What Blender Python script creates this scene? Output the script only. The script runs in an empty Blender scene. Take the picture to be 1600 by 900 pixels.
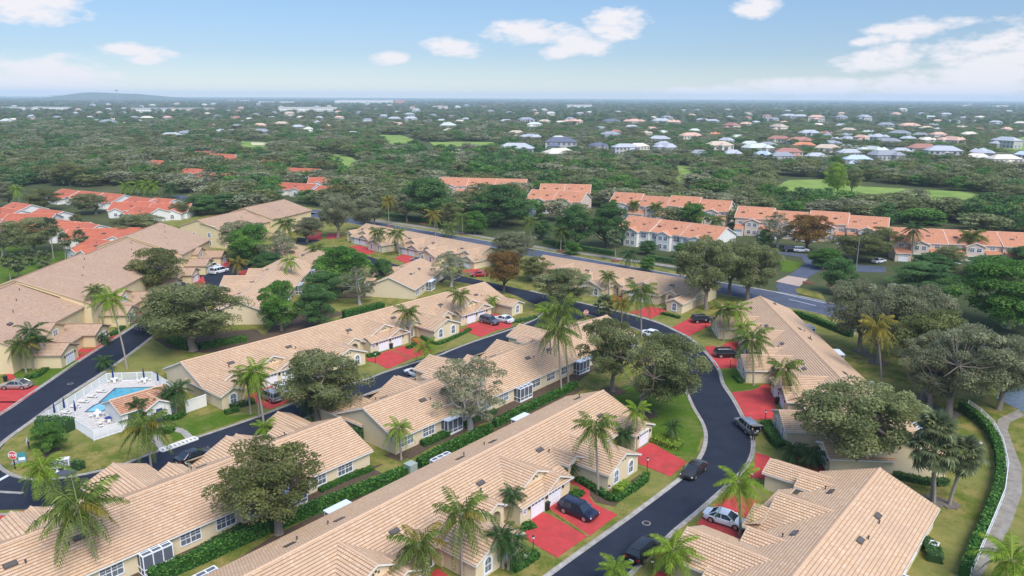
import bpy, math, random
import numpy as np
from mathutils import Vector, Matrix
sc = bpy.context.scene
COL = sc.collection
R = math.radians
rnd = random.Random(7)

# ---------------------------------------------------------------- camera
FPX, CAMH = 1180.0, 50.0
PITCH, ROLL = math.atan(298 / FPX), R(0.29)
cam_d = bpy.data.cameras.new('camera')
cam_d.sensor_width = 36.0
cam_d.lens = 36.0 * FPX / 1600.0
cam_d.clip_start = 0.5
cam_d.clip_end = 60000
cam = bpy.data.objects.new('camera', cam_d)
COL.objects.link(cam)
cam.matrix_world = Matrix.Translation((0, 0, CAMH)) @ Matrix.Rotation(R(90) - PITCH, 4, 'X') @ Matrix.Rotation(ROLL, 4, 'Z')
sc.camera = cam
_cp, _sp, _cr, _sr = math.cos(PITCH), math.sin(PITCH), math.cos(ROLL), math.sin(ROLL)

def ray(x, y):
    a, b = x - 800.0, 450.0 - y
    a, b = (a * _cr - b * _sr) / FPX, (a * _sr + b * _cr) / FPX
    return Vector((a, _cp + b * _sp, -_sp + b * _cp))

def at(x, y, z=0.0):
    """the point of the place at height z that the surveyed bearing (x, y) meets"""
    d = ray(x, y)
    return Vector((0, 0, CAMH)) + d * ((z - CAMH) / d.z)

def hit_y(x, y, Y):
    d = ray(x, y)
    return Vector((0, 0, CAMH)) + d * (Y / d.y)

# ---------------------------------------------------------------- world, sun, exposure
SUN_EL, SUN_AZ = R(52), R(150)          # azimuth clockwise from +Y
world = bpy.data.worlds.new('World')
sc.world = world
world.use_nodes = True
nt = world.node_tree
for n in list(nt.nodes):
    nt.nodes.remove(n)
W = nt.nodes.new
wl = nt.links.new
def wmath(op, a, b=None, c=None, clamp=False):
    n = W('ShaderNodeMath'); n.operation = op; n.use_clamp = clamp
    for i, v in enumerate((a, b, c)):
        if v is None: continue
        if isinstance(v, (int, float)): n.inputs[i].default_value = v
        else: wl(v, n.inputs[i])
    return n.outputs[0]
sky = W('ShaderNodeTexSky'); sky.sky_type = 'NISHITA'; sky.sun_disc = False
sky.sun_elevation = SUN_EL; sky.sun_rotation = SUN_AZ; sky.altitude = 10
sky.air_density = 1.0; sky.dust_density = 0.0; sky.ozone_density = 3.0
tc = W('ShaderNodeTexCoord')
sep = W('ShaderNodeSeparateXYZ'); wl(tc.outputs['Generated'], sep.inputs[0])
az = wmath('MULTIPLY', wmath('ARCTAN2', sep.outputs[0], sep.outputs[1]), 57.2958)
el = wmath('MULTIPLY', wmath('ARCSINE', sep.outputs[2]), 57.2958)
comb = W('ShaderNodeCombineXYZ'); wl(az, comb.inputs[0]); wl(wmath('MULTIPLY', el, 2.4), comb.inputs[1])
nz = W('ShaderNodeTexNoise'); nz.inputs['Scale'].default_value = 0.55; nz.inputs['Detail'].default_value = 7; nz.inputs['Roughness'].default_value = 0.6
wl(comb.outputs[0], nz.inputs['Vector'])
nz2 = W('ShaderNodeTexNoise'); nz2.inputs['Scale'].default_value = 0.09; nz2.inputs['Detail'].default_value = 6; nz2.inputs['Roughness'].default_value = 0.6
wl(comb.outputs[0], nz2.inputs['Vector'])
# single clouds: azimuth, elevation, half width, half height (degrees), tilt
def dirdeg(x, y):
    d = ray(x, y).normalized()
    return math.degrees(math.atan2(d.x, d.y)), math.degrees(math.asin(d.z))
CLOUDS = [(45, 8, 66, 25, 0), (212, 79, 48, 11, -4), (225, 92, 30, 7, 0), (80, 122, 78, 28, 0), (10, 133, 60, 18, 0),
          (606, 91, 30, 11, 6), (706, 74, 48, 15, -2), (830, 50, 72, 18, 0), (905, 68, 50, 20, 0), (962, 38, 46, 26, 8), (885, 80, 40, 12, 5),
          (1181, 12, 36, 15, 4), (1425, 44, 62, 15, 5), (1365, 62, 34, 8, 8), (1372, 92, 62, 17, 8),
          (1560, 105, 100, 52, 12), (1480, 138, 150, 26, 4), (1270, 140, 110, 17, 0), (1130, 145, 110, 11, 0)]
mask = None
for (cx, cy, rx, ry, tilt) in CLOUDS:
    a0, e0 = dirdeg(cx, cy)
    hw = rx / FPX * 57.3 * 1.12; hh = ry / FPX * 57.3 * 1.12
    ct, st = math.cos(R(tilt)), math.sin(R(tilt))
    dx = wmath('SUBTRACT', az, a0); dy = wmath('SUBTRACT', el, e0)
    u = wmath('ADD', wmath('MULTIPLY', dx, ct / hw), wmath('MULTIPLY', dy, st / hw))
    v = wmath('SUBTRACT', wmath('MULTIPLY', dy, ct / hh), wmath('MULTIPLY', dx, st / hh))
    r2 = wmath('ADD', wmath('MULTIPLY', u, u), wmath('MULTIPLY', v, v))
    m = wmath('SUBTRACT', 1.0, r2)
    mask = m if mask is None else wmath('MAXIMUM', mask, m)
mask = wmath('MAXIMUM', mask, -1.0)
mask = wmath('ADD', mask, wmath('MULTIPLY', wmath('SUBTRACT', nz.outputs[0], 0.5), 2.7))
mask = wmath('MULTIPLY_ADD', mask, 1.35, -0.10, clamp=True)
# ordinary fair-weather clouds over the rest of the sky
rest = wmath('MULTIPLY', wmath('SUBTRACT', nz2.outputs[0], 0.50), 6.0, clamp=True)
away = wmath('MAXIMUM', wmath('MULTIPLY_ADD', wmath('ABSOLUTE', az), 0.1, -3.9, clamp=True), wmath('MULTIPLY_ADD', el, 0.12, -1.1, clamp=True))
mask = wmath('MULTIPLY', wmath('MAXIMUM', mask, wmath('MULTIPLY', rest, away)), 0.96)
above = wmath('MULTIPLY_ADD', el, 3.0, 1.0, clamp=True)
mask = wmath('MULTIPLY', mask, above)
tone = W('ShaderNodeValToRGB'); wl(wmath('MULTIPLY', el, 1 / 40.0, None, True), tone.inputs[0])
tone.color_ramp.elements[0].position = 0.0; tone.color_ramp.elements[0].color = (0.268, 0.288, 0.35, 1)
tone.color_ramp.elements[1].position = 1.0; tone.color_ramp.elements[1].color = (1, 1, 1, 1)
te = tone.color_ramp.elements.new(0.17); te.color = (0.272, 0.302, 0.355, 1)
te = tone.color_ramp.elements.new(0.075); te.color = (0.231, 0.258, 0.325, 1)
te = tone.color_ramp.elements.new(0.45); te.color = (0.64, 0.66, 0.72, 1)
smx = W('ShaderNodeMix'); smx.data_type = 'RGBA'; smx.blend_type = 'MULTIPLY'; smx.inputs[0].default_value = 1.0
wl(sky.outputs[0], smx.inputs[6]); wl(tone.outputs[0], smx.inputs[7])
bg1 = W('ShaderNodeBackground'); wl(smx.outputs[2], bg1.inputs[0]); bg1.inputs[1].default_value = 0.15
bg2 = W('ShaderNodeBackground'); bg2.inputs[0].default_value = (0.425, 0.413, 0.43, 1); bg2.inputs[1].default_value = 1.0
mx = W('ShaderNodeMixShader'); wl(mask, mx.inputs[0]); wl(bg1.outputs[0], mx.inputs[1]); wl(bg2.outputs[0], mx.inputs[2])
wo = W('ShaderNodeOutputWorld'); wl(mx.outputs[0], wo.inputs[0])
sun_d = bpy.data.lights.new('sun', 'SUN'); sun_d.energy = 2.1; sun_d.angle = R(34); sun_d.color = (1, 0.95, 0.88)
sun = bpy.data.objects.new('sun', sun_d); COL.objects.link(sun)
_sd = Vector((math.sin(SUN_AZ) * math.cos(SUN_EL), math.cos(SUN_AZ) * math.cos(SUN_EL), math.sin(SUN_EL)))
sun.rotation_euler = _sd.to_track_quat('Z', 'Y').to_euler()
sc.view_settings.view_transform = 'Standard'
sc.view_settings.look = 'None'
sc.view_settings.exposure = 1.14
sc.view_settings.gamma = 1.0
sc.render.engine = 'CYCLES'
sc.cycles.use_denoising = True
sc.cycles.max_bounces = 5
sc.cycles.diffuse_bounces = 3
sc.cycles.transparent_max_bounces = 6
sc.cycles.volume_bounces = 1

# ---------------------------------------------------------------- materials
MATS = {}
class NM:
    def __init__(s, name, rough=0.8, spec=0.3):
        s.m = bpy.data.materials.new(name); s.m.use_nodes = True
        s.t = s.m.node_tree; s.b = s.t.nodes['Principled BSDF']
        s.b.inputs['Roughness'].default_value = rough
        s.b.inputs['Specular IOR Level'].default_value = spec
        MATS[name] = s.m
    def n(s, typ, **kw):
        nd = s.t.nodes.new(typ)
        for k, v in kw.items(): setattr(nd, k, v)
        return nd
    def l(s, a, b): s.t.links.new(a, b)
    def math(s, op, a, b=None, c=None, clamp=False):
        n = s.n('ShaderNodeMath', operation=op, use_clamp=clamp)
        for i, v in enumerate((a, b, c)):
            if v is None: continue
            if isinstance(v, (int, float)): n.inputs[i].default_value = v
            else: s.l(v, n.inputs[i])
        return n.outputs[0]
    def noise(s, scale, detail=4, rough=0.55, vec=None):
        n = s.n('ShaderNodeTexNoise'); n.inputs['Scale'].default_value = scale
        n.inputs['Detail'].default_value = detail; n.inputs['Roughness'].default_value = rough
        if vec is None: vec = s.pos()
        s.l(vec, n.inputs['Vector'])
        return n.outputs[0]
    def pos(s):
        if not hasattr(s, '_p'): s._p = s.n('ShaderNodeNewGeometry').outputs['Position']
        return s._p
    def ramp(s, fac, stops, interp='LINEAR'):
        r = s.n('ShaderNodeValToRGB'); r.color_ramp.interpolation = interp
        el = r.color_ramp.elements
        while len(el) < len(stops): el.new(0.5)
        for e, (p, c) in zip(el, stops): e.position = p; e.color = (*c, 1)
        s.l(fac, r.inputs[0]); return r.outputs[0]
    def mix(s, f, a, b, typ='MIX'):
        n = s.n('ShaderNodeMix', data_type='RGBA', blend_type=typ)
        for i, v in ((0, f), (6, a), (7, b)):
            if isinstance(v, (int, float)): n.inputs[i].default_value = v
            elif isinstance(v, tuple): n.inputs[i].default_value = (*v, 1)
            else: s.l(v, n.inputs[i])
        return n.outputs[2]
    def color(s, c):
        if isinstance(c, tuple): s.b.inputs['Base Color'].default_value = (*c, 1)
        else: s.l(c, s.b.inputs['Base Color'])
    def bump(s, h, strength=0.5, dist=0.05):
        b = s.n('ShaderNodeBump'); b.inputs['Strength'].default_value = strength; b.inputs['Distance'].default_value = dist
        s.l(h, b.inputs['Height']); s.l(b.outputs[0], s.b.inputs['Normal'])
    def rnd(s): return s.n('ShaderNodeObjectInfo').outputs['Random']

def flat(name, c, rough=0.6, spec=0.4, metal=0.0, var=0.12, sc_=3.0):
    m = NM(name, rough, spec); m.b.inputs['Metallic'].default_value = metal
    f = m.noise(sc_, 5)
    m.color(m.mix(f, tuple(x * (1 - var) for x in c), tuple(min(1, x * (1 + var)) for x in c)))
    return m.m

def tile_mat(name, base, dark, light, dirt_shade_amount=0.36):
    m = NM(name, 0.75, 0.25)
    uv = m.n('ShaderNodeUVMap').outputs[0]
    sp = m.n('ShaderNodeSeparateXYZ'); m.l(uv, sp.inputs[0])
    u = m.math('MULTIPLY', sp.outputs[0], 1 / 0.34); v = sp.outputs[1]
    vf = m.math('FLOOR', v); uu = m.math('ADD', u, m.math('MULTIPLY', m.math('MODULO', vf, 2.0), 0.5))
    uf = m.math('FLOOR', uu)
    cb = m.n('ShaderNodeCombineXYZ'); m.l(uf, cb.inputs[0]); m.l(vf, cb.inputs[1]); m.l(m.math('MULTIPLY', m.rnd(), 37.0), cb.inputs[2])
    wn = m.n('ShaderNodeTexWhiteNoise', noise_dimensions='3D'); m.l(cb.outputs[0], wn.inputs[0])
    col = m.ramp(wn.outputs[0], [(0, dark), (0.35, base), (0.8, base), (1, light)])
    big = m.noise(0.22, 6, 0.65); fine = m.noise(9, 5, 0.7)
    col = m.mix(m.math('MULTIPLY_ADD', big, 1.8, -0.72, clamp=True), col, tuple(x * 0.84 for x in base))
    col = m.mix(m.math('MULTIPLY_ADD', fine, 2.0, -1.15, clamp=True), col, tuple(min(1, x * 1.28) for x in light))
    # dirty joints within a course; shadow line painted along each course's lower edge
    fr = m.math('FRACT', uu)
    j = m.math('LESS_THAN', m.math('ABSOLUTE', m.math('SUBTRACT', fr, 0.5)), 0.44)
    vfr = m.math('FRACT', v)
    dirt_lap_shade = m.math('MULTIPLY_ADD', m.math('SUBTRACT', 1.0, j), dirt_shade_amount, m.math('MULTIPLY', m.math('LESS_THAN', vfr, 0.22), dirt_shade_amount * 1.75), clamp=True)
    mould = m.ramp(m.noise(1.7, 6, 0.7), [(0.55, (0, 0, 0)), (0.75, (1, 1, 1))])
    col = m.mix(m.math('MULTIPLY', m.rnd(), 0.22), col, tuple(x * 0.80 for x in dark))
    col = m.mix(m.math('MULTIPLY', m.ramp(m.noise(0.11, 7, 0.75), [(0.48, (0, 0, 0)), (0.62, (1, 1, 1))]), 0.30), col, tuple(x * 0.82 for x in base[:2]) + (base[2] * 0.95,))
    col = m.mix(m.math('MULTIPLY', mould, 0.36), col, tuple(x * 0.5 for x in dark))
    col = m.mix(dirt_lap_shade, col, tuple(x * 0.30 for x in dark))
    m.color(col)
    m.bump(m.math('SINE', m.math('MULTIPLY', uu, 6.2832)), 0.35, 0.04)
    return m.m

tile_mat('tile_tan', (0.64, 0.435, 0.275), (0.565, 0.36, 0.21), (0.71, 0.53, 0.37))
tile_mat('tile_condo', (0.56, 0.38, 0.255), (0.48, 0.305, 0.19), (0.63, 0.46, 0.33), 0.2)
tile_mat('tile_salmon', (0.66, 0.31, 0.175), (0.60, 0.26, 0.14), (0.73, 0.40, 0.25), 0.2)
tile_mat('tile_orange', (0.60, 0.185, 0.105), (0.52, 0.145, 0.08), (0.66, 0.26, 0.16), 0.2)
tile_mat('tile_pool', (0.56, 0.30, 0.18), (0.44, 0.20, 0.11), (0.66, 0.44, 0.31))
def stucco(name, c):
    m = NM(name, 0.9, 0.1)
    f = m.noise(0.8, 6, 0.6); g = m.noise(14, 4)
    col = m.mix(f, tuple(x * 0.9 for x in c), tuple(min(1, x * 1.06) for x in c))
    m.color(col); m.bump(g, 0.3, 0.02)
stucco('stucco_cream', (0.66, 0.545, 0.36)); stucco('stucco_yellow', (0.66, 0.53, 0.31)); stucco('stucco_white', (0.70, 0.68, 0.62))
stucco('stucco_far', (0.44, 0.43, 0.41)); stucco('stucco_pale', (0.62, 0.56, 0.46)); stucco('stucco_pink', (0.62, 0.50, 0.40)); stucco('stucco_dark', (0.42, 0.29, 0.15))
flat('trim_white', (0.72, 0.70, 0.64)); flat('trim_tan', (0.52, 0.38, 0.26)); flat('white_metal', (0.78, 0.79, 0.8), 0.4)
flat('black_metal', (0.02, 0.02, 0.022), 0.4); flat('grey_metal', (0.35, 0.36, 0.37), 0.4, 0.5, 0.5); flat('dark_bronze', (0.07, 0.055, 0.045), 0.45)
flat('ridge_tile', (0.60, 0.40, 0.26), 0.8, 0.2); flat('ridge_dark', (0.27, 0.155, 0.10), 0.8, 0.2); flat('ridge_salmon', (0.70, 0.36, 0.25), 0.8, 0.2); flat('ridge_orange', (0.62, 0.24, 0.14), 0.8, 0.2)
flat('garage_white', (0.74, 0.74, 0.76), 0.5); flat('rubber', (0.02, 0.02, 0.02), 0.8); flat('rim_silver', (0.55, 0.56, 0.58), 0.3, 0.5, 0.8)
flat('bark_oak', (0.23, 0.19, 0.15), 0.95, 0.1, 0, 0.4, 5); flat('bark_dark', (0.10, 0.08, 0.065), 0.95, 0.1, 0, 0.4, 5)
flat('bark_palm', (0.30, 0.26, 0.21), 0.95, 0.1, 0, 0.35, 8); flat('bark_pale', (0.40, 0.37, 0.33), 0.9, 0.1, 0, 0.25, 8)
flat('lamp_red', (0.45, 0.02, 0.02), 0.3); flat('lamp_clear', (0.8, 0.8, 0.78), 0.15); flat('sign_red', (0.62, 0.05, 0.045), 0.5); flat('sign_white', (0.8, 0.8, 0.8), 0.5)
flat('umbrella_blue', (0.010, 0.028, 0.12), 0.8); flat('cushion', (0.62, 0.56, 0.48), 0.8); flat('teal', (0.05, 0.25, 0.27), 0.6); flat('blue_paint', (0.02, 0.04, 0.22), 0.6)
flat('skin', (0.45, 0.27, 0.19), 0.6); flat('cloth_black', (0.02, 0.02, 0.025), 0.9); flat('cloth_white', (0.65, 0.65, 0.65), 0.9); flat('mulch_rim', (0.16, 0.045, 0.025), 0.9)
flat('screen_mesh', (0.10, 0.11, 0.13), 0.7); flat('lanai_roof', (0.62, 0.66, 0.72), 0.4); flat('ac_metal', (0.42, 0.44, 0.46), 0.5, 0.5, 0.2); flat('elec_green', (0.30, 0.36, 0.30), 0.6)
flat('bin_blue', (0.02, 0.07, 0.35), 0.6); flat('flower_yellow', (0.45, 0.40, 0.05), 0.8); flat('rubble', (0.22, 0.15, 0.11), 0.95, 0.1, 0, 0.5, 1.0)
m = NM('glass_dark', 0.08, 0.8); m.color(m.mix(m.rnd(), m.ramp(m.noise(0.6, 2), [(0.35, (0.02, 0.025, 0.035)), (0.65, (0.09, 0.11, 0.14))]), (0.20, 0.21, 0.23)))
m = NM('car_glass', 0.05, 0.8); m.color((0.015, 0.022, 0.03))
m = NM('skylight_glass', 0.25, 0.5); m.color((0.10, 0.085, 0.075))

# grounds
m = NM('lawn', 0.95, 0.05)
big = m.noise(0.06, 6, 0.65); mid = m.noise(0.35, 6, 0.7); fine = m.noise(3.5, 5, 0.75)
g = m.ramp(fine, [(0.3, (0.055, 0.085, 0.012)), (0.7, (0.145, 0.175, 0.028))])
dry = m.ramp(fine, [(0.3, (0.18, 0.155, 0.04)), (0.7, (0.32, 0.25, 0.09))])
col = m.mix(m.ramp(mid, [(0.42, (0, 0, 0)), (0.60, (1, 1, 1))]), g, dry)
bare = m.ramp(m.noise(0.5, 8, 0.8), [(0.60, (0, 0, 0)), (0.72, (0.8, 0.8, 0.8))])
col = m.mix(bare, col, (0.30, 0.22, 0.12))
col = m.mix(m.ramp(big, [(0.45, (0, 0, 0)), (0.62, (0.7, 0.7, 0.7))]), col, (0.20, 0.20, 0.06))
m.color(col); m.bump(m.noise(6, 6, 0.8), 0.8, 0.08)
m = NM('lawn_green', 0.95, 0.05)
f = m.noise(3.5, 6, 0.75); f2 = m.noise(0.3, 5, 0.6)
col = m.ramp(f, [(0.3, (0.04, 0.08, 0.008)), (0.7, (0.11, 0.18, 0.02))])
m.color(m.mix(m.ramp(f2, [(0.5, (0, 0, 0)), (0.72, (0.8, 0.8, 0.8))]), col, (0.17, 0.17, 0.055))); m.bump(m.noise(6, 6, 0.8), 0.8, 0.08)
m = NM('ground_wide', 0.95, 0.05)
f = m.noise(0.02, 8, 0.7); f2 = m.noise(0.5, 6, 0.7)
col = m.ramp(f, [(0.35, (0.05, 0.07, 0.028)), (0.55, (0.085, 0.10, 0.04)), (0.7, (0.16, 0.15, 0.085))])
m.color(m.mix(m.math('MULTIPLY', f2, 0.7), col, (0.05, 0.055, 0.025))); m.bump(f2, 0.6, 0.2)
m = NM('fairway', 0.95, 0.05)
f = m.noise(0.05, 6, 0.6); m.color(m.ramp(f, [(0.35, (0.14, 0.22, 0.045)), (0.65, (0.24, 0.31, 0.08))]))
m = NM('mulch', 0.95, 0.05)
m.color(m.ramp(m.noise(5, 6, 0.8), [(0.3, (0.045, 0.03, 0.02)), (0.7, (0.16, 0.115, 0.08))])); m.bump(m.noise(9, 5, 0.8), 0.8, 0.08)
m = NM('mulch_grey', 0.95, 0.05)
m.color(m.ramp(m.noise(3, 6, 0.8), [(0.3, (0.09, 0.075, 0.06)), (0.7, (0.22, 0.19, 0.16))]))
m = NM('asphalt', 0.95, 0.05)
f = m.noise(0.35, 7, 0.65); f2 = m.noise(30, 4, 0.8)
col = m.ramp(f, [(0.3, (0.017, 0.022, 0.034)), (0.7, (0.028, 0.034, 0.050))])
vn = m.n('ShaderNodeTexVoronoi', feature='DISTANCE_TO_EDGE'); vn.inputs['Scale'].default_value = 0.16
mp = m.n('ShaderNodeVectorMath', operation='ADD'); m.l(m.pos(), mp.inputs[0])
cw = m.n('ShaderNodeTexNoise'); cw.inputs['Scale'].default_value = 0.8; m.l(m.pos(), cw.inputs['Vector'])
cs = m.n('ShaderNodeVectorMath', operation='SCALE'); m.l(cw.outputs[1], cs.inputs[0]); cs.inputs['Scale'].default_value = 2.2
m.l(cs.outputs[0], mp.inputs[1]); m.l(mp.outputs[0], vn.inputs['Vector'])
crack = m.math('LESS_THAN', vn.outputs[0], 0.006)
col = m.mix(m.math('MULTIPLY', crack, m.ramp(m.noise(0.1, 3), [(0.5, (0, 0, 0)), (0.6, (1, 1, 1))])), col, (0.02, 0.022, 0.03))
col = m.mix(m.ramp(m.noise(0.9, 7, 0.75), [(0.62, (0, 0, 0)), (0.75, (0.35, 0.35, 0.35))]), col, (0.055, 0.062, 0.085))
m.color(m.mix(m.math('MULTIPLY', f2, 0.25), col, (0.045, 0.05, 0.07))); m.bump(f2, 0.4, 0.02)
m = NM('asphalt_old', 0.95, 0.05)
f = m.noise(0.3, 7, 0.65); m.color(m.ramp(f, [(0.3, (0.065, 0.075, 0.11)), (0.7, (0.10, 0.115, 0.15))]))
m = NM('red_drive', 0.9, 0.08)
f = m.noise(0.7, 7, 0.7); f2 = m.noise(18, 4, 0.8)
col = m.ramp(f, [(0.25, (0.34, 0.038, 0.038)), (0.5, (0.45, 0.050, 0.050)), (0.75, (0.52, 0.075, 0.072))])
m.color(m.mix(m.ramp(m.noise(0.45, 8, 0.75), [(0.48, (0, 0, 0)), (0.68, (0.7, 0.7, 0.7))]), m.mix(m.math('MULTIPLY', f2, 0.3), col, (0.50, 0.085, 0.08)), (0.26, 0.06, 0.052)))
m = NM('concrete', 0.9, 0.15)
f = m.noise(1.2, 7, 0.7); fb = m.noise(0.25, 6, 0.7); cc = m.ramp(f, [(0.3, (0.22, 0.20, 0.175)), (0.7, (0.44, 0.41, 0.37))]); m.color(m.mix(m.ramp(fb, [(0.45, (0, 0, 0)), (0.7, (0.7, 0.7, 0.7))]), cc, (0.20, 0.18, 0.15))); m.bump(m.noise(25, 4), 0.3, 0.01)
m = NM('walkway', 0.9, 0.15)
f = m.noise(0.9, 7, 0.7); m.color(m.ramp(f, [(0.3, (0.17, 0.15, 0.125)), (0.7, (0.33, 0.295, 0.25))]))
m = NM('paver', 0.9, 0.15)
f = m.noise(2.2, 7, 0.7); m.color(m.ramp(f, [(0.3, (0.32, 0.23, 0.18)), (0.7, (0.50, 0.38, 0.31))]))
m = NM('pool_deck', 0.8, 0.2); m.color(m.ramp(m.noise(1.5, 6), [(0.3, (0.44, 0.40, 0.36)), (0.7, (0.58, 0.54, 0.49))]))
m = NM('pool_water', 0.06, 0.5); m.color(m.ramp(m.noise(1.1, 3), [(0.3, (0.03, 0.24, 0.30)), (0.7, (0.10, 0.36, 0.42))])); m.bump(m.noise(2.5, 3), 0.12, 0.05)
m = NM('spa_water', 0.08, 0.5); m.color(m.ramp(m.noise(1.1, 3), [(0.3, (0.14, 0.38, 0.46)), (0.7, (0.22, 0.48, 0.55))])); m.bump(m.noise(2.5, 3), 0.12, 0.05)
m = NM('lake_water', 0.08, 0.5); m.color((0.05, 0.08, 0.10)); m.bump(m.noise(0.8, 4), 0.2, 0.1)
m = NM('sand', 0.95, 0.1); m.color((0.55, 0.47, 0.34))

# foliage
def leafmat(name, stops, trans=0.45, hue=0.0, dark=0.6):
    m = NM(name, 0.65, 0.15)
    at_ = m.n('ShaderNodeAttribute', attribute_name='tint')
    c = m.ramp(at_.outputs['Fac'], stops)
    r = m.rnd()
    c = m.mix(m.math('MULTIPLY', r, 0.45), c, tuple(x * dark for x in stops[1][1]))
    m.color(c)
    tr = m.n('ShaderNodeBsdfTranslucent'); m.l(c, tr.inputs[0])
    mx = m.n('ShaderNodeMixShader'); mx.inputs[0].default_value = trans
    m.l(m.b.outputs[0], mx.inputs[1]); m.l(tr.outputs[0], mx.inputs[2])
    out = [n for n in m.t.nodes if n.type == 'OUTPUT_MATERIAL'][0]
    m.l(mx.outputs[0], out.inputs[0])
leafmat('leaf_oak', [(0, (0.116, 0.140, 0.052)), (0.5, (0.225, 0.253, 0.099)), (1, (0.451, 0.470, 0.220))])
leafmat('leaf_grey', [(0, (0.134, 0.146, 0.075)), (0.5, (0.268, 0.278, 0.151)), (1, (0.524, 0.522, 0.313))])
leafmat('leaf_dark', [(0, (0.053, 0.119, 0.041)), (0.5, (0.108, 0.217, 0.065)), (1, (0.227, 0.372, 0.112))])
leafmat('leaf_green', [(0, (0.057, 0.140, 0.024)), (0.5, (0.123, 0.264, 0.046)), (1, (0.264, 0.445, 0.083))])
leafmat('leaf_olive', [(0, (0.106, 0.127, 0.039)), (0.5, (0.204, 0.221, 0.074)), (1, (0.371, 0.381, 0.133))])
leafmat('leaf_rust', [(0, (0.148, 0.083, 0.027)), (0.5, (0.281, 0.165, 0.050)), (1, (0.445, 0.329, 0.099))])
leafmat('leaf_lime', [(0, (0.132, 0.215, 0.024)), (0.5, (0.281, 0.428, 0.050)), (1, (0.527, 0.620, 0.099))])
leafmat('leaf_blue', [(0, (0.054, 0.124, 0.063)), (0.5, (0.106, 0.208, 0.109)), (1, (0.217, 0.333, 0.182))])
leafmat('leaf_flower', [(0, (0.05, 0.11, 0.02)), (0.5, (0.12, 0.20, 0.05)), (1, (0.66, 0.66, 0.55))])
leafmat('leaf_hedge', [(0, (0.024, 0.081, 0.014)), (0.5, (0.061, 0.162, 0.027)), (1, (0.162, 0.311, 0.054))], 0.25)
leafmat('frond_queen', [(0, (0.048, 0.078, 0.018)), (0.5, (0.126, 0.186, 0.036)), (1, (0.288, 0.360, 0.072))])
leafmat('frond_gold', [(0, (0.120, 0.102, 0.024)), (0.5, (0.264, 0.228, 0.036)), (1, (0.504, 0.408, 0.072))])
leafmat('frond_lime', [(0, (0.084, 0.156, 0.018)), (0.5, (0.204, 0.324, 0.030)), (1, (0.408, 0.504, 0.060))])
leafmat('frond_dark', [(0, (0.024, 0.060, 0.018)), (0.5, (0.054, 0.120, 0.030)), (1, (0.144, 0.228, 0.072))])
leafmat('frond_fan', [(0, (0.072, 0.090, 0.042)), (0.5, (0.156, 0.192, 0.084)), (1, (0.324, 0.360, 0.180))])
leafmat('frond_dead', [(0, (0.192, 0.132, 0.072)), (0.5, (0.312, 0.228, 0.132)), (1, (0.432, 0.336, 0.216))])
leafmat('frond_silver', [(0, (0.240, 0.288, 0.288)), (0.5, (0.384, 0.444, 0.456)), (1, (0.540, 0.600, 0.600))])

# ---------------------------------------------------------------- mesh helpers
class MB:
    def __init__(s): s.v = []; s.f = []; s.m = []; s.uv = []; s.anyuv = False
    def face(s, pts, mi=0, uv=None):
        i = len(s.v); s.v.extend([tuple(p) for p in pts]); s.f.append(list(range(i, i + len(pts)))); s.m.append(mi)
        if uv: s.anyuv = True; s.uv.extend(uv)
        else: s.uv.extend([(0, 0)] * len(pts))
        return s
    def box(s, x0, x1, y0, y1, z0, z1, mi=0, M=None):
        P = [Vector((x, y, z)) for z in (z0, z1) for (x, y) in ((x0, y0), (x1, y0), (x1, y1), (x0, y1))]
        if M is not None: P = [M @ p for p in P]
        for q in ((0, 3, 2, 1), (4, 5, 6, 7), (0, 1, 5, 4), (1, 2, 6, 5), (2, 3, 7, 6), (3, 0, 4, 7)):
            s.face([P[k] for k in q], mi)
        return s
    def prism(s, poly, z0, z1, mi=0, side=None):
        """poly: ccw 2D points"""
        a = sum(poly[i][0] * poly[(i + 1) % len(poly)][1] - poly[(i + 1) % len(poly)][0] * poly[i][1] for i in range(len(poly)))
        if a < 0: poly = list(reversed(poly))
        s.face([(p[0], p[1], z1) for p in poly], mi)
        n = len(poly)
        for i in range(n):
            a, b = poly[i], poly[(i + 1) % n]
            s.face([(a[0], a[1], z0), (b[0], b[1], z0), (b[0], b[1], z1), (a[0], a[1], z1)], mi if side is None else side)
        return s
    def tube(s, pts, radii, n=6, mi=0, cap=True):
        rings = []
        pts = [Vector(p) for p in pts]
        for i, p in enumerate(pts):
            d = (pts[min(i + 1, len(pts) - 1)] - pts[max(i - 1, 0)])
            d = d.normalized() if d.length > 1e-6 else Vector((0, 0, 1))
            a = d.cross(Vector((0, 0, 1)) if abs(d.z) < 0.9 else Vector((1, 0, 0))).normalized(); b = d.cross(a)
            rings.append([p + (a * math.cos(2 * math.pi * k / n) + b * math.sin(2 * math.pi * k / n)) * radii[i] for k in range(n)])
        for i in range(len(pts) - 1):
            for k in range(n):
                s.face([rings[i][k], rings[i][(k + 1) % n], rings[i + 1][(k + 1) % n], rings[i + 1][k]], mi)
        if cap: s.face(rings[-1], mi); s.face(list(reversed(rings[0])), mi)
        return s
    def mesh(s, name, mats, smooth=False):
        me = bpy.data.meshes.new(name)
        me.from_pydata([tuple(v) for v in s.v], [], s.f)
        for mm in (mats if isinstance(mats, (list, tuple)) else [mats]): me.materials.append(MATS[mm])
        me.polygons.foreach_set('material_index', s.m)
        if s.anyuv:
            l = me.uv_layers.new(name='UVMap'); l.data.foreach_set('uv', [c for u in s.uv for c in u])
        if smooth: me.polygons.foreach_set('use_smooth', [True] * len(s.f))
        me.update(); return me
    def build(s, name, mats, parent=None, kind=None, smooth=False):
        return link(name, s.mesh(name, mats, smooth), parent, kind)

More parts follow.
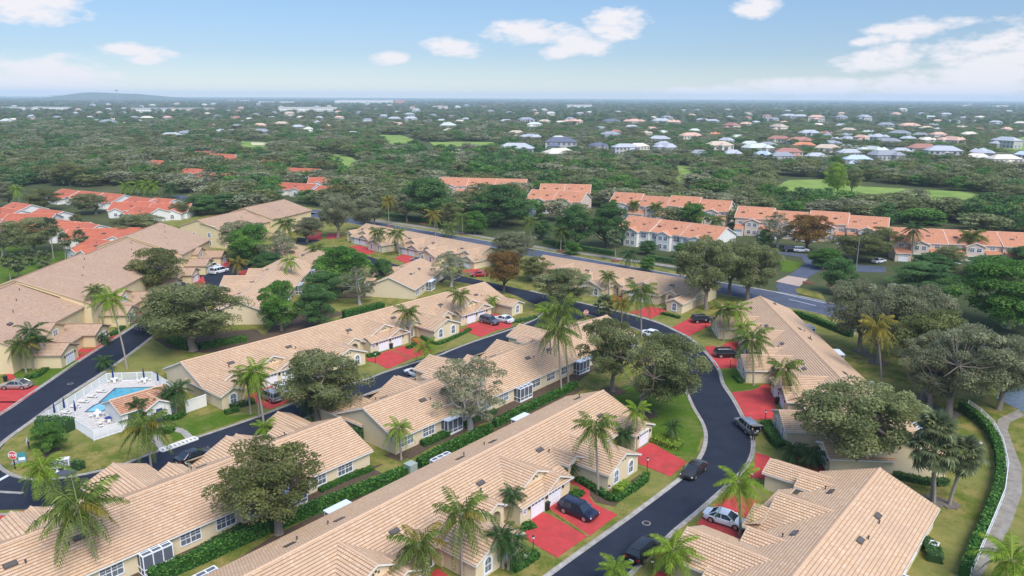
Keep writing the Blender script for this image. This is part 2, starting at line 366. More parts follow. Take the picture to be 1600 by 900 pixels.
def link(name, me, parent=None, kind=None, loc=None, rz=0, scale=None):
    o = bpy.data.objects.new(name, me); COL.objects.link(o)
    if parent is not None: o.parent = parent
    if loc is not None: o.location = loc
    if rz: o.rotation_euler = (0, 0, rz)
    if scale is not None: o.scale = scale if isinstance(scale, (tuple, list)) else (scale,) * 3
    if kind: o['kind'] = kind
    return o
LABELS = {}
def tag(o, label, cat, group=None):
    o['label'] = label; o['category'] = cat
    if group: o['group'] = group
    return o
def thing(name, label, cat, loc=(0, 0, 0), rz=0, group=None):
    o = bpy.data.objects.new(name, None); COL.objects.link(o); o.empty_display_size = 0.5
    o.location = loc; o.rotation_euler = (0, 0, rz)
    return tag(o, label, cat, group)
SHEETS = [0]
def sheet(name, pts, z, mat, h=None, kind='structure'):
    """flat polygon given as surveyed bearings, a few mm to cm above the ground"""
    P = [at(x, y) for x, y in pts]
    SHEETS[0] += 1; z += (SHEETS[0] % 9) * 0.0025
    mb = MB(); mb.prism([(p.x, p.y) for p in P], z - (0.3 if h is None else h), z)
    return mb.build(name, mat, kind=kind)
# ---------------------------------------------------------------- ground, roads, drives
def smooth_line(pts, k=4):
    """Catmull-Rom through ground points"""
    out = []
    n = len(pts)
    for i in range(n - 1):
        p0, p1, p2, p3 = pts[max(i - 1, 0)], pts[i], pts[i + 1], pts[min(i + 2, n - 1)]
        for j in range(k):
            t = j / k
            out.append(0.5 * ((2 * p1) + (p2 - p0) * t + (2 * p0 - 5 * p1 + 4 * p2 - p3) * t * t + (3 * p1 - p0 - 3 * p2 + p3) * t ** 3))
    out.append(pts[-1]); return out
def gl(pts, k=4): return smooth_line([at(x, y) for x, y in pts], k)

mb = MB()
ringr = [0, 60, 120, 250, 500, 1000, 2500, 6000, 14000, 30000]
for i in range(len(ringr) - 1):
    for k in range(32):
        a, b = 2 * math.pi * k / 32, 2 * math.pi * (k + 1) / 32
        q = [(r_ * math.cos(t), r_ * math.sin(t), 0) for r_, t in ((ringr[i], a), (ringr[i + 1], a), (ringr[i + 1], b), (ringr[i], b))]
        mb.face(q if i else [q[0], q[1], q[2]], 0)
mb.build('ground', 'ground_wide', kind='structure')
sheet('lawn', [(-1500, 930), (-260, 560), (-20, 448), (130, 392), (250, 338), (420, 315), (560, 335), (760, 372), (1030, 418), (1300, 486), (1420, 530), (1700, 640), (2600, 1100), (1200, 2500), (-600, 2500)], 0.03, 'lawn')

def road(name, left, right, z=0.05, mat='asphalt'):
    L, Rr = gl(left), gl(right)
    mb = MB(); mb.prism([(p.x, p.y) for p in L] + [(p.x, p.y) for p in reversed(Rr)], z - 0.3, z)
    return mb.build(name, mat, kind='structure')
def kerb(pts, side, w=0.62, name='kerb', k=4, closed=False):
    """mountable concrete kerb along the edge of the asphalt; side=+1: to the left of the walking direction"""
    L = gl(pts, k); mb = MB(); prof = [(-0.02, 0.0), (0.0, 0.065), (w * 0.45, 0.075), (w * 0.62, 0.15), (w, 0.16), (w + 0.03, 0.0)]
    rows = []
    for i, p in enumerate(L):
        d = (L[min(i + 1, len(L) - 1)] - L[max(i - 1, 0)]); d.z = 0; d.normalize()
        nrm = Vector((-d.y, d.x, 0)) * side
        rows.append([p + nrm * a + Vector((0, 0, h)) for a, h in prof])
    for i in range(len(rows) - 1):
        for j in range(len(prof) - 1):
            q = [rows[i][j], rows[i][j + 1], rows[i + 1][j + 1], rows[i + 1][j]]
            mb.face(q if side > 0 else q[::-1])
    return mb.build(name, 'concrete', kind='structure')

# loop road: outer (east / north) and inner edges
OUT = [(690, 424), (745, 437), (827, 455), (903, 473), (983, 492), (1027, 505), (1053, 517), (1077, 530), (1102, 553), (1120, 577), (1127, 600), (1143.5, 625.5), (1160, 657), (1171, 680), (1173, 702), (1165, 724), (1150, 742), (1093, 793), (1053, 826), (1033, 845), (985, 892), (890, 985)]
INN = [(690, 436), (745, 446), (800, 460), (838, 476), (900, 486), (950, 500), (1005, 518), (1040, 548), (1062, 585), (1075, 612), (1087, 638), (1101, 662), (1106, 683), (1100, 710), (1075, 742), (1000, 800), (967, 824), (855, 905), (740, 995)]
road('loop_road', OUT, INN)
kerb(OUT[2:], 1); kerb([(880, 481)] + INN[5:], -1)
# street between the second and third rows
CN = [(852, 483), (846, 490), (832, 500), (800, 513), (740, 533), (700, 548), (683, 555), (603, 580), (568, 593), (480, 621), (400, 651), (297, 686), (240, 706), (187, 726), (135, 739), (75, 748), (33, 744), (12, 735), (-2, 722), (-4, 708), (10, 690), (55, 657), (103, 622), (183, 570), (235, 531), (262, 508)]
kerb(CN, 1); 
sheet('street', [(860, 480), (852, 483), (832, 500), (740, 533), (603, 580), (480, 621), (400, 651), (297, 686), (187, 726), (110, 745), (60, 750), (-60, 764), (-140, 800), (60, 796), (200, 768), (300, 734), (482, 652), (560, 622), (640, 592), (740, 560), (860, 516), (905, 500), (925, 492)], 0.046, 'asphalt')
CS = [(-140, 812), (0, 803), (77, 791), (200, 764), (300, 730), (400, 688), (482, 650), (560, 620), (640, 590), (740, 558), (860, 514), (905, 502), (955, 503)]
kerb(CS, -1)
# left road
LW = [(-160, 745), (0, 650), (52, 615), (130, 562), (207, 513), (235, 492), (262, 470)]
LE = [(-100, 775), (0, 716), (14, 692), (55, 657), (103, 622), (183, 570), (235, 531), (262, 508), (300, 480)]
kerb(LW, 1)
sheet('road', [(-200, 800), (-160, 745), (0, 650), (52, 615), (130, 562), (207, 513), (235, 492), (262, 470), (290, 445), (330, 412), (372, 400), (398, 410), (360, 450), (300, 482), (262, 508), (235, 531), (183, 570), (103, 622), (55, 657), (10, 690), (-4, 708), (-2, 722), (20, 742), (60, 752), (-60, 790), (-140, 822)], 0.042, 'asphalt')
def stripe(name, a, b, w, z=0.075, mat='sign_white', fade=None):
    A, B = at(*a), at(*b); d = (B - A).normalized(); n = Vector((-d.y, d.x, 0)) * w / 2
    mb = MB(); mb.prism([(p.x, p.y) for p in (A - n, B - n, B + n, A + n)], z - 0.02, z)
    return mb.build(name, mat, kind='structure')
flat('paint_worn', (0.55, 0.56, 0.60), 0.8)
stripe('road_marking', (-12, 757), (15, 742), 0.55, mat='paint_worn')
stripe('road_marking', (-20, 768), (36, 771), 0.5, mat='concrete')
# boulevard behind the far row
BU = [(480, 331), (572, 345), (755, 376), (847, 392), (1047, 428), (1208, 456), (1290, 472), (1420, 503), (1600, 550)]
BL = [(480, 338), (572, 353), (755, 386), (847, 404), (1047, 443), (1200, 474), (1280, 490), (1400, 522), (1600, 575)]
road('boulevard', BU, BL, 0.05, 'asphalt_old')
kerb(BU, 1, 0.4); kerb(BL, -1, 0.4)
stripe('road_marking', (1213, 457), (1290, 474), 0.3, mat='paint_worn'); stripe('road_marking', (1233, 468), (1275, 478), 0.25, mat='paint_worn')
sheet('median_path', [(515, 333), (700, 359), (860, 388), (1060, 416), (1150, 434), (1150, 437), (1060, 419.5), (860, 391), (700, 362), (515, 336)], 0.055, 'walkway')
sheet('entrance_road', [(1216, 458), (1212, 446), (1233, 430), (1258, 412), (1252, 402), (1214, 397), (1214, 393), (1262, 398), (1290, 404), (1340, 414), (1384, 417), (1384, 426), (1340, 425), (1300, 412), (1284, 422), (1262, 434), (1248, 447), (1246, 462)], 0.058, 'asphalt_old')
sheet('paved_crossing', [(1212, 440), (1231, 431), (1262, 436), (1249, 448)], 0.065, 'paver')
sheet('verge', [(1242, 452), (1250, 450), (1282, 457), (1290, 470), (1262, 462), (1246, 458)], 0.07, 'lawn')
sheet('verge', [(1216, 403), (1250, 411), (1256, 414), (1236, 425), (1220, 424)], 0.07, 'lawn_green')
sheet('parking', [(380, 318), (470, 326), (520, 330), (470, 338), (380, 330)], 0.05, 'asphalt_old')
sheet('parking', [(268, 306), (310, 305), (345, 313), (300, 320)], 0.05, 'asphalt_old')
sheet('street', [(520, 385), (560, 396), (620, 414), (700, 434), (690, 442), (600, 422), (520, 400)], 0.05, 'asphalt')
sheet('street', [(465, 371), (500, 376), (480, 384), (462, 381)], 0.05, 'asphalt')

# red painted drives
DRIVES = [
 [(996, 703), (1017, 692), (1073, 723), (1047, 745), (998, 725)],
 [(858, 790), (876, 783), (892, 782), (903, 781), (909, 772), (904.5, 760), (889.5, 756), (888, 748), (898.5, 751), (915, 760), (921, 766), (922.5, 779.5), (930, 788.5), (964.5, 805), (930, 831), (921, 839), (858, 798)],
 [(843, 801), (857, 804), (917, 839), (870, 872), (820, 842), (820, 832), (837, 818), (826, 813)],
 [(668, 900), (684, 889), (715, 912), (690, 930)], [(640, 930), (668, 905), (760, 960), (700, 1010)],
 [(572.5, 560), (589, 559), (595, 552), (611.5, 547), (642, 561), (605.5, 577), (589, 568), (572.5, 564)],
 [(614.5, 546.5), (628, 541), (637, 542), (649, 536), (643, 528.5), (653.5, 528), (659.5, 532), (675, 549), (644.5, 560.5)],
 [(718, 515.5), (728.5, 514), (730, 508), (745, 504), (775, 516.5), (751, 527), (731.5, 519.5), (718, 518.5)],
 [(746.5, 504), (767.5, 493), (769, 489), (779.5, 491.5), (801, 506), (799, 511), (777, 516.5)],
 [(384, 620), (420, 603.5), (427.5, 602), (480, 619), (421.5, 640), (400, 631)],
 [(493, 658), (520, 644), (528, 652), (500, 668)], [(560, 632), (590, 622), (600, 628), (572, 642)], [(640, 603), (665, 594), (690, 602), (660, 615)],
 [(0, 806), (45, 797), (80, 795), (60, 815), (0, 830)],
 [(545, 386), (560, 383), (580, 389), (586, 395), (574, 398), (556, 393)],
 [(616, 403.5), (631, 397.5), (645, 402), (670, 408), (685, 413), (655, 420), (625, 408)],
 [(720, 424), (745, 420), (765, 428), (745, 434)],
 [(957, 465), (968, 462), (972, 470), (958, 473)],
 [(983.5, 488), (1004.5, 483), (1012, 478.5), (1040, 484.5), (1040, 487.5), (1016, 498)],
 [(1049.5, 512), (1079.5, 496.5), (1111, 505.5), (1111, 508.5), (1075, 526)],
 [(1101, 541.5), (1128, 541.5), (1137, 535), (1152, 534), (1155, 545), (1153, 575), (1120, 576)],
 [(1143.5, 613.5), (1172, 611), (1184, 607.5), (1190, 601.5), (1205, 601.5), (1206, 619.5), (1212.5, 622.5), (1212.5, 633), (1209, 655.5), (1167, 657.5)],
 [(1181, 708), (1203, 714), (1230, 740), (1200, 750), (1164, 745), (1178, 730)],
 [(1247, 712), (1262, 722), (1293, 732), (1288, 742), (1245, 726)],
 [(1115, 793), (1137, 773), (1188, 783), (1175, 810), (1153, 845), (1088, 819)],
 [(1010, 905), (1030, 893), (1060, 905), (1030, 930)],
 [(78, 558), (90, 550), (96, 540), (130, 529), (140, 522), (188, 524.5), (125, 564)],
 [(139, 502), (147, 505), (158, 524), (141, 523)],
 [(187, 493), (205, 487), (217, 468), (233, 477), (233, 489), (207, 507)],
 [(-60, 640), (-10, 607), (12, 600), (63, 604), (52, 615), (0, 649), (-60, 690)],
 [(4, 568.5), (39, 568.5), (37, 573), (4, 572)], [(9, 585), (19.5, 585), (25.5, 592.5), (10, 594)],
 [(330, 407), (350, 405), (361, 410), (358, 417), (334, 417)], [(476, 362), (500, 360), (504, 374), (480, 376)], [(510, 366), (530, 364), (535, 371), (512, 374)],
 [(372, 424), (385, 422), (392, 432), (376, 434)], [(300, 440), (318, 432), (322, 448), (306, 452)]]
for q in DRIVES: sheet('driveway', q, 0.085, 'red_drive')
for q in [[(858, 798.5), (860, 797.5), (922, 838.5), (918, 839.5)], [(104, 542), (157, 544.5), (156, 546), (104, 544)], [(100, 550), (140, 552.5), (139, 554), (100, 552)], [(130, 532), (172, 534), (171, 535.5), (130, 533.5)], [(0, 628), (30, 628), (29, 630), (0, 630)]]:
    sheet('grass_strip', q, 0.10, 'lawn')
sheet('walkway', [(1592, 640), (1600, 650), (1578, 660), (1574, 672), (1590, 715), (1596, 730), (1597, 770), (1580, 820), (1555, 865), (1530, 905), (1490, 905), (1520, 868), (1545, 835), (1560, 795), (1571, 760), (1571, 720), (1562, 690), (1555, 668), (1560, 655)], 0.06, 'walkway')
sheet('lake', [(1556, 622), (1575, 606), (1640, 600), (1760, 640), (1700, 690), (1600, 645)], 0.05, 'lake_water')
sheet('fairway', [(1232, 282), (1285, 281), (1350, 292), (1500, 300), (1555, 307), (1640, 322), (1640, 342), (1550, 325), (1415, 318), (1320, 313), (1245, 313), (1205, 308), (1215, 290)], 0.3, 'fairway')
sheet('fairway', [(1036, 258), (1086, 262), (1087, 284), (1046, 284), (1038, 272)], 0.3, 'fairway')
sheet('fairway', [(475, 238), (520, 240), (550, 247), (575, 263), (545, 270), (516, 256), (485, 247)], 0.3, 'fairway')
sheet('fairway', [(366, 220), (415, 222), (434, 226), (412, 240), (385, 234)], 0.3, 'fairway'); sheet('bunker', [(392, 223), (418, 224), (414, 227), (394, 227)], 0.36, 'sand')
sheet('fairway', [(582, 211), (625, 211), (646, 218), (630, 229), (590, 223)], 0.3, 'fairway'); sheet('fairway', [(670, 222), (770, 222), (780, 228), (680, 229)], 0.3, 'fairway')
sheet('pond', [(655, 233), (725, 234), (728, 241), (670, 240)], 0.35, 'sand')
sheet('fairway', [(1545, 226), (1600, 214), (1660, 222), (1640, 246), (1560, 236)], 0.3, 'fairway')
sheet('lawn', [(-60, 420), (-20, 385), (60, 388), (125, 397), (110, 412), (40, 440), (-40, 460)], 0.06, 'lawn_green')
sheet('lawn', [(290, 306), (330, 303), (345, 306), (310, 311)], 0.1, 'lawn_green'); sheet('lawn', [(725, 343), (770, 344), (772, 352), (740, 356), (728, 351)], 0.1, 'lawn_green')
sheet('lawn', [(1030, 580), (1060, 600), (1092, 650), (1098, 680), (1085, 715), (1050, 712), (1020, 690), (1005, 650), (960, 640), (960, 610)], 0.07, 'lawn_green')
sheet('lawn', [(262, 664), (345, 642), (355, 650), (400, 648), (297, 683), (270, 690)], 0.07, 'lawn_green')
sheet('lawn', [(10, 572), (40, 572), (60, 580), (98, 560), (124, 566), (52, 612), (30, 600), (25, 590)], 0.07, 'lawn_green')
sheet('lawn', [(1144, 577), (1153, 577), (1160, 600), (1190, 602), (1184, 607), (1143, 613), (1125, 590), (1121, 578)], 0.07, 'lawn_green')
# planting beds of mulch
for q in [[(322, 905), (420, 842), (590, 756), (760, 672), (900, 602), (912, 608), (760, 700), (560, 800), (390, 905)],
          [(600, 712), (700, 668), (905, 580), (912, 590), (720, 676), (625, 722)], [(250, 905), (420, 820), (600, 725), (575, 730), (400, 806), (200, 905)],
          [(265, 545), (320, 552), (380, 545), (420, 530), (400, 515), (300, 520), (240, 530)], [(500, 468), (580, 465), (600, 452), (560, 440), (480, 450)], [(395, 545), (480, 512), (540, 490), (500, 480), (430, 505)],
          [(1225, 640), (1232, 660), (1238, 700), (1250, 705), (1235, 712), (1215, 690), (1205, 660)], [(900, 745), (950, 775), (1000, 742), (1005, 752), (960, 792), (930, 785)]]:
    sheet('planting_bed', q, 0.06, 'mulch')
for q in [(75, 708, 1.6), (1003, 648, 2.4), (957, 612, 2.2), (1344, 549, 1.6), (1372, 567, 1.8), (1358, 556, 1.2), (1438, 622, 1.8), (1450, 638, 2.0), (1467, 650, 2.4), (1481, 646, 1.8), (1483, 789, 1.2), (1457, 783, 1.5), (735, 672, 1.5), (1378, 605, 1.0)]:
    c = at(q[0], q[1]); mb = MB()
    mb.prism([(c.x + q[2] * (1 + 0.12 * math.sin(3 * k)) * math.cos(k * 0.4488), c.y + q[2] * (1 + 0.12 * math.sin(3 * k)) * math.sin(k * 0.4488)) for k in range(14)], -0.1, 0.12)
    o_ = mb.build('tree_ring', 'mulch_grey' if q[0] > 1300 else 'mulch', kind='structure'); o_.location.z = (int(q[0]) % 11) * 0.004

# ---------------------------------------------------------------- roofs, walls, windows
CRS = 0.40
def slope(mb, a, b, c, d, course=CRS, mi=0, lift=0.065):
    """tiled slope: a-b the eave (left to right seen from outside), d-c the ridge; every course is a lapped strip"""
    a, b, c, d = map(Vector, (a, b, c, d))
    Lr = max((d - a).length, (c - b).length)
    up = ((c + d) / 2 - (a + b) / 2); ax = (b - a).normalized()
    up = up - ax * up.dot(ax); Ls = up.length; upn = up.normalized()
    nrm = ax.cross(upn).normalized()
    if nrm.z < 0: nrm = -nrm
    n = max(1, int(round(Ls / course)))
    for i in range(n):
        t0, t1 = i / n, (i + 1) / n
        p0, p1 = a.lerp(d, t0), b.lerp(c, t0); p2, p3 = b.lerp(c, t1), a.lerp(d, t1)
        l = nrm * lift
        us = [(p - a).dot(ax) for p in (p0, p1, p2, p3)]
        mb.face([p0 + l, p1 + l, p2, p3], mi, [(us[0], i + 0.02), (us[1], i + 0.02), (us[2], i + 0.98), (us[3], i + 0.98)])
        mb.face([p0, p1, p1 + l, p0 + l], mi, [(us[0], i + 0.01), (us[1], i + 0.01), (us[1], i + 0.02), (us[0], i + 0.02)])
def cap_line(mb, a, b, r=0.14, mi=0):
    """ridge tiles, each overlapping the next"""
    a, b = Vector(a), Vector(b); L = (b - a).length; n = max(1, int(L / 0.42)); d = (b - a) / n
    s = d.cross(Vector((0, 0, 1))).normalized()
    for i in range(n):
        p, q = a + d * i, a + d * (i + 1.05); r1, r2 = r * 1.12, r * 0.9
        ring = lambda c, r_: [c + s * (r_ * math.cos(t)) + Vector((0, 0, r_ * 0.85 * math.sin(t) + 0.02)) for t in (0, 1.05, 2.09, 3.14)]
        A, B = ring(p, r1), ring(q, r2)
        for k in range(3): mb.face([A[k], B[k], B[k + 1], A[k + 1]], mi)
        mb.face(A, mi)
class Roofer:
    """collects tiles, ridge caps, trim and walls of one building in its own frame"""
    def __init__(s): s.t = MB(); s.r = MB(); s.f = MB(); s.w = MB()
    def gable_x(s, x0, x1, yb, yf, ze_b, ze_f, yr, zr, ov=0.35, walls=True, z0=0, cap=(1, 1)):
        """ridge along x at y=yr; yb<yr<yf"""
        kb = (zr - ze_b) / (yr - yb); kf = (zr - ze_f) / (yf - yr)
        X0, X1 = x0 - (ov if cap[0] else 0), x1 + (ov if cap[1] else 0)
        if walls: s.w.face([(x0, yb + .4, z0), (x0, yb + .4, ze_b), (x0, yr, zr - .15), (x0, yf - .4, ze_f), (x0, yf - .4, z0)][::-1] if False else [(x0, yb + .4, z0), (x0, yb + .4, ze_b + .1), (x0, yr, zr - .1), (x0, yf - .4, ze_f + .1), (x0, yf - .4, z0)])
        if walls:
            s.w.face([(x1, yf - .4, z0), (x1, yf - .4, ze_f + .1), (x1, yr, zr - .1), (x1, yb + .4, ze_b + .1), (x1, yb + .4, z0)])
            s.w.face([(x1, yb + .4, z0), (x1, yb + .4, ze_b + .1), (x0, yb + .4, ze_b + .1), (x0, yb + .4, z0)])
            s.w.face([(x0, yf - .4, z0), (x0, yf - .4, ze_f + .1), (x1, yf - .4, ze_f + .1), (x1, yf - .4, z0)])
        slope(s.t, (X1, yb, ze_b), (X0, yb, ze_b), (X0, yr, zr), (X1, yr, zr))
        slope(s.t, (X0, yf, ze_f), (X1, yf, ze_f), (X1, yr, zr), (X0, yr, zr))
        cap_line(s.r, (X0, yr, zr), (X1, yr, zr))
        for X, sg in ((X0, -1), (X1, 1)):
            s.rake((X, yb, ze_b), (X, yr, zr), (sg, 0)); s.rake((X, yf, ze_f), (X, yr, zr), (sg, 0))
        s.fascia((X0, yb, ze_b), (X1, yb, ze_b), (0, -1)); s.fascia((X0, yf, ze_f), (X1, yf, ze_f), (0, 1))
    def gable_y(s, xc, hw, y0, y1, ze, zr, ov=0.35, walls=True, z0=0, hip=0.0, front=True):
        """ridge along y at x=xc, gable end at y1 (front)"""
        Y1 = y1 + ov; H = hw + ov; k = (zr - ze) / hw; zo = ze - k * ov + 0.0
        if walls:
            s.w.face([(xc - hw, y0, z0), (xc - hw, y0, ze), (xc - hw, y1, ze), (xc - hw, y1, z0)])
            s.w.face([(xc + hw, y1, z0), (xc + hw, y1, ze), (xc + hw, y0, ze), (xc + hw, y0, z0)])
        if front: s.w.face([(xc - hw, y1, z0), (xc - hw, y1, ze), (xc, y1, zr - .08), (xc + hw, y1, ze), (xc + hw, y1, z0)])
        slope(s.t, (xc - H, Y1, zo), (xc - H, y0, zo), (xc, y0, zr), (xc, Y1, zr))
        slope(s.t, (xc + H, y0, zo), (xc + H, Y1, zo), (xc, Y1, zr), (xc, y0, zr))
        cap_line(s.r, (xc, Y1, zr), (xc, y0, zr), 0.13)
        for sg in (-1, 1):
            s.rake((xc + sg * H, Y1, zo), (xc, Y1, zr), (0, 1)); s.fascia((xc + sg * H, y0, zo), (xc + sg * H, Y1, zo), (sg, 0))
    def shed(s, x0, x1, y0, y1, z0_, z1_):
        slope(s.t, (x0, y1, z1_), (x1, y1, z1_), (x1, y0, z0_), (x0, y0, z0_)); s.fascia((x0, y1, z1_), (x1, y1, z1_), (0, 1))
    def rake(s, a, b, n, h=0.16):
        a, b = Vector(a), Vector(b); o = Vector((n[0], n[1], 0)) * 0.03; dn = Vector((0, 0, -h)); up = Vector((0, 0, 0.05))
        s.f.face([a + o + dn, b + o + dn, b + o + up, a + o + up]); s.f.face([a - o * 4 + dn, b - o * 4 + dn, b - o * 4, a - o * 4])
        s.f.face([a + o + up, b + o + up, b - o * 4 + up, a - o * 4 + up], 1); s.f.face([a + o + dn, b + o + dn, b - o * 4 + dn, a - o * 4 + dn])
    def fascia(s, a, b, n, h=0.16):
        a, b = Vector(a), Vector(b); o = Vector((n[0], n[1], 0)) * 0.05; dn = Vector((0, 0, -h))
        s.f.face([a + o + dn, b + o + dn, b + o, a + o]); s.f.face([a + o, b + o, b - o, a - o]); s.f.face([a + o + dn, b + o + dn, b - o * 8 + dn, a - o * 8 + dn])
    def finish(s, root, tile='tile_tan', ridge='ridge_tile', wall='stucco_cream', trim=('trim_white', 'trim_tan')):
        s.w.build('wall', wall, root); rf = s.t.build('roof', tile, root)
        if s.r.f: s.r.build('ridge_cap', ridge, rf)
        if s.f.f: s.f.build('fascia', list(trim), rf)
        return rf

WC = {}
def arch_pts(w, h, n=8):
    r_ = w / 2; return [(-r_, 0), (r_, 0)] + [(r_ * math.cos(t), h - r_ + r_ * math.sin(t)) for t in [math.pi * k / n for k in range(n + 1)]]
def window(root, x, y, z, w, h, ang, kind='rect', nx=1, name='window', surround=0.12, fmat='white_metal'):
    """ang: direction the window looks to (0 = +x) in the parent's frame; x,y centre of the sill on the wall face"""
    key = (w, h, kind, nx, surround, fmat)
    if key not in WC:
        fr, pn = MB(), MB()
        O = lambda px, pz, d: (d, px, pz)
        if kind == 'arch':
            po, pi = arch_pts(w + 2 * surround, h + surround), arch_pts(w, h)
            po = [(p[0], p[1] - (surround if k < 2 else 0)) for k, p in enumerate(po)]
            n = len(po)
            for i in range(n):
                j = (i + 1) % n
                fr.face([O(*po[i], .09), O(*po[j], .09), O(*pi[j], .09), O(*pi[i], .09)]); fr.face([O(*po[i], 0), O(*po[j], 0), O(*po[j], .09), O(*po[i], .09)]); fr.face([O(*pi[i], .09), O(*pi[j], .09), O(*pi[j], .0), O(*pi[i], .0)])
            pn.face([O(a, b, 0.02) for a, b in pi])
        else:
            for a0, a1, b0, b1 in ((-w/2 - surround, -w/2, -surround, h + surround), (w/2, w/2 + surround, -surround, h + surround), (-w/2, w/2, h, h + surround), (-w/2, w/2, -surround, 0)):
                fr.box(0, 0.08, a0, a1, b0, b1)
            pn.face([O(-w/2, 0, .02), O(w/2, 0, .02), O(w/2, h, .02), O(-w/2, h, .02)])
        t = 0.03
        for i in range(1, nx * 2): 
            xx = -w/2 + w * i / (nx * 2); th = 0.05 if i % 2 == 0 else t * .55
            fr.box(0.01, 0.055, xx - th, xx + th, 0, h * (0.98 if kind == 'rect' else 0.93))
        fr.box(0.01, 0.06, -w/2, w/2, h * .48, h * .48 + .06)
        if kind == 'rect': fr.box(0.01, 0.05, -w/2, w/2, h * .74, h * .74 + .035)
        WC[key] = (fr.mesh('window', fmat), pn.mesh('pane', 'glass_dark'))
    f = link(name, WC[key][0], root, loc=(x, y, z), rz=ang); link('pane', WC[key][1], f)
    return f
def garage(root, x, y, ang=math.pi / 2, w=2.5, h=2.15, lamps=True, z=0.05):
    key = ('g', w, h)
    if key not in WC:
        d = MB(); d.box(0.0, 0.05, -w/2, w/2, 0, h)
        for r_ in range(4): d.box(0.05, 0.075, -w/2 + .06, w/2 - .06, r_ * h/4 + .05, (r_ + 1) * h/4 - .05)
        fr = MB()
        fr.box(0, .11, -w/2 - .13, -w/2, 0, h + .13); fr.box(0, .11, w/2, w/2 + .13, 0, h + .13); fr.box(0, .11, -w/2, w/2, h, h + .13)
        g = MB()  # small dark panes put in for the shadows of the trim lights
        for k in range(4): 
            xx = -w/2 + w * (k + .5) / 4; g.box(0.07, 0.085, xx - w * .09, xx + w * .09, h * .80, h * .93)
        WC[key] = (d.mesh('garage_door', 'garage_white'), fr.mesh('door_frame', 'trim_white'), g.mesh('door_shadow_mark', 'glass_dark'))
        l = MB(); l.tube([(0.12, 0, 0), (0.12, 0, .12), (0.12, 0, .4), (0.12, 0, .5)], [.05, .12, .14, .04], 6); WC['lamp'] = l.mesh('wall_lamp', 'black_metal')
    o = link('garage_door', WC[key][0], root, loc=(x, y, z), rz=ang); link('door_frame', WC[key][1], o); link('door_shadow_mark', WC[key][2], o)
    if lamps:
        for s_ in (-1, 1):
            p = Matrix.Rotation(ang, 3, 'Z') @ Vector((0, s_ * (w/2 + .45), 1.55)); link('wall_lamp', WC['lamp'], root, loc=(x + p.x, y + p.y, z + p.z), rz=ang)
    return o
def skylight(root, x, y, z, ang, pitch, w=1.25, h=0.65):
    if 'sky' not in WC:
        a = MB(); a.box(-w/2, w/2, -h/2, h/2, 0, .14); b = MB(); b.box(-w/2 + .09, w/2 - .09, -h/2 + .09, h/2 - .09, .10, .155)
        WC['sky'] = (a.mesh('skylight', 'dark_bronze'), b.mesh('skylight_pane', 'skylight_glass'))
    o = link('skylight', WC['sky'][0], root, loc=(x, y, z)); o.rotation_euler = (pitch, 0, ang); link('pane', WC['sky'][1], o)
def vent(root, x, y, z, mat='dark_bronze', s=1.0):
    if ('vent', mat) not in WC:
        a = MB(); a.tube([(0, 0, -.2), (0, 0, .35), (0, 0, .36), (0, 0, .45)], [.07, .07, .13, .11], 7); WC[('vent', mat)] = a.mesh('roof_vent', mat)
    link('roof_vent', WC[('vent', mat)], root, loc=(x, y, z), scale=s)
def lanai(root, x, y, ang, w=3.0, d=1.6, solid=False):
    """white framed screened porch"""
    key = ('lanai', w, d, solid)
    if key not in WC:
        f, g, r_ = MB(), MB(), MB(); h = 2.45; t = .06
        xs = [-w/2, -w/6, w/6, w/2]
        for xx in xs: f.box(d - t, d, xx - t/1.2, xx + t/1.2, 0, h)
        for xx in (-w/2, w/2):
            f.box(d * .45, d * .45 + t, xx - t/1.2, xx + t/1.2, 0, h)
            for zz in (0, .75, h - .08): f.box(0, d, xx - t, xx + t, zz, zz + .08)
        for zz in (0, .75, h - .08): f.box(d - t, d + .01, -w/2, w/2, zz, zz + .08)
        f.box(d - t, d + .012, -w/2, w/2, 0, .35)
        g.face([(d - .03, -w/2, 0), (d - .03, w/2, 0), (d - .03, w/2, h), (d - .03, -w/2, h)])
        for xx in (-w/2, w/2): g.face([(0, xx, 0), (d, xx, 0), (d, xx, h), (0, xx, h)])
        if solid: r_.box(-.3, d + .2, -w/2 - .1, w/2 + .1, h, h + .12)
        else:
            for xx in (-w/2, -w/6, w/6, w/2): f.box(-.2, d, xx - t, xx + t, h, h + .07)
            for dd in (-.1, d * .5, d - .06): f.box(dd, dd + t, -w/2, w/2, h + .005, h + .08)
            r_.face([(-.2, -w/2, h), (d, -w/2, h), (d, w/2, h), (-.2, w/2, h)])
        WC[key] = (f.mesh('porch', 'white_metal'), g.mesh('screen', 'screen_mesh'), r_.mesh('porch_roof', 'lanai_roof' if solid else 'screen_mesh'))
    o = link('porch', WC[key][0], root, loc=(x, y, 0.05), rz=ang); link('screen', WC[key][1], o); link('porch_roof', WC[key][2], o)

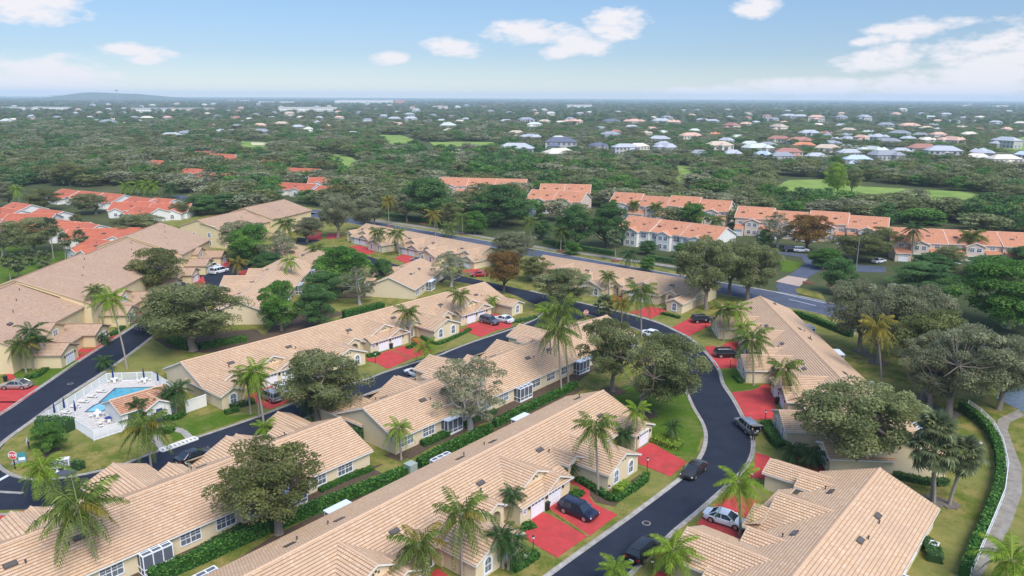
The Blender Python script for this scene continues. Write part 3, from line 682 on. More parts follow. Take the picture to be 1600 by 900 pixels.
PI = math.pi
def garage_pair(Rf, root, c, half=0, sm=1, detail=2):
    """two garages side by side under a broad gable; half=-1/+1 builds only that half"""
    x0, x1 = c - 5.05, c + 5.05
    if half: 
        x0, x1 = (c - 5.05, c - 0.2) if half < 0 else (c + 0.2, c + 5.05)
        xm = (x0 + x1) / 2
        Rf.gable_y(xm, (x1 - x0) / 2, 0.5, 9.0, 2.65, 3.65)
        garage(root, xm, 9.0); return
    # broad gable set back with its pediment
    Rf.gable_y(c, 5.05, 0.5, 7.3, 2.65, 4.95, ov=0.35)
    # lower front block
    W_ = Rf.w
    W_.face([(x0, 7.3, 0), (x0, 7.3, 2.6), (x0, 9.0, 2.6), (x0, 9.0, 0)]); W_.face([(x1, 9.0, 0), (x1, 9.0, 2.6), (x1, 7.3, 2.6), (x1, 7.3, 0)])
    W_.face([(x0, 9.0, 0), (x0, 9.0, 2.6), (x1, 9.0, 2.6), (x1, 9.0, 0)])
    g = c + sm * 2.35
    Rf.shed(x0 - .2, x1 + .2, 7.25, 9.4, 3.45, 2.5)
    Rf.gable_y(g, 2.7, 5.5, 9.03, 2.6, 3.85, ov=0.4, walls=False)
    garage(root, c - 1.75, 9.0 + .0); garage(root, c + 1.75, 9.03)
    for sx in (-4.2,):
        window(root, c - sm * 4.25, 9.0, 1.35, 0.5, 0.6, PI/2, 'rect', 1, surround=.1)
    if detail > 1:
        for dx in (-.35, 0, .35):
            mb = WC.get('pedvent')
            if not mb:
                q = MB(); q.box(0, .05, -.12, .12, 0, .22); mb = WC['pedvent'] = q.mesh('gable_vent', 'dark_bronze')
            link('gable_vent', mb, root, loc=(c + dx, 7.31, 3.75 + (.2 if dx == 0 else 0)), rz=PI/2)
def arch_wall(Rf, xc, y, w, h, z0, zt, zp, depth=.9):
    """gabled porch front with a round-headed opening, wall xc±w, opening half width r"""
    r_ = w * .62; pts = [(-w, z0), (-w, zt), (0, zp), (w, zt), (w, z0), (r_, z0)] + [(r_ * math.cos(t), h - r_ + r_ * math.sin(t)) for t in [PI * k / 8 for k in range(9)]] + [(-r_, z0)]
    Rf.w.face([(xc + a, y, b) for a, b in pts])
    arc = pts[5:]
    for i in range(len(arc) - 1):
        a, b = arc[i], arc[i + 1]; Rf.w.face([(xc + a[0], y, a[1]), (xc + b[0], y, b[1]), (xc + b[0], y - depth, b[1]), (xc + a[0], y - depth, a[1])])
    Rf.w.face([(xc - w, y - depth, z0), (xc - w, y - depth, zt), (xc + w, y - depth, zt), (xc + w, y - depth, z0)])
def entry(Rf, root, c):
    Rf.gable_y(c, 1.45, 2.0, 7.6, 3.2, 3.95, ov=0.3, front=False, z0=0)
    arch_wall(Rf, c, 7.6, 1.45, 2.75, 0.05, 3.2, 3.87)
    if 'door' not in WC:
        q = MB(); q.box(0, .05, -.5, .5, 0, 2.05); WC['door'] = q.mesh('door', 'garage_white')
        q = MB(); q.box(.05, .06, -.3, .3, .25, 1.85); WC['doorglass'] = q.mesh('door_glass', 'glass_dark')
    d = link('door', WC['door'], root, loc=(c, 6.71, .05), rz=PI/2); link('door_glass', WC['doorglass'], d)
def arch_wing(Rf, root, c, detail=2):
    Rf.gable_y(c, 3.75, 0.5, 12.45, 2.62, 4.12)
    for s_ in (-1, 1): window(root, c + s_ * 1.85, 12.45, 0.55, 1.0, 1.75, PI/2, 'arch', 1, surround=.2)
    if 'pedvent' in WC:
        for dx in (-.3, .3): link('gable_vent', WC['pedvent'], root, loc=(c + dx, 12.46, 3.05), rz=PI/2)
def half_wing(Rf, root, x0, x1):
    c = (x0 + x1) / 2
    Rf.gable_y(c, (x1 - x0) / 2, 0.5, 12.45, 2.62, 2.62 + (x1 - x0) / 2 * .42)
    window(root, c, 12.45, 0.55, 1.0, 1.75, PI/2, 'arch', 1, surround=.2)

ROWS = {}
def villa_row(key, label, p, q, front, L, pairs=(), wings=(), entries=(), halves=(), hpairs=(), rear=True, wall='stucco_cream', u0=0.0, wall_alt=None, small=1):
    """attached single-storey villas; p,q bearings of the ridge ends; u counted from p"""
    P, Q = at(p[0], p[1], 5.5), at(q[0], q[1], 5.5)
    d = Vector((Q.x - P.x, Q.y - P.y, 0)).normalized()
    if front > 0: X = d; org = P; tr = lambda u: u
    else: X = -d; org = P + d * L; tr = lambda u: L - u
    root = thing('villa_row', label, 'villas', (org.x, org.y, 0), math.atan2(X.y, X.x), 'attached single-storey villas with tiled roofs')
    Rf = Roofer()
    a, b = sorted((tr(u0), tr(L)))
    Rf.gable_x(a, b, -7.05, 7.05, 2.6, 2.6, 0, 5.5)
    for c in pairs: garage_pair(Rf, root, tr(c), 0, small * (1 if front > 0 else -1))
    for c, h in hpairs: garage_pair(Rf, root, tr(c), h if front > 0 else -h)
    for c in wings: arch_wing(Rf, root, tr(c))
    for c in entries: entry(Rf, root, tr(c))
    for (h0, h1) in halves:
        s0, s1 = sorted((tr(h0), tr(h1))); half_wing(Rf, root, s0, s1)
    Rf.finish(root, wall=wall)
    pit = math.atan(2.9 / 7.05); rr = random.Random(hash(key) & 255)
    marks = sorted([tr(c) for c in pairs] + [tr(c) for c, h in hpairs])
    for mcx in marks:
        for s_ in (-1, 1):
            xx = mcx + s_ * 5.9
            if not (a + 1 < xx < b - 1): continue
            yy = 3.4; zz = 5.5 - yy * 2.9 / 7.05
            skylight(root, xx, yy, zz, 0, -pit); vent(root, xx + .9 * s_, yy + .9, zz - .35)
            yy = -2.6; zz = 5.5 + yy * 2.9 / 7.05
            skylight(root, mcx + s_ * 3.2, yy, zz, 0, pit); vent(root, mcx + s_ * 2.0, yy - .5, zz - .2)
    for k in range(int((b - a) / 3.1)):
        vent(root, a + 1.5 + k * 3.1 + rr.uniform(-.8, .8), rr.choice((1.4, 4.4, -1.6, -3.8)), 4.0, s=.8) if False else None
    if rear:
        x = a + 2.2; k = 0
        while x < b - 2:
            if k % 4 == 2: lanai(root, x, -6.65, -PI/2, 3.2, 1.45, solid=(k % 8 == 2))
            else: window(root, x, -6.65, 0.85, 2.3, 1.35, -PI/2, 'rect', 2, surround=.1)
            x += 4.3; k += 1
    ROWS[key] = (root, Vector((org.x, org.y, 0)), X, Vector((-X.y, X.x, 0)), tr, a, b)
    return root
def row_pt(key, u, v, z=0):
    root, org, X, Y, tr, a, b = ROWS[key]; return org + X * tr(u) + Y * v + Vector((0, 0, z))

villa_row('A', 'nearest villa row, its long roof running from the bottom edge to the curving road', (386, 898.5), (941, 611), -1, 61.6, pairs=(9.65, 35.4), wings=(22.5, 48.0), entries=(1.7, 17.6, 27.5, 43.5), hpairs=((61.8, -1),), halves=(), u0=-6)
villa_row('B', 'villa row at lower left seen from behind, its window wall facing the long hedge', (0, 853), (530, 653), 1, 42.0, pairs=(3.2, 29.0), wings=(16.1,), entries=(11.1, 21.0, 37.0), halves=((38.3, 42.0),), u0=-16)
villa_row('B2', 'villa row in the middle seen from behind, between the hedge and the inner street', (582, 632), (947, 493), 1, 62.9, pairs=(10.9, 36.7), wings=(23.8, 49.6), entries=(2.9, 18.8, 28.7, 44.6), halves=((-1.5, 2.4),), u0=-1.5, hpairs=((62.6, -1),))
villa_row('C', 'long villa row with cream fronts and red drives beside the fenced pool', (285, 565), (757, 441), -1, 77.0, pairs=(12.9, 38.7, 64.5), wings=(25.8, 51.6), entries=(4.9, 20.9, 30.8, 46.7, 56.5, 72.4), halves=((0.0, 4.0), (73.0, 77.0)))
villa_row('R', 'villa row on the right of the curving road, ridge running away from the camera', (1188, 463), (1305, 582), -1, 75.7, pairs=(25.2, 50.9), wings=(12.5, 38.1, 63.8), entries=(4.6, 17.2, 33.2, 42.9, 58.8, 68.8), hpairs=((-0.4, 1), (76.2, -1)))
villa_row('G', 'villa row in the bottom right corner with skylights on its broad tan roof', (1374, 733), (1240, 900), -1, 46.0, pairs=(13.0, 38.6), wings=(25.5,), entries=(5.0, 20.8, 30.6), halves=((0.2, 4.4),))
villa_row('E', 'far villa row in front of the boulevard, left part, partly behind grey trees', (572.5, 349.5), (754, 383), -1, 62.0, pairs=(8.0, 33.8, 59.0), wings=(20.9, 46.7), entries=(0.1, 15.9, 25.8, 41.8, 51.6), rear=False)
villa_row('E2', 'far villa row in front of the boulevard, right part, ending beside the big oaks', (850, 399), (1049, 432), -1, 50.6, pairs=(11.5, 37.2), wings=(24.4,), entries=(3.5, 19.4, 29.2, 45.1), halves=((46.6, 50.6),), rear=False)
villa_row('F', 'villa row with tan roof behind the big spreading oak', (384, 460), (433, 416.5), 1, 44, pairs=(12, ), wings=(25,), entries=(4, 20), hpairs=((38, -1),), halves=(), u0=-6)
villa_row('F2', 'short villa block with tan roof between the far row and the middle street', (608, 433), (648, 409), 1, 24, pairs=(12,), entries=(4,), halves=((18, 22),))
villa_row('F3', 'short villa block with tan roof behind the bright green round tree', (440, 377), (500, 392), -1, 30, pairs=(12,), halves=((20, 24),), rear=True)

# mulch beds along the window walls of the two rows seen from behind, and under the long hedge
for key, ua, ub in (('B', -14, 42), ('B2', -1, 60), ('A', 0, 60)):
    for v0, v1 in ((-6.6, -9.2),) if key != 'A' else ((-6.7, -9.6),):
        P_ = [row_pt(key, ua, v0), row_pt(key, ub, v0), row_pt(key, ub, v1)] + [row_pt(key, ub + (ua - ub) * k / 12, v1 + (.5 if k % 2 else -.4)) for k in range(1, 12)] + [row_pt(key, ua, v1)]
        mb = MB(); mb.prism([(p.x, p.y) for p in P_], -.2, .0943 + .0041 * len(key) + .0007 * ord(key[0]) % .003); mb.build('planting_bed', 'mulch', kind='structure')

def manhole(label, x, y, r_=.42):
    c = at(x, y); t = thing('manhole_cover', label, 'manhole cover', (c.x, c.y, .052)); mb = MB(); mb.tube([(0, 0, 0), (0, 0, .015)], [r_ + .1, r_ + .1], 18); mb.build('ring', 'concrete', t); mb = MB(); mb.tube([(0, 0, 0), (0, 0, .022)], [r_, r_], 18); mb.build('cover', 'black_metal', t)
manhole('round manhole cover in the road between the driving car and the black SUV', 1010, 818); manhole('round manhole cover in the upper bend of the loop road', 1098, 568); manhole('round manhole cover in the left road beside the pool', 110, 600)
for lb, x, y in (('dark kerb drain at the bend near the silver SUV', 1164, 733), ('dark kerb drain beside the black SUV drive', 1100, 548)):
    c = at(x, y); t = thing('kerb_drain', lb, 'drain', (c.x, c.y, .09), R(60)); mb = MB(); mb.box(-.6, .6, -.25, .25, 0, .06); mb.build('frame', 'concrete', t)
    for k in range(6): mb = MB(); mb.box(-.5 + k * .18, -.42 + k * .18, -.2, .2, .06, .075); mb.build('bar', 'black_metal', t)
# ---------------------------------------------------------------- vegetation
def leaf_mesh(name, centers, radii, per, size, mat, seed, flatn=0.5, aspect=1.6, tint_spread=0.35):
    """thousands of small leaf sprays spread over lumpy clumps"""
    g = np.random.default_rng(seed); N = len(centers) * per
    c = np.repeat(np.array(centers, float), per, 0); rr = np.repeat(np.array(radii, float), per, 0)
    ct = np.repeat(g.random(len(centers)), per)
    d = g.normal(size=(N, 3)); d /= np.linalg.norm(d, axis=1)[:, None]
    d[:, 2] = np.where((d[:, 2] < -0.2) & (g.random(N) < 0.7), -d[:, 2], d[:, 2])
    rad = (0.55 + 0.5 * g.random(N) ** 0.6)[:, None]
    p = c + d * rr * rad + g.normal(size=(N, 3)) * 0.06 * rr.mean()
    nrm = d * flatn + g.normal(size=(N, 3)) * 0.55; nrm[:, 2] += 0.35
    nrm /= np.linalg.norm(nrm, axis=1)[:, None]
    t = np.cross(nrm, g.normal(size=(N, 3))); t /= np.linalg.norm(t, axis=1)[:, None]; b = np.cross(nrm, t)
    s = size * (0.6 + 0.8 * g.random(N))[:, None]
    a = t * s * aspect / 2; bb = b * s / 2
    V = np.stack([p - a, p + bb * 0.9 - a * 0.1, p + a, p - bb], 1).reshape(-1, 3)
    return quads(name, V, mat, np.clip(ct * (1 - tint_spread) * 0.9 + g.random(N) * tint_spread + 0.12 * d[:, 2] * 0, 0, 1))
def quads(name, V, mat, tint):
    n = len(V) // 4; me = bpy.data.meshes.new(name)
    me.vertices.add(len(V)); me.vertices.foreach_set('co', V.astype(np.float32).ravel())
    me.loops.add(len(V)); me.loops.foreach_set('vertex_index', np.arange(len(V), dtype=np.int32))
    me.polygons.add(n); me.polygons.foreach_set('loop_start', np.arange(0, len(V), 4, dtype=np.int32))
    me.update(calc_edges=True)
    at_ = me.attributes.new('tint', 'FLOAT', 'FACE'); at_.data.foreach_set('value', tint.astype(np.float32))
    me.materials.append(MATS[mat]); return me
def limb_mesh(name, clumps, base_r, fork, mat, seed, nlimb=6):
    """trunk that forks into limbs, the limbs into boughs that end in the clumps (unit: metres)"""
    q = random.Random(seed); mb = MB(); top = Vector((q.uniform(-.3, .3), q.uniform(-.3, .3), fork))
    mb.tube([(0, 0, -.2), (0, 0, .25), top * .55 + Vector((.12, 0, 0)), top], [base_r * 1.5, base_r * 1.1, base_r * .92, base_r * .85], 8)
    cl = [Vector(c) for c in clumps]; q.shuffle(cl)
    hubs = sorted(cl, key=lambda c: q.random())[:nlimb]
    mids = []
    for h in hubs:
        m = top.lerp(h, .5) + Vector((q.uniform(-.5, .5), q.uniform(-.5, .5), -abs(h.z - top.z) * .12))
        mb.tube([top * .9, top.lerp(m, .5) + Vector((q.uniform(-.3, .3), q.uniform(-.3, .3), 0)), m, h], [base_r * .55, base_r * .38, base_r * .26, base_r * .08], 5, cap=False); mids.append(m); mids.append(m.lerp(h, .5))
    for c in cl:
        m = min(mids, key=lambda m_: (m_ - c).length)
        if (m - c).length > .4: mb.tube([m, m.lerp(c, .55) + Vector((q.uniform(-.3, .3), q.uniform(-.3, .3), -.15)), c], [base_r * .16, base_r * .10, base_r * .04], 4, cap=False)
    return mb.mesh(name, mat, smooth=True)
TREES = {}
def tree_proto(key, mat, bark, shape, ncl, per, leaf, seed, fork=0.28, clr=(0.9, 1.8), holes=0.0):
    """unit-ish tree: crown radius 5, height 10. shape(u in 0..1) -> radius factor"""
    q = random.Random(seed); cs, rs = [], []
    for i in range(ncl):
        for _ in range(40):
            ang = q.uniform(0, 2 * PI); h = q.random(); rmax = shape(h)
            rad = rmax * (q.random() ** 0.5) if q.random() < .85 else rmax * q.random() * .6
            r_ = q.uniform(*clr)
            p = (math.cos(ang) * rad * (5 - r_ * .75), math.sin(ang) * rad * (5 - r_ * .75), fork * 10 + 0.6 + h * (10 - fork * 10 - .6 - r_ * .6))
            if all((Vector(p) - Vector(c)).length > (r_ + r2) * .42 for c, r2 in zip(cs, rs)): break
        cs.append(p); rs.append(r_)
    cr = leaf_mesh('crown', cs, [(r_ * 1.1, r_ * 1.1, r_ * .72) for r_ in rs], per, leaf, mat, seed)
    tr = limb_mesh('trunk', cs, .36, fork * 10, bark, seed)
    TREES.setdefault(key, []).append((cr, tr))
dome = lambda h: math.sqrt(max(0, 1 - max(0, h - .25) ** 2 / .62)) * (0.72 + .28 * min(1, h / .25))
umb = lambda h: (0.55 + .45 * min(1, h / .45)) * math.sqrt(max(0.05, 1 - max(0, h - .5) ** 2 / .27))
rnd_ = lambda h: math.sqrt(max(0.05, 1 - (2 * h - 0.85) ** 2 / 1.4))
for i in range(3): tree_proto('oak', 'leaf_oak', 'bark_oak', umb, 70, 400, .142, 10 + i, .25, (.6, 1.35))
for i in range(2): tree_proto('grey', 'leaf_grey', 'bark_oak', umb, 70, 360, .14, 20 + i, .25, (.6, 1.3))
for i in range(2): tree_proto('sparse', 'leaf_grey', 'bark_pale', dome, 64, 150, .14, 30 + i, .22, (.5, 1.0))
for i in range(2): tree_proto('dark', 'leaf_dark', 'bark_dark', dome, 60, 380, .175, 40 + i, .14, (.7, 1.5))
for i in range(2): tree_proto('green', 'leaf_green', 'bark_oak', dome, 60, 380, .175, 50 + i, .16, (.7, 1.5))
for i in range(2): tree_proto('olive', 'leaf_olive', 'bark_oak', umb, 64, 300, .15, 60 + i, .27, (.6, 1.25))
tree_proto('rust', 'leaf_rust', 'bark_dark', umb, 60, 320, .16, 70, .22, (.7, 1.4))
tree_proto('lime', 'leaf_lime', 'bark_oak', dome, 54, 300, .17, 72, .25, (.7, 1.4))
# small protos for trees that are only a few pixels tall
FAR = {}
for k, (mt, bk, shp, fk) in {'oak': ('leaf_oak', 'bark_oak', umb, .2), 'grey': ('leaf_grey', 'bark_oak', umb, .2), 'dark': ('leaf_dark', 'bark_dark', dome, .08), 'olive': ('leaf_olive', 'bark_oak', umb, .15), 'green': ('leaf_green', 'bark_oak', dome, .1), 'blue': ('leaf_blue', 'bark_dark', rnd_, .06), 'lime': ('leaf_lime', 'bark_oak', dome, .1)}.items():
    for i in range(2):
        tree_proto('far_' + k, mt, bk, shp, 30, 60, .42, 90 + i + len(k) * 7, fk, (.9, 1.9))

def tree(kind, base, x0, x1, ytop, label, cat='tree', name='broadleaf_tree', group=None, seed=None, hmax=22):
    """base: bearing of the foot of the trunk; x0,x1: breadth of the crown; ytop: top of the crown"""
    B = at(*base); dist = B.y; s = (hit_y(x1, base[1] - 20, dist) - hit_y(x0, base[1] - 20, dist)).x / 10.0
    H = min(max(hit_y((x0 + x1) / 2, ytop, dist).z, 2.0), hmax) / 10.0
    q = random.Random(int(base[0] * 7 + base[1] * 3)) ; cr, tr = TREES[kind][q.randrange(len(TREES[kind]))]
    off = (hit_y((x0 + x1) / 2, base[1], dist).x - B.x)
    t = thing(name, label, cat, (B.x, B.y, 0), 0, group)
    rz = q.uniform(0, 6.28)
    c = link('crown', cr, t, loc=(off * .75, 0, 0), rz=rz, scale=(s * 1.04, s * .95, H * 1.02))
    w = link('trunk', tr, t, loc=(0, 0, 0), rz=rz, scale=(s * .97, s * .9, H))
    return t
def put_tree(kind, x, y, s, h, label, group, name='broadleaf_tree', cat='tree'):
    q = random.Random(int(x * 13 + y * 7)); cr, tr = TREES[kind][q.randrange(len(TREES[kind]))]
    t = thing(name, label, cat, (x, y, 0), q.uniform(0, 6.28), group)
    link('crown', cr, t, scale=(s, s, h)); link('trunk', tr, t, scale=(s, s, h)); return t

NEAR_TREES = [
 ('oak', (302, 548), 218, 390, 446, 'big spreading grey-green oak between the left road and the pool'),
 ('grey', (245, 520), 208, 300, 478, 'lower grey oak leaning over the end of the left road'),
 ('olive', (241, 462), 208, 302, 388, 'dark olive tree in front of the two-storey condos'),
 ('green', (440, 517), 403, 474, 440, 'dense dark green tree behind the long villa roof, left one of two'),
 ('dark', (494, 512), 458, 528, 450, 'dense blue-green tree behind the long villa roof, right one of two'),
 ('green', (535, 452), 486, 588, 386, 'tall bright green tree in the garden between the villa rows'),
 ('sparse', (562, 476), 526, 592, 418, 'half bare grey tree on the mulch in front of the bright green tree'),
 ('dark', (596, 455), 576, 620, 405, 'dark tree beside the short villa block'),
 ('dark', (505, 470), 470, 545, 425, 'dark shrubby tree below the bright green tree'),
 ('grey', (385, 405), 338, 425, 345, 'grey oak before the yellow wall of the far condo'),
 ('green', (398, 415), 355, 432, 352, 'yellow-green tree in front of the far condo block'),
 ('sparse', (440, 418), 396, 472, 362, 'pale bare-looking tree right of the yellow-green tree'),
 ('dark', (420, 425), 385, 455, 395, 'dark bushy tree beside the parked white cars'),
 ('oak', (497, 658), 432, 587, 554, 'spreading oak over the inner street with a red drive under it'),
 ('sparse', (735, 672), 668, 806, 562, 'thin grey oak behind the middle villa row'),
 ('olive', (436, 834), 316, 512, 698, 'oak beside the hedge at lower left with white shrubs round it'),
 ('oak', (957, 612), 893, 998, 502, 'oak on the lawn inside the bend, left one of the pair'),
 ('oak', (1003, 652), 976, 1118, 527, 'oak with pale forked trunk hanging over the bend of the road'),
 ('oak', (1330, 737), 1236, 1438, 604, 'big dark oak in front of the end wall of the right villa row'),
 ('grey', (1344, 549), 1276, 1384, 436, 'first grey oak of the right-hand belt, next to the boulevard'),
 ('grey', (1372, 568), 1345, 1455, 446, 'second grey oak of the right-hand belt'),
 ('grey', (1410, 560), 1385, 1500, 448, 'grey oak in the middle of the right-hand belt, behind the gold palm'),
 ('olive', (1440, 596), 1385, 1520, 485, 'olive-tinted oak behind the yellow palm'),
 ('grey', (1440, 624), 1398, 1500, 520, 'grey oak above the lawn with dark trunk in a mulch ring'),
 ('grey', (1452, 640), 1410, 1530, 538, 'grey oak with two trunks above the green hedge'),
 ('grey', (1482, 650), 1450, 1600, 510, 'wide grey oak with pale forked trunk above the green hedge'),
 ('grey', (1560, 640), 1520, 1640, 528, 'grey oak at the right edge above the lake'),
 ('green', (1572, 512), 1474, 1640, 408, 'huge bright green fig tree at the right edge'),
 ('dark', (1440, 455), 1385, 1500, 412, 'dark cedar-like tree left of the huge fig tree'),
 ('dark', (1308, 460), 1280, 1340, 403, 'round deep green tree at the entrance road'),
 ('green', (1285, 420), 1262, 1320, 388, 'leafy tree behind the round tree at the entrance road'),
 ('olive', (1330, 408), 1298, 1400, 366, 'grey-olive tree in front of the salmon condo'),
 ('rust', (1262, 393), 1224, 1300, 334, 'rust-brown tree in front of the salmon condo garages'),
 ('sparse', (1215, 386), 1180, 1236, 332, 'thin tree left of the rust-brown tree'),
 ('olive', (1385, 400), 1338, 1408, 356, 'yellowish olive tree left of the royal palm'),
 ('oak', (1103, 484), 1046, 1142, 372, 'big grey oak at the corner of boulevard and villa row'),
 ('oak', (1168, 472), 1128, 1222, 382, 'second big oak beside the boulevard'),
 ('oak', (1140, 460), 1100, 1180, 376, 'oak between the two big oaks by the boulevard'),
 ('oak', (885, 486), 828, 932, 422, 'low spreading oak beside the stop sign road'),
 ('olive', (835, 440), 800, 862, 402, 'small mottled tree beside the rust-green tree'),
 ('rust', (787, 458), 752, 818, 390, 'rust-green tree standing on the loop road verge'),
 ('sparse', (705, 448), 672, 742, 394, 'thin dark tree in front of the far villa row'),
 ('grey', (800, 418), 756, 846, 362, 'grey leafless-looking tree between the two far villa rows'),
 ('dark', (668, 346), 622, 714, 278, 'dark round tree in front of the salmon condos, left one'),
 ('dark', (782, 354), 728, 836, 290, 'dark round tree in front of the salmon condos, right one'),
 ('dark', (900, 388), 860, 935, 322, 'dense dark tree by the boulevard, left half of a pair'),
 ('dark', (948, 386), 915, 986, 318, 'dense dark tree by the boulevard, right half of a pair'),
 ('green', (1082, 362), 1056, 1106, 317, 'green tree in the gap between two salmon condos'),
 ('grey', (528, 372), 492, 560, 302, 'big grey oak behind the far parking place'),
 ('grey', (570, 362), 540, 592, 310, 'grey oak at the left end of the boulevard'),
 ('grey', (480, 378), 455, 512, 340, 'low grey tree beside the far parking place'),
 ('green', (76, 708), 46, 110, 662, 'small round green tree on the corner lawn by the pool'),
 ('oak', (54, 398), 0, 96, 342, 'oak on the lawn at the left edge'),
 ('sparse', (5, 400), -30, 28, 345, 'oak cut by the left edge of the picture'),
 ('oak', (215, 375), 176, 266, 335, 'oak between the tan condo roof and the orange roofs'),
 ('oak', (150, 335), 102, 165, 303, 'oak between the two rows of orange-roofed villas'),
 ('olive', (70, 330), 40, 104, 295, 'dark oak in front of white villa walls'),
 ('grey', (15, 325), -12, 34, 284, 'grey oak left of the orange-roofed villas'),
 ('olive', (118, 352), 108, 134, 335, 'small yellow-green tree among the orange roofs'),
 ('dark', (142, 285), 128, 196, 262, 'dark green tree behind the orange-roofed villas'),
 ('olive', (110, 290), 82, 140, 255, 'pale olive tree behind the orange-roofed villas'),
 ('lime', (1308, 309), 1280, 1322, 255, 'bright lime tree standing on the golf fairway'),
 ('oak', (1330, 305), 1314, 1350, 262, 'dark tree next to the lime tree on the fairway'),
 ('oak', (1590, 332), 1553, 1640, 292, 'umbrella-shaped tree at the right end of the fairway'),
 ('dark', (1545, 435), 1500, 1600, 400, 'dark tree behind the huge fig tree'),
 ('dark', (1460, 420), 1420, 1500, 396, 'dark tree in front of the right salmon condo'),
 ('grey', (636, 347), 604, 650, 302, 'grey tree left of the first dark round condo tree'), ('olive', (700, 358), 676, 726, 318, 'olive tree between the two dark round trees'),
 ('green', (742, 366), 722, 764, 330, 'green tree at the lawn before the salmon condos'), ('dark', (845, 374), 830, 866, 344, 'dark tree behind the white path at the silver palm'),
 ('dark', (1010, 398), 996, 1030, 376, 'small dark tree before the white window wall'), ('green', (1064, 404), 1050, 1082, 380, 'small green tree at the corner of the window wall'),
 ('green', (893, 398), 878, 912, 378, 'small green tree on the verge in a mulch ring'), ('green', (1010, 424), 996, 1028, 402, 'small round tree on the verge left of the big oaks'),
 ('grey', (585, 352), 562, 606, 314, 'grey tree at the bend behind the far garages'), ('dark', (1195, 385), 1180, 1210, 358, 'dark tree before the salmon garages, left'),
 ('oak', (1480, 418), 1452, 1512, 385, 'oak before the dormers of the right salmon condo'), ('dark', (1600, 420), 1570, 1640, 385, 'dark tree before the salmon condo at the right edge'),
 ('oak', (1150, 352), 1128, 1176, 325, 'grey-green tree in front of the salmon gap'), ('green', (958, 338), 944, 976, 312, 'green tree before the broad salmon condo, left'),
 ('oak', (285, 340), 262, 306, 316, 'oak beside the hedge trees at the orange roofs'), ('dark', (310, 336), 288, 346, 305, 'dark hedge tree behind the far tan roof, left'), ('dark', (350, 334), 326, 384, 303, 'dark hedge tree behind the far tan roof, middle'), ('dark', (385, 330), 364, 408, 303, 'dark hedge tree behind the far tan roof, right')]
for k, b, x0, x1, yt, lb in NEAR_TREES: tree(k, b, x0, x1, yt, lb)

# palms -------------------------------------------------
def frond_mesh(name, L, droop, mat, seed, nl=26, leafl=.62, fan=False, rise=0.55, vdrop=0.5):
    q = random.Random(seed); V = []; T = []
    pts = []
    for i in range(nl + 1):
        t = i / nl; pts.append(Vector((L * (t * .96 - .12 * droop * t * t), 0.0, L * (rise * t - (rise * .55 + droop) * t * t))))
    for i in range(nl):
        a, b = pts[i], pts[i + 1]; w = .035 * (1 - i / nl) + .012
        V += [a + Vector((0, w, 0)), a - Vector((0, w, 0)), b - Vector((0, w, 0)), b + Vector((0, w, 0))]; T.append(.85)
        t = i / nl
        if t < .14: continue
        ll = leafl * math.sin(PI * min(1, (t * .86 + .14))) ** .6 * q.uniform(.85, 1.1) + .12
        d = (b - a).normalized()
        for s in (-1, 1):
            side = (Vector((0, s, 0)) * .86 + d * .55 + Vector((0, 0, q.uniform(-vdrop, .05)))).normalized()
            e = a + side * ll + Vector((0, 0, -ll * vdrop * .7)); m = a + side * ll * .5 + Vector((0, 0, .03))
            wv = d * (.072 * L / 3)
            V += [a, m + wv, e, m - wv]; T.append(min(1, max(0, q.gauss(.45, .2))))
    return quads(name, np.array([tuple(v) for v in V]), mat, np.array(T))
def fan_mesh(name, mat, seed, L=1.25):
    q = random.Random(seed); V = []; T = []; c = Vector((L, 0, L * .15))
    V += [Vector((0, .03, 0)), Vector((0, -.03, 0)), c + Vector((0, -.02, 0)), c + Vector((0, .02, 0))]; T.append(.9)
    for i in range(17):
        a = R(-125 + 250 * i / 16); l = q.uniform(.75, .98)
        e = c + Vector((math.cos(a) * l, math.sin(a) * l, -.30 * l - .15 * q.random())); m = c + Vector((math.cos(a) * l * .55, math.sin(a) * l * .55, .0))
        p = Vector((-math.sin(a), math.cos(a), 0)) * .10
        V += [c, m - p, e, m + p]; T.append(min(1, max(0, q.gauss(.5, .22))))
    return quads(name, np.array([tuple(v) for v in V]), mat, np.array(T))
FR = {}
for key, mat, L in (('queen', 'frond_queen', 3.3), ('lime', 'frond_lime', 2.9), ('gold', 'frond_gold', 3.0), ('dark', 'frond_dark', 2.8), ('date', 'frond_dark', 1.9), ('silver', 'frond_silver', 2.4)):
    FR[key] = [frond_mesh('frond', L * s, dr, mat, 5 * i + len(key), rise=rs, leafl=.62 * L / 3, vdrop=.75 if key in ('queen', 'gold') else .4) for i, (s, dr, rs) in enumerate(((1, .30, .75), (1.05, .62, .55), (.95, 1.0, .30), (.9, 1.25, .05)))]
FR['fan'] = [fan_mesh('frond', 'frond_fan', 3 + i) for i in range(3)]
FR['dead'] = [frond_mesh('frond', 2.2, 1.3, 'frond_dead', 9, rise=-.3, vdrop=.9)]
def crown_layout(kind, n, q):
    out = []
    for i in range(n):
        a = i * 2.39996 + q.uniform(-.2, .2); t = i / n
        if kind == 'fan':
            out.append((FR['fan'][q.randrange(3)], a, math.pi * (.42 - .80 * t) + q.uniform(-.08, .08), q.uniform(.85, 1.15)))
        else:
            v = min(3, int(t * 4 + q.uniform(-.3, .3))) if t < .99 else 3; v = max(0, v)
            tilt = (.55 - .75 * t) + q.uniform(-.12, .12)
            src = FR[kind][v]
            if kind == 'queen' and q.random() < .10: src = FR['gold'][v]
            if t > .93 and kind in ('queen', 'gold'): src = FR['dead'][0]
            out.append((src, a, tilt, q.uniform(.85, 1.1)))
    return out
JOINED = {}
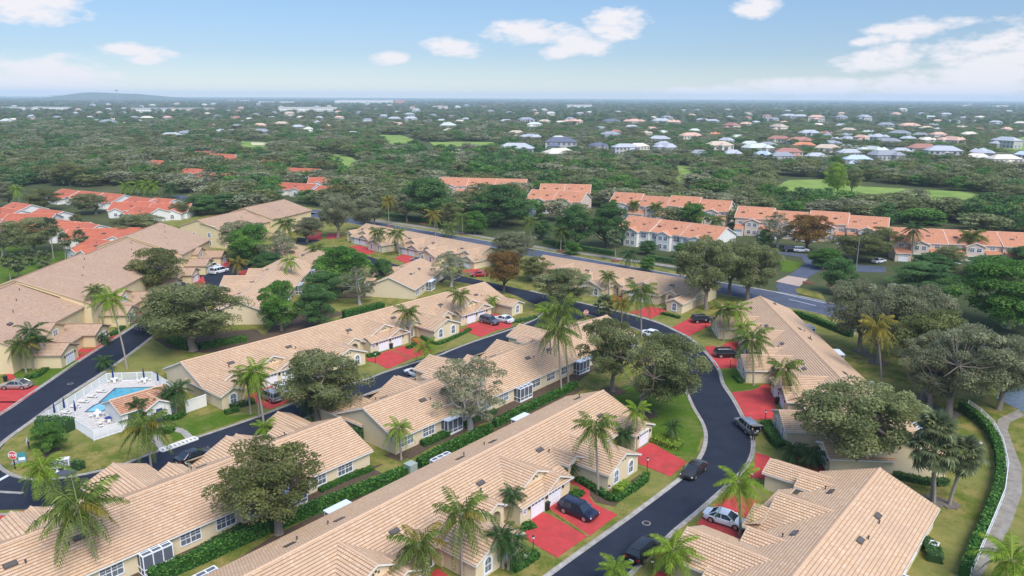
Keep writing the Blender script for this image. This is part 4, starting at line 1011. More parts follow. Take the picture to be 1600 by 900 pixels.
def joined_crown(kind, n, seed):
    key = (kind, n, seed)
    if key not in JOINED:
        q = random.Random(seed); Vs, Ts = [], []; mats = FR[kind][0].materials[0].name
        for src, a, tilt, s in crown_layout(kind, n, q):
            nv = len(src.vertices); co = np.empty(nv * 3, np.float32); src.vertices.foreach_get('co', co); co = co.reshape(-1, 3)
            M = np.array((Matrix.Rotation(a, 3, 'Z') @ Matrix.Rotation(-tilt, 3, 'Y'))) * s
            Vs.append(co @ M.T); t = np.empty(nv // 4, np.float32); src.attributes['tint'].data.foreach_get('value', t); Ts.append(t)
        JOINED[key] = quads('crown', np.concatenate(Vs), mats, np.concatenate(Ts))
    return JOINED[key]
def palm(kind, base, crown, label, n=None, size=1.0, name='palm_tree', tr=.15, group=None, bark='bark_palm', cat='palm', fronds=None):
    B = at(*base); T = hit_y(crown[0], crown[1], B.y); h = max(T.z, .35)
    if n is None: n = 30 if kind == 'fan' else 20
    if B.length > 175: size *= .62 if kind == 'fan' else .78
    t = thing(name, label, cat, (B.x, B.y, 0), 0, group)
    dx = T.x - B.x; mb = MB(); k = 9; q = random.Random(int(base[0] * 3 + crown[1]))
    by = q.uniform(-.3, .3) * h * .06
    pts = [Vector((dx * (i / k) ** 1.35, by * math.sin(PI * i / k), h * i / k - (.15 if i == 0 else 0))) for i in range(k + 1)]
    mb.tube(pts, [tr * (1.5 if i == 0 else 1.12 - .3 * i / k) * (1.06 if i % 2 else .97) for i in range(k + 1)], 7)
    if h > 3 and kind != 'fan': mb.tube([pts[-1] - Vector((0, 0, .2)), pts[-1] + Vector((0, 0, .3)), pts[-1] + Vector((0, 0, .6))], [tr * .8, tr * 1.25, tr * .4], 7)
    mb.build('trunk', bark, t, smooth=True)
    near = B.length < 175 if fronds is None else fronds
    if near:
        for i, (src, a, tilt, s) in enumerate(crown_layout(kind, n, q)):
            o = bpy.data.objects.new('frond', src); COL.objects.link(o); o.parent = t; o.location = pts[-1] + Vector((0, 0, .15))
            o.rotation_euler = (0, -tilt, a); o.scale = (s * size,) * 3
    else:
        link('crown', joined_crown(kind, n, int(base[0]) % 3), t, loc=pts[-1], rz=q.uniform(0, 6), scale=size)
    return t
PALMS = [
 ('queen', (934.5, 773), (930, 672), 'drooping queen palm between the arched-window wing and the entry path', {'size': 1.15}),
 ('queen', (722, 905), (720, 808), 'drooping queen palm at the bottom edge before the arched window', {'size': 1.2}),
 ('queen', (667, 925), (655, 856), 'queen palm at the bottom edge over the porch', {'size': 1.15}),
 ('queen', (160, 912), (123, 798), 'big coconut-like palm in front of the lower left roof', {'size': 1.45, 'n': 22}),
 ('lime', (83, 790), (66, 735), 'bright palm beside the mailboxes', {'size': 1.2}),
 ('queen', (237, 738), (228, 670), 'palm by the pool walkway with trunk standing before the street', {'size': 1.3}),
 ('lime', (198.5, 576), (172, 470), 'tall leaning coconut palm beside the left road', {'size': 1.35, 'n': 20}),
 ('queen', (163, 514), (148, 455), 'shorter grey palm left of the tall leaning palm', {'size': 1.25}),
 ('dark', (52, 578), (48, 521), 'palm in the left flower bed, tallest of its cluster', {'size': 1.2}),
 ('queen', (41, 583), (34, 541), 'palm in the left flower bed, lowest of its cluster', {'size': 1.0}),
 ('dark', (69, 565), (66, 541), 'small palm right of the cluster in the left flower bed', {'size': .95}),
 ('dark', (60, 562), (56, 535), 'middle palm of the cluster before the two-storey condo', {'size': .95}),
 ('lime', (412, 662), (398, 583), 'slender queen palm beside the parked silver car', {'size': 1.1}),
 ('queen', (392, 648), (385, 592), 'queen palm left of the slender one by the silver car', {'size': 1.0}),
 ('lime', (405, 652), (402, 600), 'lower queen palm in the clump by the silver car', {'size': .9}),
 ('lime', (667, 579), (663, 543), 'bright palm on the kerb of the inner street', {'size': 1.05}),
 ('queen', (641, 536), (637, 491), 'palm in front of the double garages of the long row', {'size': 1.05}),
 ('queen', (722.5, 508), (718, 463), 'palm beside the black car and the double garage', {'size': 1.0}),
 ('lime', (770, 492), (769, 470), 'little palm between garage and end wing', {'size': .7}),
 ('queen', (877, 617), (871, 521), 'big palm behind the middle villa roof, lower crown', {'size': 1.35}),
 ('queen', (888, 602), (878, 488), 'big palm behind the middle villa roof, upper crown', {'size': 1.45}),
 ('lime', (862, 585), (856, 492), 'bright palm left of the big palms behind the middle villa roof', {'size': 1.1}),
 ('queen', (1002, 528), (1000, 460), 'tall palm with pale trunk on the inside of the bend', {'size': 1.4}),
 ('queen', (951, 466), (950, 433), 'palm in front of the arched window of the far row', {'size': 1.15}),
 ('gold', (971.5, 507), (971, 475), 'yellowing palm beside the loop road', {'size': 1.15}),
 ('fan', (944, 500), (944, 478), 'dark cabbage palm beside the stop sign', {'size': 1.3}),
 ('queen', (1130.5, 533), (1131, 486), 'palm before the first wing of the right row, left of two', {'size': 1.2}),
 ('lime', (1151, 535), (1152, 488), 'palm before the first wing of the right row, right of two', {'size': 1.25}),
 ('lime', (1166, 560), (1163, 513), 'young bright palm over the right row roof', {'size': 1.0}),
 ('queen', (1177, 603), (1175, 535), 'palm with hanging fronds in front of the right row', {'size': 1.35}),
 ('queen', (1223, 636), (1223, 580), 'palm at the garage of the right row', {'size': 1.1}),
 ('lime', (1156, 839), (1154, 758), 'bright palm standing beside the white car', {'size': 1.2}),
 ('lime', (1052, 908), (1051, 866), 'bright palm at the bottom edge beside the black car', {'size': 1.25}),
 ('lime', (965, 925), (962, 893), 'palm top cut by the bottom edge in the road verge', {'size': .8}),
 ('lime', (994, 703), (995, 645), 'thin bright palm beside the end garage of the nearest row', {'size': .85}),
 ('date', (982, 704), (975, 681), 'bushy dwarf palm under the thin bright palm', {'size': 1.05, 'n': 26}),
 ('date', (1049, 691), (1050, 669), 'small spiky palm on the lawn above the variegated hedge', {'size': .95, 'n': 22}),
 ('date', (794, 814), (800, 775), 'dwarf palm with crooked stem beside the left garage', {'size': 1.0, 'n': 20}),
 ('date', (893, 752), (889, 731), 'dwarf palm beside the entry path of the nearest row', {'size': .9, 'n': 20}),
 ('dark', (786, 888), (783, 842), 'dark clumping palm before the arched window, left stem', {'size': .9}),
 ('dark', (794, 890), (800, 850), 'dark clumping palm before the arched window, right stem', {'size': .9}),
 ('gold', (1377, 606), (1370, 514), 'yellow coconut palm on the lawn behind the right row', {'size': 1.25, 'n': 22}),
 ('fan', (1455, 783), (1463, 672), 'tallest of the three cabbage palms on the right lawn', {'size': 1.25, 'n': 44, 'tr': .2}),
 ('fan', (1459, 786), (1458, 706), 'middle cabbage palm on the right lawn, with paired trunk', {'size': 1.45, 'n': 44, 'tr': .2}),
 ('fan', (1483, 789), (1507, 712), 'leaning cabbage palm rightmost on the right lawn', {'size': 1.3, 'n': 44, 'tr': .2}),
 ('lime', (1590, 930), (1580, 880), 'bright palm in the bottom right corner over the footpath', {'size': 1.3}),
 ('date', (1240, 722), (1240, 708), 'dwarf date palm by the red path, left one', {'size': 1.25, 'n': 26}),
 ('date', (1270, 730), (1269, 715), 'dwarf date palm by the red path, right one', {'size': 1.25, 'n': 26}),
 ('date', (1238, 640), (1239, 624), 'dwarf palm over the right row roof beside the oak', {'size': .9}),
 ('lime', (627, 719), (623, 672), 'small bright palm beside the screened porch', {'size': .9}),
 ('lime', (413, 690), (412, 670), 'small palm beyond the lower left roof', {'size': .8}),
 ('dark', (484, 655), (483, 636), 'small palm under the spreading oak on the inner street', {'size': .8}),
 ('dark', (206, 660), (204, 638), 'Christmas palm before the pool house, left stem', {'size': .85}),
 ('dark', (215, 660), (217, 637), 'Christmas palm before the pool house, right stem', {'size': .85}),
 ('dark', (268, 647), (264, 617), 'clumping palm right of the pool house, left stem', {'size': 1.0}),
 ('dark', (275, 648), (277, 613), 'clumping palm right of the pool house, right stem', {'size': 1.0}),
 ('date', (163, 578), (163, 567), 'low palm beside the pool fence and the left road', {'size': 1.2}),
 ('date', (164, 538), (164, 530), 'cycad in the hedged bed by the left road', {'size': 1.1}),
 ('lime', (228, 662), (224, 655), 'low bright palm at the pool gate', {'size': 1.0}),
 ('lime', (461.5, 450), (452.5, 409), 'palm behind the tan hipped roof', {'size': 1.45}),
 ('queen', (455, 378), (446, 350), 'palm before the far tan condo roof', {'size': 1.9}),
 ('queen', (497.5, 418), (494, 389), 'palm before the short villa block', {'size': 1.45}),
 ('gold', (372, 434), (371, 411), 'yellow palm beside the parked white cars', {'size': 1.4}),
 ('queen', (593, 393), (590, 364), 'palm before the far garages, left one', {'size': 1.5}),
 ('queen', (624, 400), (620, 366), 'palm before the far arched windows', {'size': 1.5}),
 ('gold', (608, 354), (606, 314), 'yellow palm on the boulevard verge, left one', {'size': 1.7}),
 ('gold', (680.5, 368), (677, 336), 'yellow palm on the boulevard verge, middle one', {'size': 1.7}),
 ('queen', (702, 371), (701, 357), 'low dark palm on the boulevard verge', {'size': 1.6}),
 ('queen', (723, 366), (722, 341), 'palm before the salmon condos by the path', {'size': 1.5}),
 ('silver', (830, 356), (831, 329), 'silver fan-like palm by the salmon condos', {'size': 1.2, 'n': 26}),
 ('queen', (830, 378), (828, 347), 'green palm under the silver palm', {'size': 1.6}),
 ('queen', (876, 392), (877, 362), 'palm in a red mulch ring on the boulevard verge', {'size': 1.5}),
 ('fan', (962, 407), (959, 371), 'cabbage palm in a mulch ring on the boulevard verge', {'size': 2.2}),
 ('dark', (984, 421), (984, 398), 'dark palm on the near side of the boulevard', {'size': 1.7}),
 ('queen', (993, 342), (991, 320), 'palm over the middle salmon roof, left one', {'size': 1.4}),
 ('queen', (1026, 345), (1025, 324), 'palm over the middle salmon roof, right one', {'size': 1.6}),
 ('queen', (1121, 368), (1119, 345), 'palm between the salmon condos on the right', {'size': 1.7}),
 ('dark', (1425, 408), (1427, 360), 'royal palm before the right salmon condo', {'size': 2.2, 'tr': .3}),
 ('queen', (1518, 408), (1519, 371), 'palm before the dormers of the right salmon condo', {'size': 2.0}),
 ('lime', (33, 328), (25, 297), 'palm with bright crown before the orange roofs', {'size': 1.8}),
 ('fan', (84, 405), (79, 353), 'tall cabbage palm on the left lawn', {'size': 2.3}),
 ('fan', (103, 409), (101, 375), 'medium cabbage palm on the left lawn', {'size': 1.9}),
 ('fan', (46, 415), (44, 399), 'short cabbage palm on the left lawn', {'size': 1.9}),
 ('fan', (69, 419), (68, 404), 'short cabbage palm close to the tan condo roof', {'size': 2.0}),
 ('fan', (17, 440), (14, 407), 'cabbage palm at the left edge by the condo', {'size': 2.0}),
 ('fan', (30, 436), (28, 415), 'second cabbage palm at the left edge by the condo', {'size': 1.7}),
 ('fan', (126, 400), (123, 370), 'cabbage palm in front of the screened pool cage', {'size': 1.9}),
 ('fan', (135, 396), (134, 378), 'smaller cabbage palm by the screened pool cage', {'size': 1.6}),
 ('lime', (196, 304), (196, 292), 'palm in the line behind the orange roofs', {'size': 2.2, 'group': 'palms in a line behind the orange roofs'}),
 ('lime', (215, 304), (215, 290), 'palm in the line behind the orange roofs', {'size': 2.2, 'group': 'palms in a line behind the orange roofs'}),
 ('lime', (229, 305), (228, 290), 'palm in the line behind the orange roofs', {'size': 2.3, 'group': 'palms in a line behind the orange roofs'}),
 ('lime', (241, 305), (240, 291), 'palm in the line behind the orange roofs', {'size': 2.2, 'group': 'palms in a line behind the orange roofs'}),
 ('dark', (266, 310), (266, 294), 'dark palm at the right end of the palm line', {'size': 2.4}),
]
for k, b, c, lb, kw in PALMS: palm(k, b, c, lb, **{('size' if a == 'size' else a): v for a, v in kw.items()})
# palms on the golf edge, slim trunks against the fairway
GP = 'slim palms along the golf fairway'
for i in range(26):
    x = 978 + i * 3.2 + rnd.uniform(-1.5, 1.5); yb = 268 + (i % 5) * 2.2 + rnd.uniform(-1, 1)
    palm('fan', (x, yb), (x + rnd.uniform(-1, 1), yb - rnd.uniform(10, 15)), 'slim cabbage palm at the left edge of the small fairway', n=24, size=2.2, group=GP, tr=.22)
for i in range(26):
    x = 1130 + i * 4.6 + rnd.uniform(-2, 2); yb = 262 + rnd.uniform(-3, 3) + (60 if i > 18 else 0)
    palm('fan', (x, yb), (x + rnd.uniform(-1, 1), yb - rnd.uniform(9, 14)), 'slim cabbage palm in front of the white houses across the golf course', n=24, size=2.2, group='slim palms before the white houses', tr=.22)
for i in range(18):
    x = 1205 + rnd.uniform(-8, 70); yb = 322 + rnd.uniform(-6, 6)
    palm('fan', (x, yb), (x + rnd.uniform(-1, 1), yb - rnd.uniform(10, 18)), 'cabbage palm on the near edge of the long fairway', n=24, size=1.9, group='cabbage palms on the near edge of the long fairway', tr=.22)

# hedges -------------------------------------------------
def hedge(label, pts, w, h, mat='leaf_hedge', dens=26, leaf=.16, name='hedge', cat='hedge', group=None, k=3):
    L = gl(pts, k); org = L[0]; t = thing(name, label, cat, (org.x, org.y, 0), 0, group)
    core = MB(); V = []; T = []; q = random.Random(int(pts[0][0]))
    for i in range(len(L) - 1):
        a, b = L[i] - org, L[i + 1] - org; d = (b - a); ln = d.length
        if ln < .01: continue
        d.normalize(); n = Vector((-d.y, d.x, 0)); up = Vector((0, 0, 1))
        q4 = [a - n * w * .42, b - n * w * .42, b + n * w * .42, a + n * w * .42]
        core.prism([(p.x, p.y) for p in q4], 0, h * .9)
        for f_, area in ((('top'), w * ln), (('l'), h * ln), (('r'), h * ln)):
            for _ in range(int(area * dens)):
                s = q.random() * ln
                if f_ == 'top': p = a + d * s + n * q.uniform(-.5, .5) * w + up * (h + q.uniform(-.08, .06)); nn = up
                else: sg = 1 if f_ == 'l' else -1; p = a + d * s + n * sg * (w * .5 + q.uniform(-.06, .05)) + up * q.uniform(.05, h); nn = n * sg
                nn = (nn + Vector((q.gauss(0, .45), q.gauss(0, .45), q.gauss(0, .45) + .2))).normalized()
                tt = nn.cross(Vector((q.gauss(0, 1), q.gauss(0, 1), q.gauss(0, 1)))).normalized(); bb = nn.cross(tt); sz = leaf * q.uniform(.7, 1.4)
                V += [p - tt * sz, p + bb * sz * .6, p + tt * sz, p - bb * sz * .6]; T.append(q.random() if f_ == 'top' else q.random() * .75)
    core.build('stem_mass', mat, t)
    link('foliage', quads('foliage', np.array([tuple(v) for v in V]), mat, np.array(T)), t)
    return t
hedge('long clipped hedge between the nearest row and the lower left row', [(235, 912), (330, 872), (400, 840), (520, 790), (585, 764), (634, 744)], 1.25, 1.5)
hedge('long clipped hedge continuing behind the grey box up to the bend', [(655, 732), (700, 708), (767, 676)], 1.3, 1.5)
hedge('clipped hedge behind the nearest row between the porches', [(772, 668), (800, 654), (867, 622), (900, 606)], 1.1, 1.3)
hedge('tall green hedge along the white fence on the right', [(1500, 640), (1518, 652), (1540, 672), (1556, 700), (1562, 735), (1557, 775), (1542, 815), (1525, 855), (1505, 905)], 1.05, 1.5)
hedge('hedge beside the boulevard behind the right row', [(1240, 494), (1262, 500), (1290, 511), (1330, 527)], 1.3, 1.4)
hedge('thick hedge on the lawn behind the long row', [(537, 500), (560, 496), (590, 488), (598, 486)], 2.2, 2.2)
for lb, pts, w, h, mt in [
 ('low hedge round the arched wing in the foreground', [(902, 752), (925, 765), (950, 780), (962, 783), (980, 772), (1005, 755), (1010, 745)], .9, .8, 'leaf_hedge'),
 ('round clipped bed beside the right garage of the nearest row', [(893, 778), (900, 776), (906, 770)], 1.6, .5, 'leaf_hedge'),
 ('clipped bed beside the left garage of the nearest row', [(815, 826), (822, 826), (833, 822)], 1.5, .5, 'leaf_hedge'),
 ('low hedge before the arched window at the bottom edge', [(800, 893), (815, 885), (828, 876), (838, 868)], 1.2, .8, 'leaf_hedge'),
 ('variegated hedge below the spiky palm', [(1020, 688), (1035, 692), (1050, 698), (1064, 702)], 2.4, .9, 'leaf_lime'),
 ('shrub row behind the lower left row, near the long hedge', [(262, 900), (300, 880), (345, 858)], .8, .6, 'leaf_green'),
 ('shrub row under the windows of the lower left row, right end', [(500, 770), (530, 755), (582, 735)], .9, .7, 'leaf_hedge'),
 ('dark shrub row behind the lower left row', [(300, 870), (340, 846), (380, 824)], .8, .6, 'leaf_dark'),
 ('shrub row under the middle row windows, left', [(660, 698), (680, 690), (700, 680)], 1.2, .9, 'leaf_hedge'),
 ('shrub row under the middle row windows, right', [(715, 672), (740, 660), (775, 645)], .9, .7, 'leaf_dark'),
 ('low hedge in front of the end wing of the long row', [(798, 505), (820, 502), (838, 497)], 1.1, .7, 'leaf_dark'),
 ('low hedge in front of the arched windows of the long row', [(660, 528), (676, 538), (690, 537), (722, 523), (735, 516)], .8, .6, 'leaf_hedge'),
 ('round clipped bed beside the palm of the double garage', [(635, 545), (645, 543), (648, 538)], 1.2, .5, 'leaf_hedge'),
 ('clipped bed beside the left garage of the long row', [(574, 558), (584, 556), (592, 553)], 1.3, .5, 'leaf_hedge'),
 ('hedge by the parked silver car', [(352, 648), (372, 642)], 1.1, .7, 'leaf_hedge'),
 ('curved hedge round the palm bed beside the pool house', [(254, 650), (262, 656), (276, 656), (287, 648)], 1.0, .7, 'leaf_hedge'),
 ('clipped hedge between the pool walkways', [(248, 676), (260, 678), (267, 672)], 1.6, .8, 'leaf_green'),
 ('hedge round the cycad bed by the left road', [(147, 514), (155, 524), (172, 526), (193, 512)], 1.2, .6, 'leaf_hedge'),
 ('hedge round the left flower bed', [(40, 592), (56, 590), (72, 578)], 1.3, .6, 'leaf_hedge'),
 ('hedge round the palm cluster bed', [(55, 573), (80, 572), (96, 562)], 1.3, .6, 'leaf_hedge'),
 ('low hedge in front of the right row wing', [(1145, 590), (1150, 592), (1158, 600)], .9, .6, 'leaf_hedge'),
 ('shrub bed in front of the right row wing at the drive', [(1195, 665), (1203, 680), (1212, 694), (1222, 702)], 1.6, 1.1, 'leaf_hedge'),
 ('low hedge at the end wing of the far row', [(1034, 491), (1050, 495), (1062, 498)], .9, .6, 'leaf_hedge'),
 ('hedge at the foot of the right row end wall', [(1395, 745), (1425, 752), (1460, 758), (1478, 755)], 1.2, .8, 'leaf_dark'),
 ('dark hedge line behind the boulevard verge, left', [(590, 337), (640, 343), (690, 353)], 1.6, 1.5, 'leaf_dark'),
 ('dark hedge line behind the boulevard verge, middle', [(850, 380), (905, 390), (960, 399)], 1.6, 1.5, 'leaf_dark'),
 ('dark hedge line behind the boulevard verge, right', [(1010, 405), (1055, 412)], 1.6, 1.5, 'leaf_dark'),
 ('shrubs at the pool fence corner', [(58, 672), (85, 670), (112, 674)], 2.0, 1.9, 'leaf_dark'),
 ('mixed flowering shrubs under the spreading oak', [(266, 532), (300, 545), (340, 540), (385, 532)], 2.4, 1.1, 'leaf_green'),
 ('shrubs before the arched wing, with yellow leaves', [(962, 775), (980, 762)], 1.2, 1.1, 'leaf_lime'),
 ('dark shrub between the two rear villa rows', [(555, 690), (565, 684)], 2.0, 2.0, 'leaf_dark'),
 ('shrubs behind the far right end of the middle row', [(840, 600), (852, 590), (866, 590)], 2.2, 1.8, 'leaf_dark'),
 ('shrubs at the bottom right beside the end porch', [(1440, 850), (1455, 862), (1460, 880)], 1.6, 1.0, 'leaf_dark'),
 ('hedge beside the mailboxes', [(118, 735), (128, 730)], 1.6, 1.2, 'leaf_dark')]:
    hedge(lb, pts, w, h, mt, name='hedge' if 'hedge' in lb else 'shrub', cat='hedge' if 'hedge' in lb else 'shrubs')

# the wooded suburb beyond ----------------------------------
OPEN = [[(1205, 272), (1350, 285), (1520, 300), (1600, 318), (1640, 345), (1550, 328), (1415, 321), (1245, 316), (1200, 312)], [(1034, 256), (1088, 260), (1089, 287), (1040, 286)], [(475, 238), (520, 240), (550, 247), (578, 263), (545, 273), (516, 257), (485, 248)], [(366, 219), (434, 224), (414, 241), (383, 236)],
        [(582, 211), (625, 211), (648, 218), (630, 230), (588, 224)], [(650, 222), (780, 221), (782, 243), (650, 243)], [(1545, 226), (1600, 213), (1660, 220), (1640, 247), (1555, 237)]]
def inside(x, y, P):
    c = False; j = len(P) - 1
    for i in range(len(P)):
        if (P[i][1] > y) != (P[j][1] > y) and x < (P[j][0] - P[i][0]) * (y - P[i][1]) / (P[j][1] - P[i][1]) + P[i][0]: c = not c
        j = i
    return c
def bearing(p):
    d = Vector((p.x, p.y, p.z - CAMH)); f = d.y * _cp - d.z * _sp; u = d.y * _sp + d.z * _cp
    a, b = d.x / f * FPX, u / f * FPX
    return 800 + a * _cr + b * _sr, 450 - (-a * _sr + b * _cr)
# ---------------------------------------------------------------- two-storey condos on the left
def condo_row(label, p, q, zr, L, cuts, wall='stucco_yellow', tile='tile_condo', ridge='ridge_dark', u0=0, ze=5.6, vf=14.5, vb=9, step=0.75, wings=True, end_win=False, group='two-storey condo blocks with tan roofs'):
    P, Q = at(p[0], p[1], zr), at(q[0], q[1], zr); d = Vector((Q.x - P.x, Q.y - P.y, 0)).normalized()
    X = -d; org = P + d * L; root = thing('condo_block', label, 'condos', (org.x, org.y, 0), math.atan2(X.y, X.x), group)
    Rf = Roofer(); cuts = [u0] + list(cuts) + [L]
    for i in range(len(cuts) - 1):
        a, b = L - cuts[i + 1], L - cuts[i]; dz = step * (i % 2) ; zb = zr + dz - (zr - ze) * vb / vf
        dy = (-.8, .9, 0, .6)[i % 4]
        Rf.gable_x(a + .1, b - .1, -vb, vf + dy, zb + 0, ze + dz, 0, zr + dz, ov=.25)
        # parapet strip along the side towards the camera
        Rf.w.face([(b - .3, 1.0, zr + dz - .9), (b + .35, 1.0, zr + dz - .9), (b + .35, vf * .62, ze + dz + 1.6), (b - .3, vf * .62, ze + dz + 1.6)])
        c = (a + b) / 2
        # upper windows in the end wall
        window(root, b - .1, vf + dy - 6.5, 3.6, 1.1, 1.4, 0, 'rect', 1)
        if end_win: window(root, b - .1, vf + dy - 6.5, .9, 1.1, 1.4, 0, 'rect', 1); window(root, b - .1, -2, 3.4, 1.1, 1.4, 0, 'rect', 1)
        if wings:
            # shed dormer with paired windows, entrance gable, two garages at ground level
            Rf.gable_y(c + 1.0, 3.3, vf - 6, vf + dy + 1.2, 5.0, 6.3, z0=0)
            window(root, c + 1.0, vf + dy + 1.2, 3.5, 1.6, 1.2, PI/2, 'rect', 1)
            for g, v1 in ((c - 5.2, 6.3), (c + 7.2, 6.0)):
                Rf.gable_y(g, 3.1, vf - 2, vf + v1, 2.9, 4.1, z0=0); garage(root, g, vf + v1, h=2.1, w=2.7)
            Rf.shed(c - 2.1, c + 4.1, vf - .5, vf + 4.2, 3.9, 2.7)
            Rf.w.face([(c - 2.1, vf + 3.8, 0), (c - 2.1, vf + 3.8, 2.7), (c + 4.1, vf + 3.8, 2.7), (c + 4.1, vf + 3.8, 0)])
            window(root, c + 1.0, vf + 3.8, .6, 1.3, 1.6, PI/2, 'rect', 1)
        for k in range(4):
            vv = 2.5 + k * 2.3; uu = a + 3 + (k * 5.3) % (b - a - 5); (skylight if k == 3 else vent)(root, uu, vv, zr + dz - (zr - ze) * vv / vf, *((0, -math.atan((zr - ze) / vf)) if k == 3 else ()))
    Rf.finish(root, tile, ridge, wall, ('trim_tan', 'trim_tan')); return root
condo_row('tan-roofed two-storey condo block along the left road, with red drives', (22.5, 442.5), (246, 353), 11.0, 76.0, (0.3, 27.5, 53.0), u0=-26)
condo_row('tan-roofed two-storey condo block behind the pale bare-looking tree, windows in its end wall', (308.5, 343.5), (446.5, 314), 9.3, 50, (25.0,), vf=11.5, vb=8, end_win=True, wings=False, ze=5.6)

# ---------------------------------------------------------------- salmon condos across the boulevard
def salmon(label, p, q, L, zr=9.0, ze=5.6, vb=8, vf=8, face=-1, gables=3, low=True, lanais=False, wall='stucco_pink', tile='tile_salmon', ridge='ridge_salmon', step=0.0, ang=None, group='two-storey condos with salmon roofs'):
    P = at(p[0], p[1], zr); Q = at(q[0], q[1], zr); d = Vector((Q.x - P.x, Q.y - P.y, 0)).normalized()
    if ang is not None: d = Vector((math.cos(R(ang)), math.sin(R(ang)), 0))
    X = -d if face < 0 else d; org = P + d * L if face < 0 else P
    root = thing('condo_block', label, 'condos', (org.x, org.y, 0), math.atan2(X.y, X.x), group)
    Rf = Roofer(); n = max(1, gables); seg = L / n
    for i in range(n):
        a, b = i * seg, (i + 1) * seg; dz = step * (i % 2); dy = -.8 * (i % 2)
        Rf.gable_x(a, b, -vb, vf + dy, ze + dz, ze + dz, 0, zr + dz, ov=.2 if 0 < i < n - 1 else .4)
        c = (a + b) / 2
        Rf.gable_y(c, 2.6, 2, vf + dy + 1.4, ze - .2, ze + .9, z0=0)
        for s_ in (-1, 1): window(root, c + s_ * 1.0, vf + dy + 1.4, 3.6, 1.3, 1.2, PI/2, 'rect', 1); window(root, c + s_ * 1.0, vf + dy + 1.4, .8, 1.3, 1.3, PI/2, 'rect', 1)
        if low:
            for s_ in (-1, 1):
                x0, x1 = sorted((c + s_ * 2.9, c + s_ * (seg / 2 - .4))); Rf.shed(x0, x1, vf + dy - .4, vf + dy + 4.2, 3.9, 2.7)
                Rf.w.face([(x0, vf + dy + 3.9, 0), (x0, vf + dy + 3.9, 2.75), (x1, vf + dy + 3.9, 2.75), (x1, vf + dy + 3.9, 0)])
                Rf.w.face([(x0, vf, 0), (x0, vf, 3.8), (x0, vf + dy + 3.9, 2.7), (x0, vf + dy + 3.9, 0)]); Rf.w.face([(x1, vf, 0), (x1, vf, 3.8), (x1, vf + dy + 3.9, 2.7), (x1, vf + dy + 3.9, 0)])
                if x1 - x0 > 3.2: garage(root, (x0 + x1) / 2, vf + dy + 3.9, w=2.6, h=2.1, lamps=False)
                window(root, (x0 + x1) / 2, vf + dy - .4, 4.1, 1.5, .9, PI/2, 'rect', 1)
        else:
            for s_ in (-1, 1):
                for zz in (.5, 3.3): window(root, c + s_ * (seg * .33), vf + dy - .4, zz, 2.2, 1.6, PI/2, 'rect', 2)
        if lanais:
            for zz in (0.3, 3.1): window(root, c - seg * .12, vf + dy - .38, zz, 2.6, 2.0, PI/2, 'rect', 2, surround=.18)
        for xx in (a + seg * .2, a + seg * .7): vent(root, xx, 3, zr + dz - (zr - ze) * 3 / vf); skylight(root, xx + 1.6, 4, zr + dz - (zr - ze) * 4 / vf, 0, -math.atan((zr - ze) / vf))
    Rf.finish(root, tile, ridge, wall, ('trim_white', 'trim_white')); return root
salmon('salmon-roofed condo behind the two dark round trees', (688, 277), (800, 288), 46, gables=3, ang=-10)
salmon('salmon-roofed condo behind the silver palm, leftmost part', (832, 296), (910, 300), 26, gables=2, ang=-24)
salmon('salmon-roofed condo right behind the dark tree pair', (846, 287), (907, 290), 24, gables=2, ang=-8)
salmon('broad salmon-roofed condo with palms in front of its dormers', (962, 303), (1122, 327), 50, gables=4, step=.8, ang=-26)
salmon('salmon-roofed condo nearest to the boulevard, its white window wall facing the path', (985, 337), (1095, 360), 37, gables=3, low=False, lanais=True, wall='stucco_white', ang=-41)
salmon('salmon-roofed condo with garages behind the rust-brown tree', (1155, 325), (1290, 343), 52, gables=4, step=.8, ang=-26)
salmon('long salmon-roofed condo at the right edge with gabled dormers', (1388, 355), (1600, 372), 80, gables=5, ang=-14)
# orange-roofed villas on the left
OR = dict(tile='tile_orange', ridge='ridge_orange', wall='stucco_white', group='white villas with orange roofs')
def orange(label, p, q, L, ang=None, zr=5.6, vf=7, vb=7, gables=1):
    salmon(label, p, q, L, zr=zr, ze=2.9, vb=vb, vf=vf, gables=gables, low=False, ang=ang, **OR) if False else orange2(label, p, L, ang, zr, vf, vb)
def orange2(label, p, L, ang, zr, vf, vb):
    P = at(p[0], p[1], zr); d = Vector((math.cos(R(ang)), math.sin(R(ang)), 0)); X = -d; org = P + d * L
    root = thing('orange_roofed_villa', label, 'villa', (org.x, org.y, 0), math.atan2(X.y, X.x), 'white villas with orange roofs')
    Rf = Roofer(); Rf.gable_x(0, L, -vb, vf, 3.0, 3.0, 0, zr)
    Rf.gable_y(L * .3, 3.4, 1, vf + 3.2, 2.9, 4.5); Rf.gable_y(L * .78, 2.6, 1, vf + 1.6, 2.9, 4.2)
    for x in (L * .3,): window(root, x, vf + 3.2, .6, 1.5, 1.7, PI/2, 'arch', 1)
    for x in (L * .78, L * .55): window(root, x, vf + (1.6 if x > L * .7 else -.4), .8, 1.3, 1.3, PI/2, 'rect', 1)
    for y in (-3, 2): window(root, L, y, .8, 1.2, 1.3, 0, 'rect', 1)
    skylight(root, L * .5, 3.5, zr - 1.2, 0, -math.atan((zr - 3) / vf)); vent(root, L * .6, 2, zr - .7)
    Rf.finish(root, 'tile_orange', 'ridge_orange', 'stucco_white', ('trim_white', 'trim_white')); return root
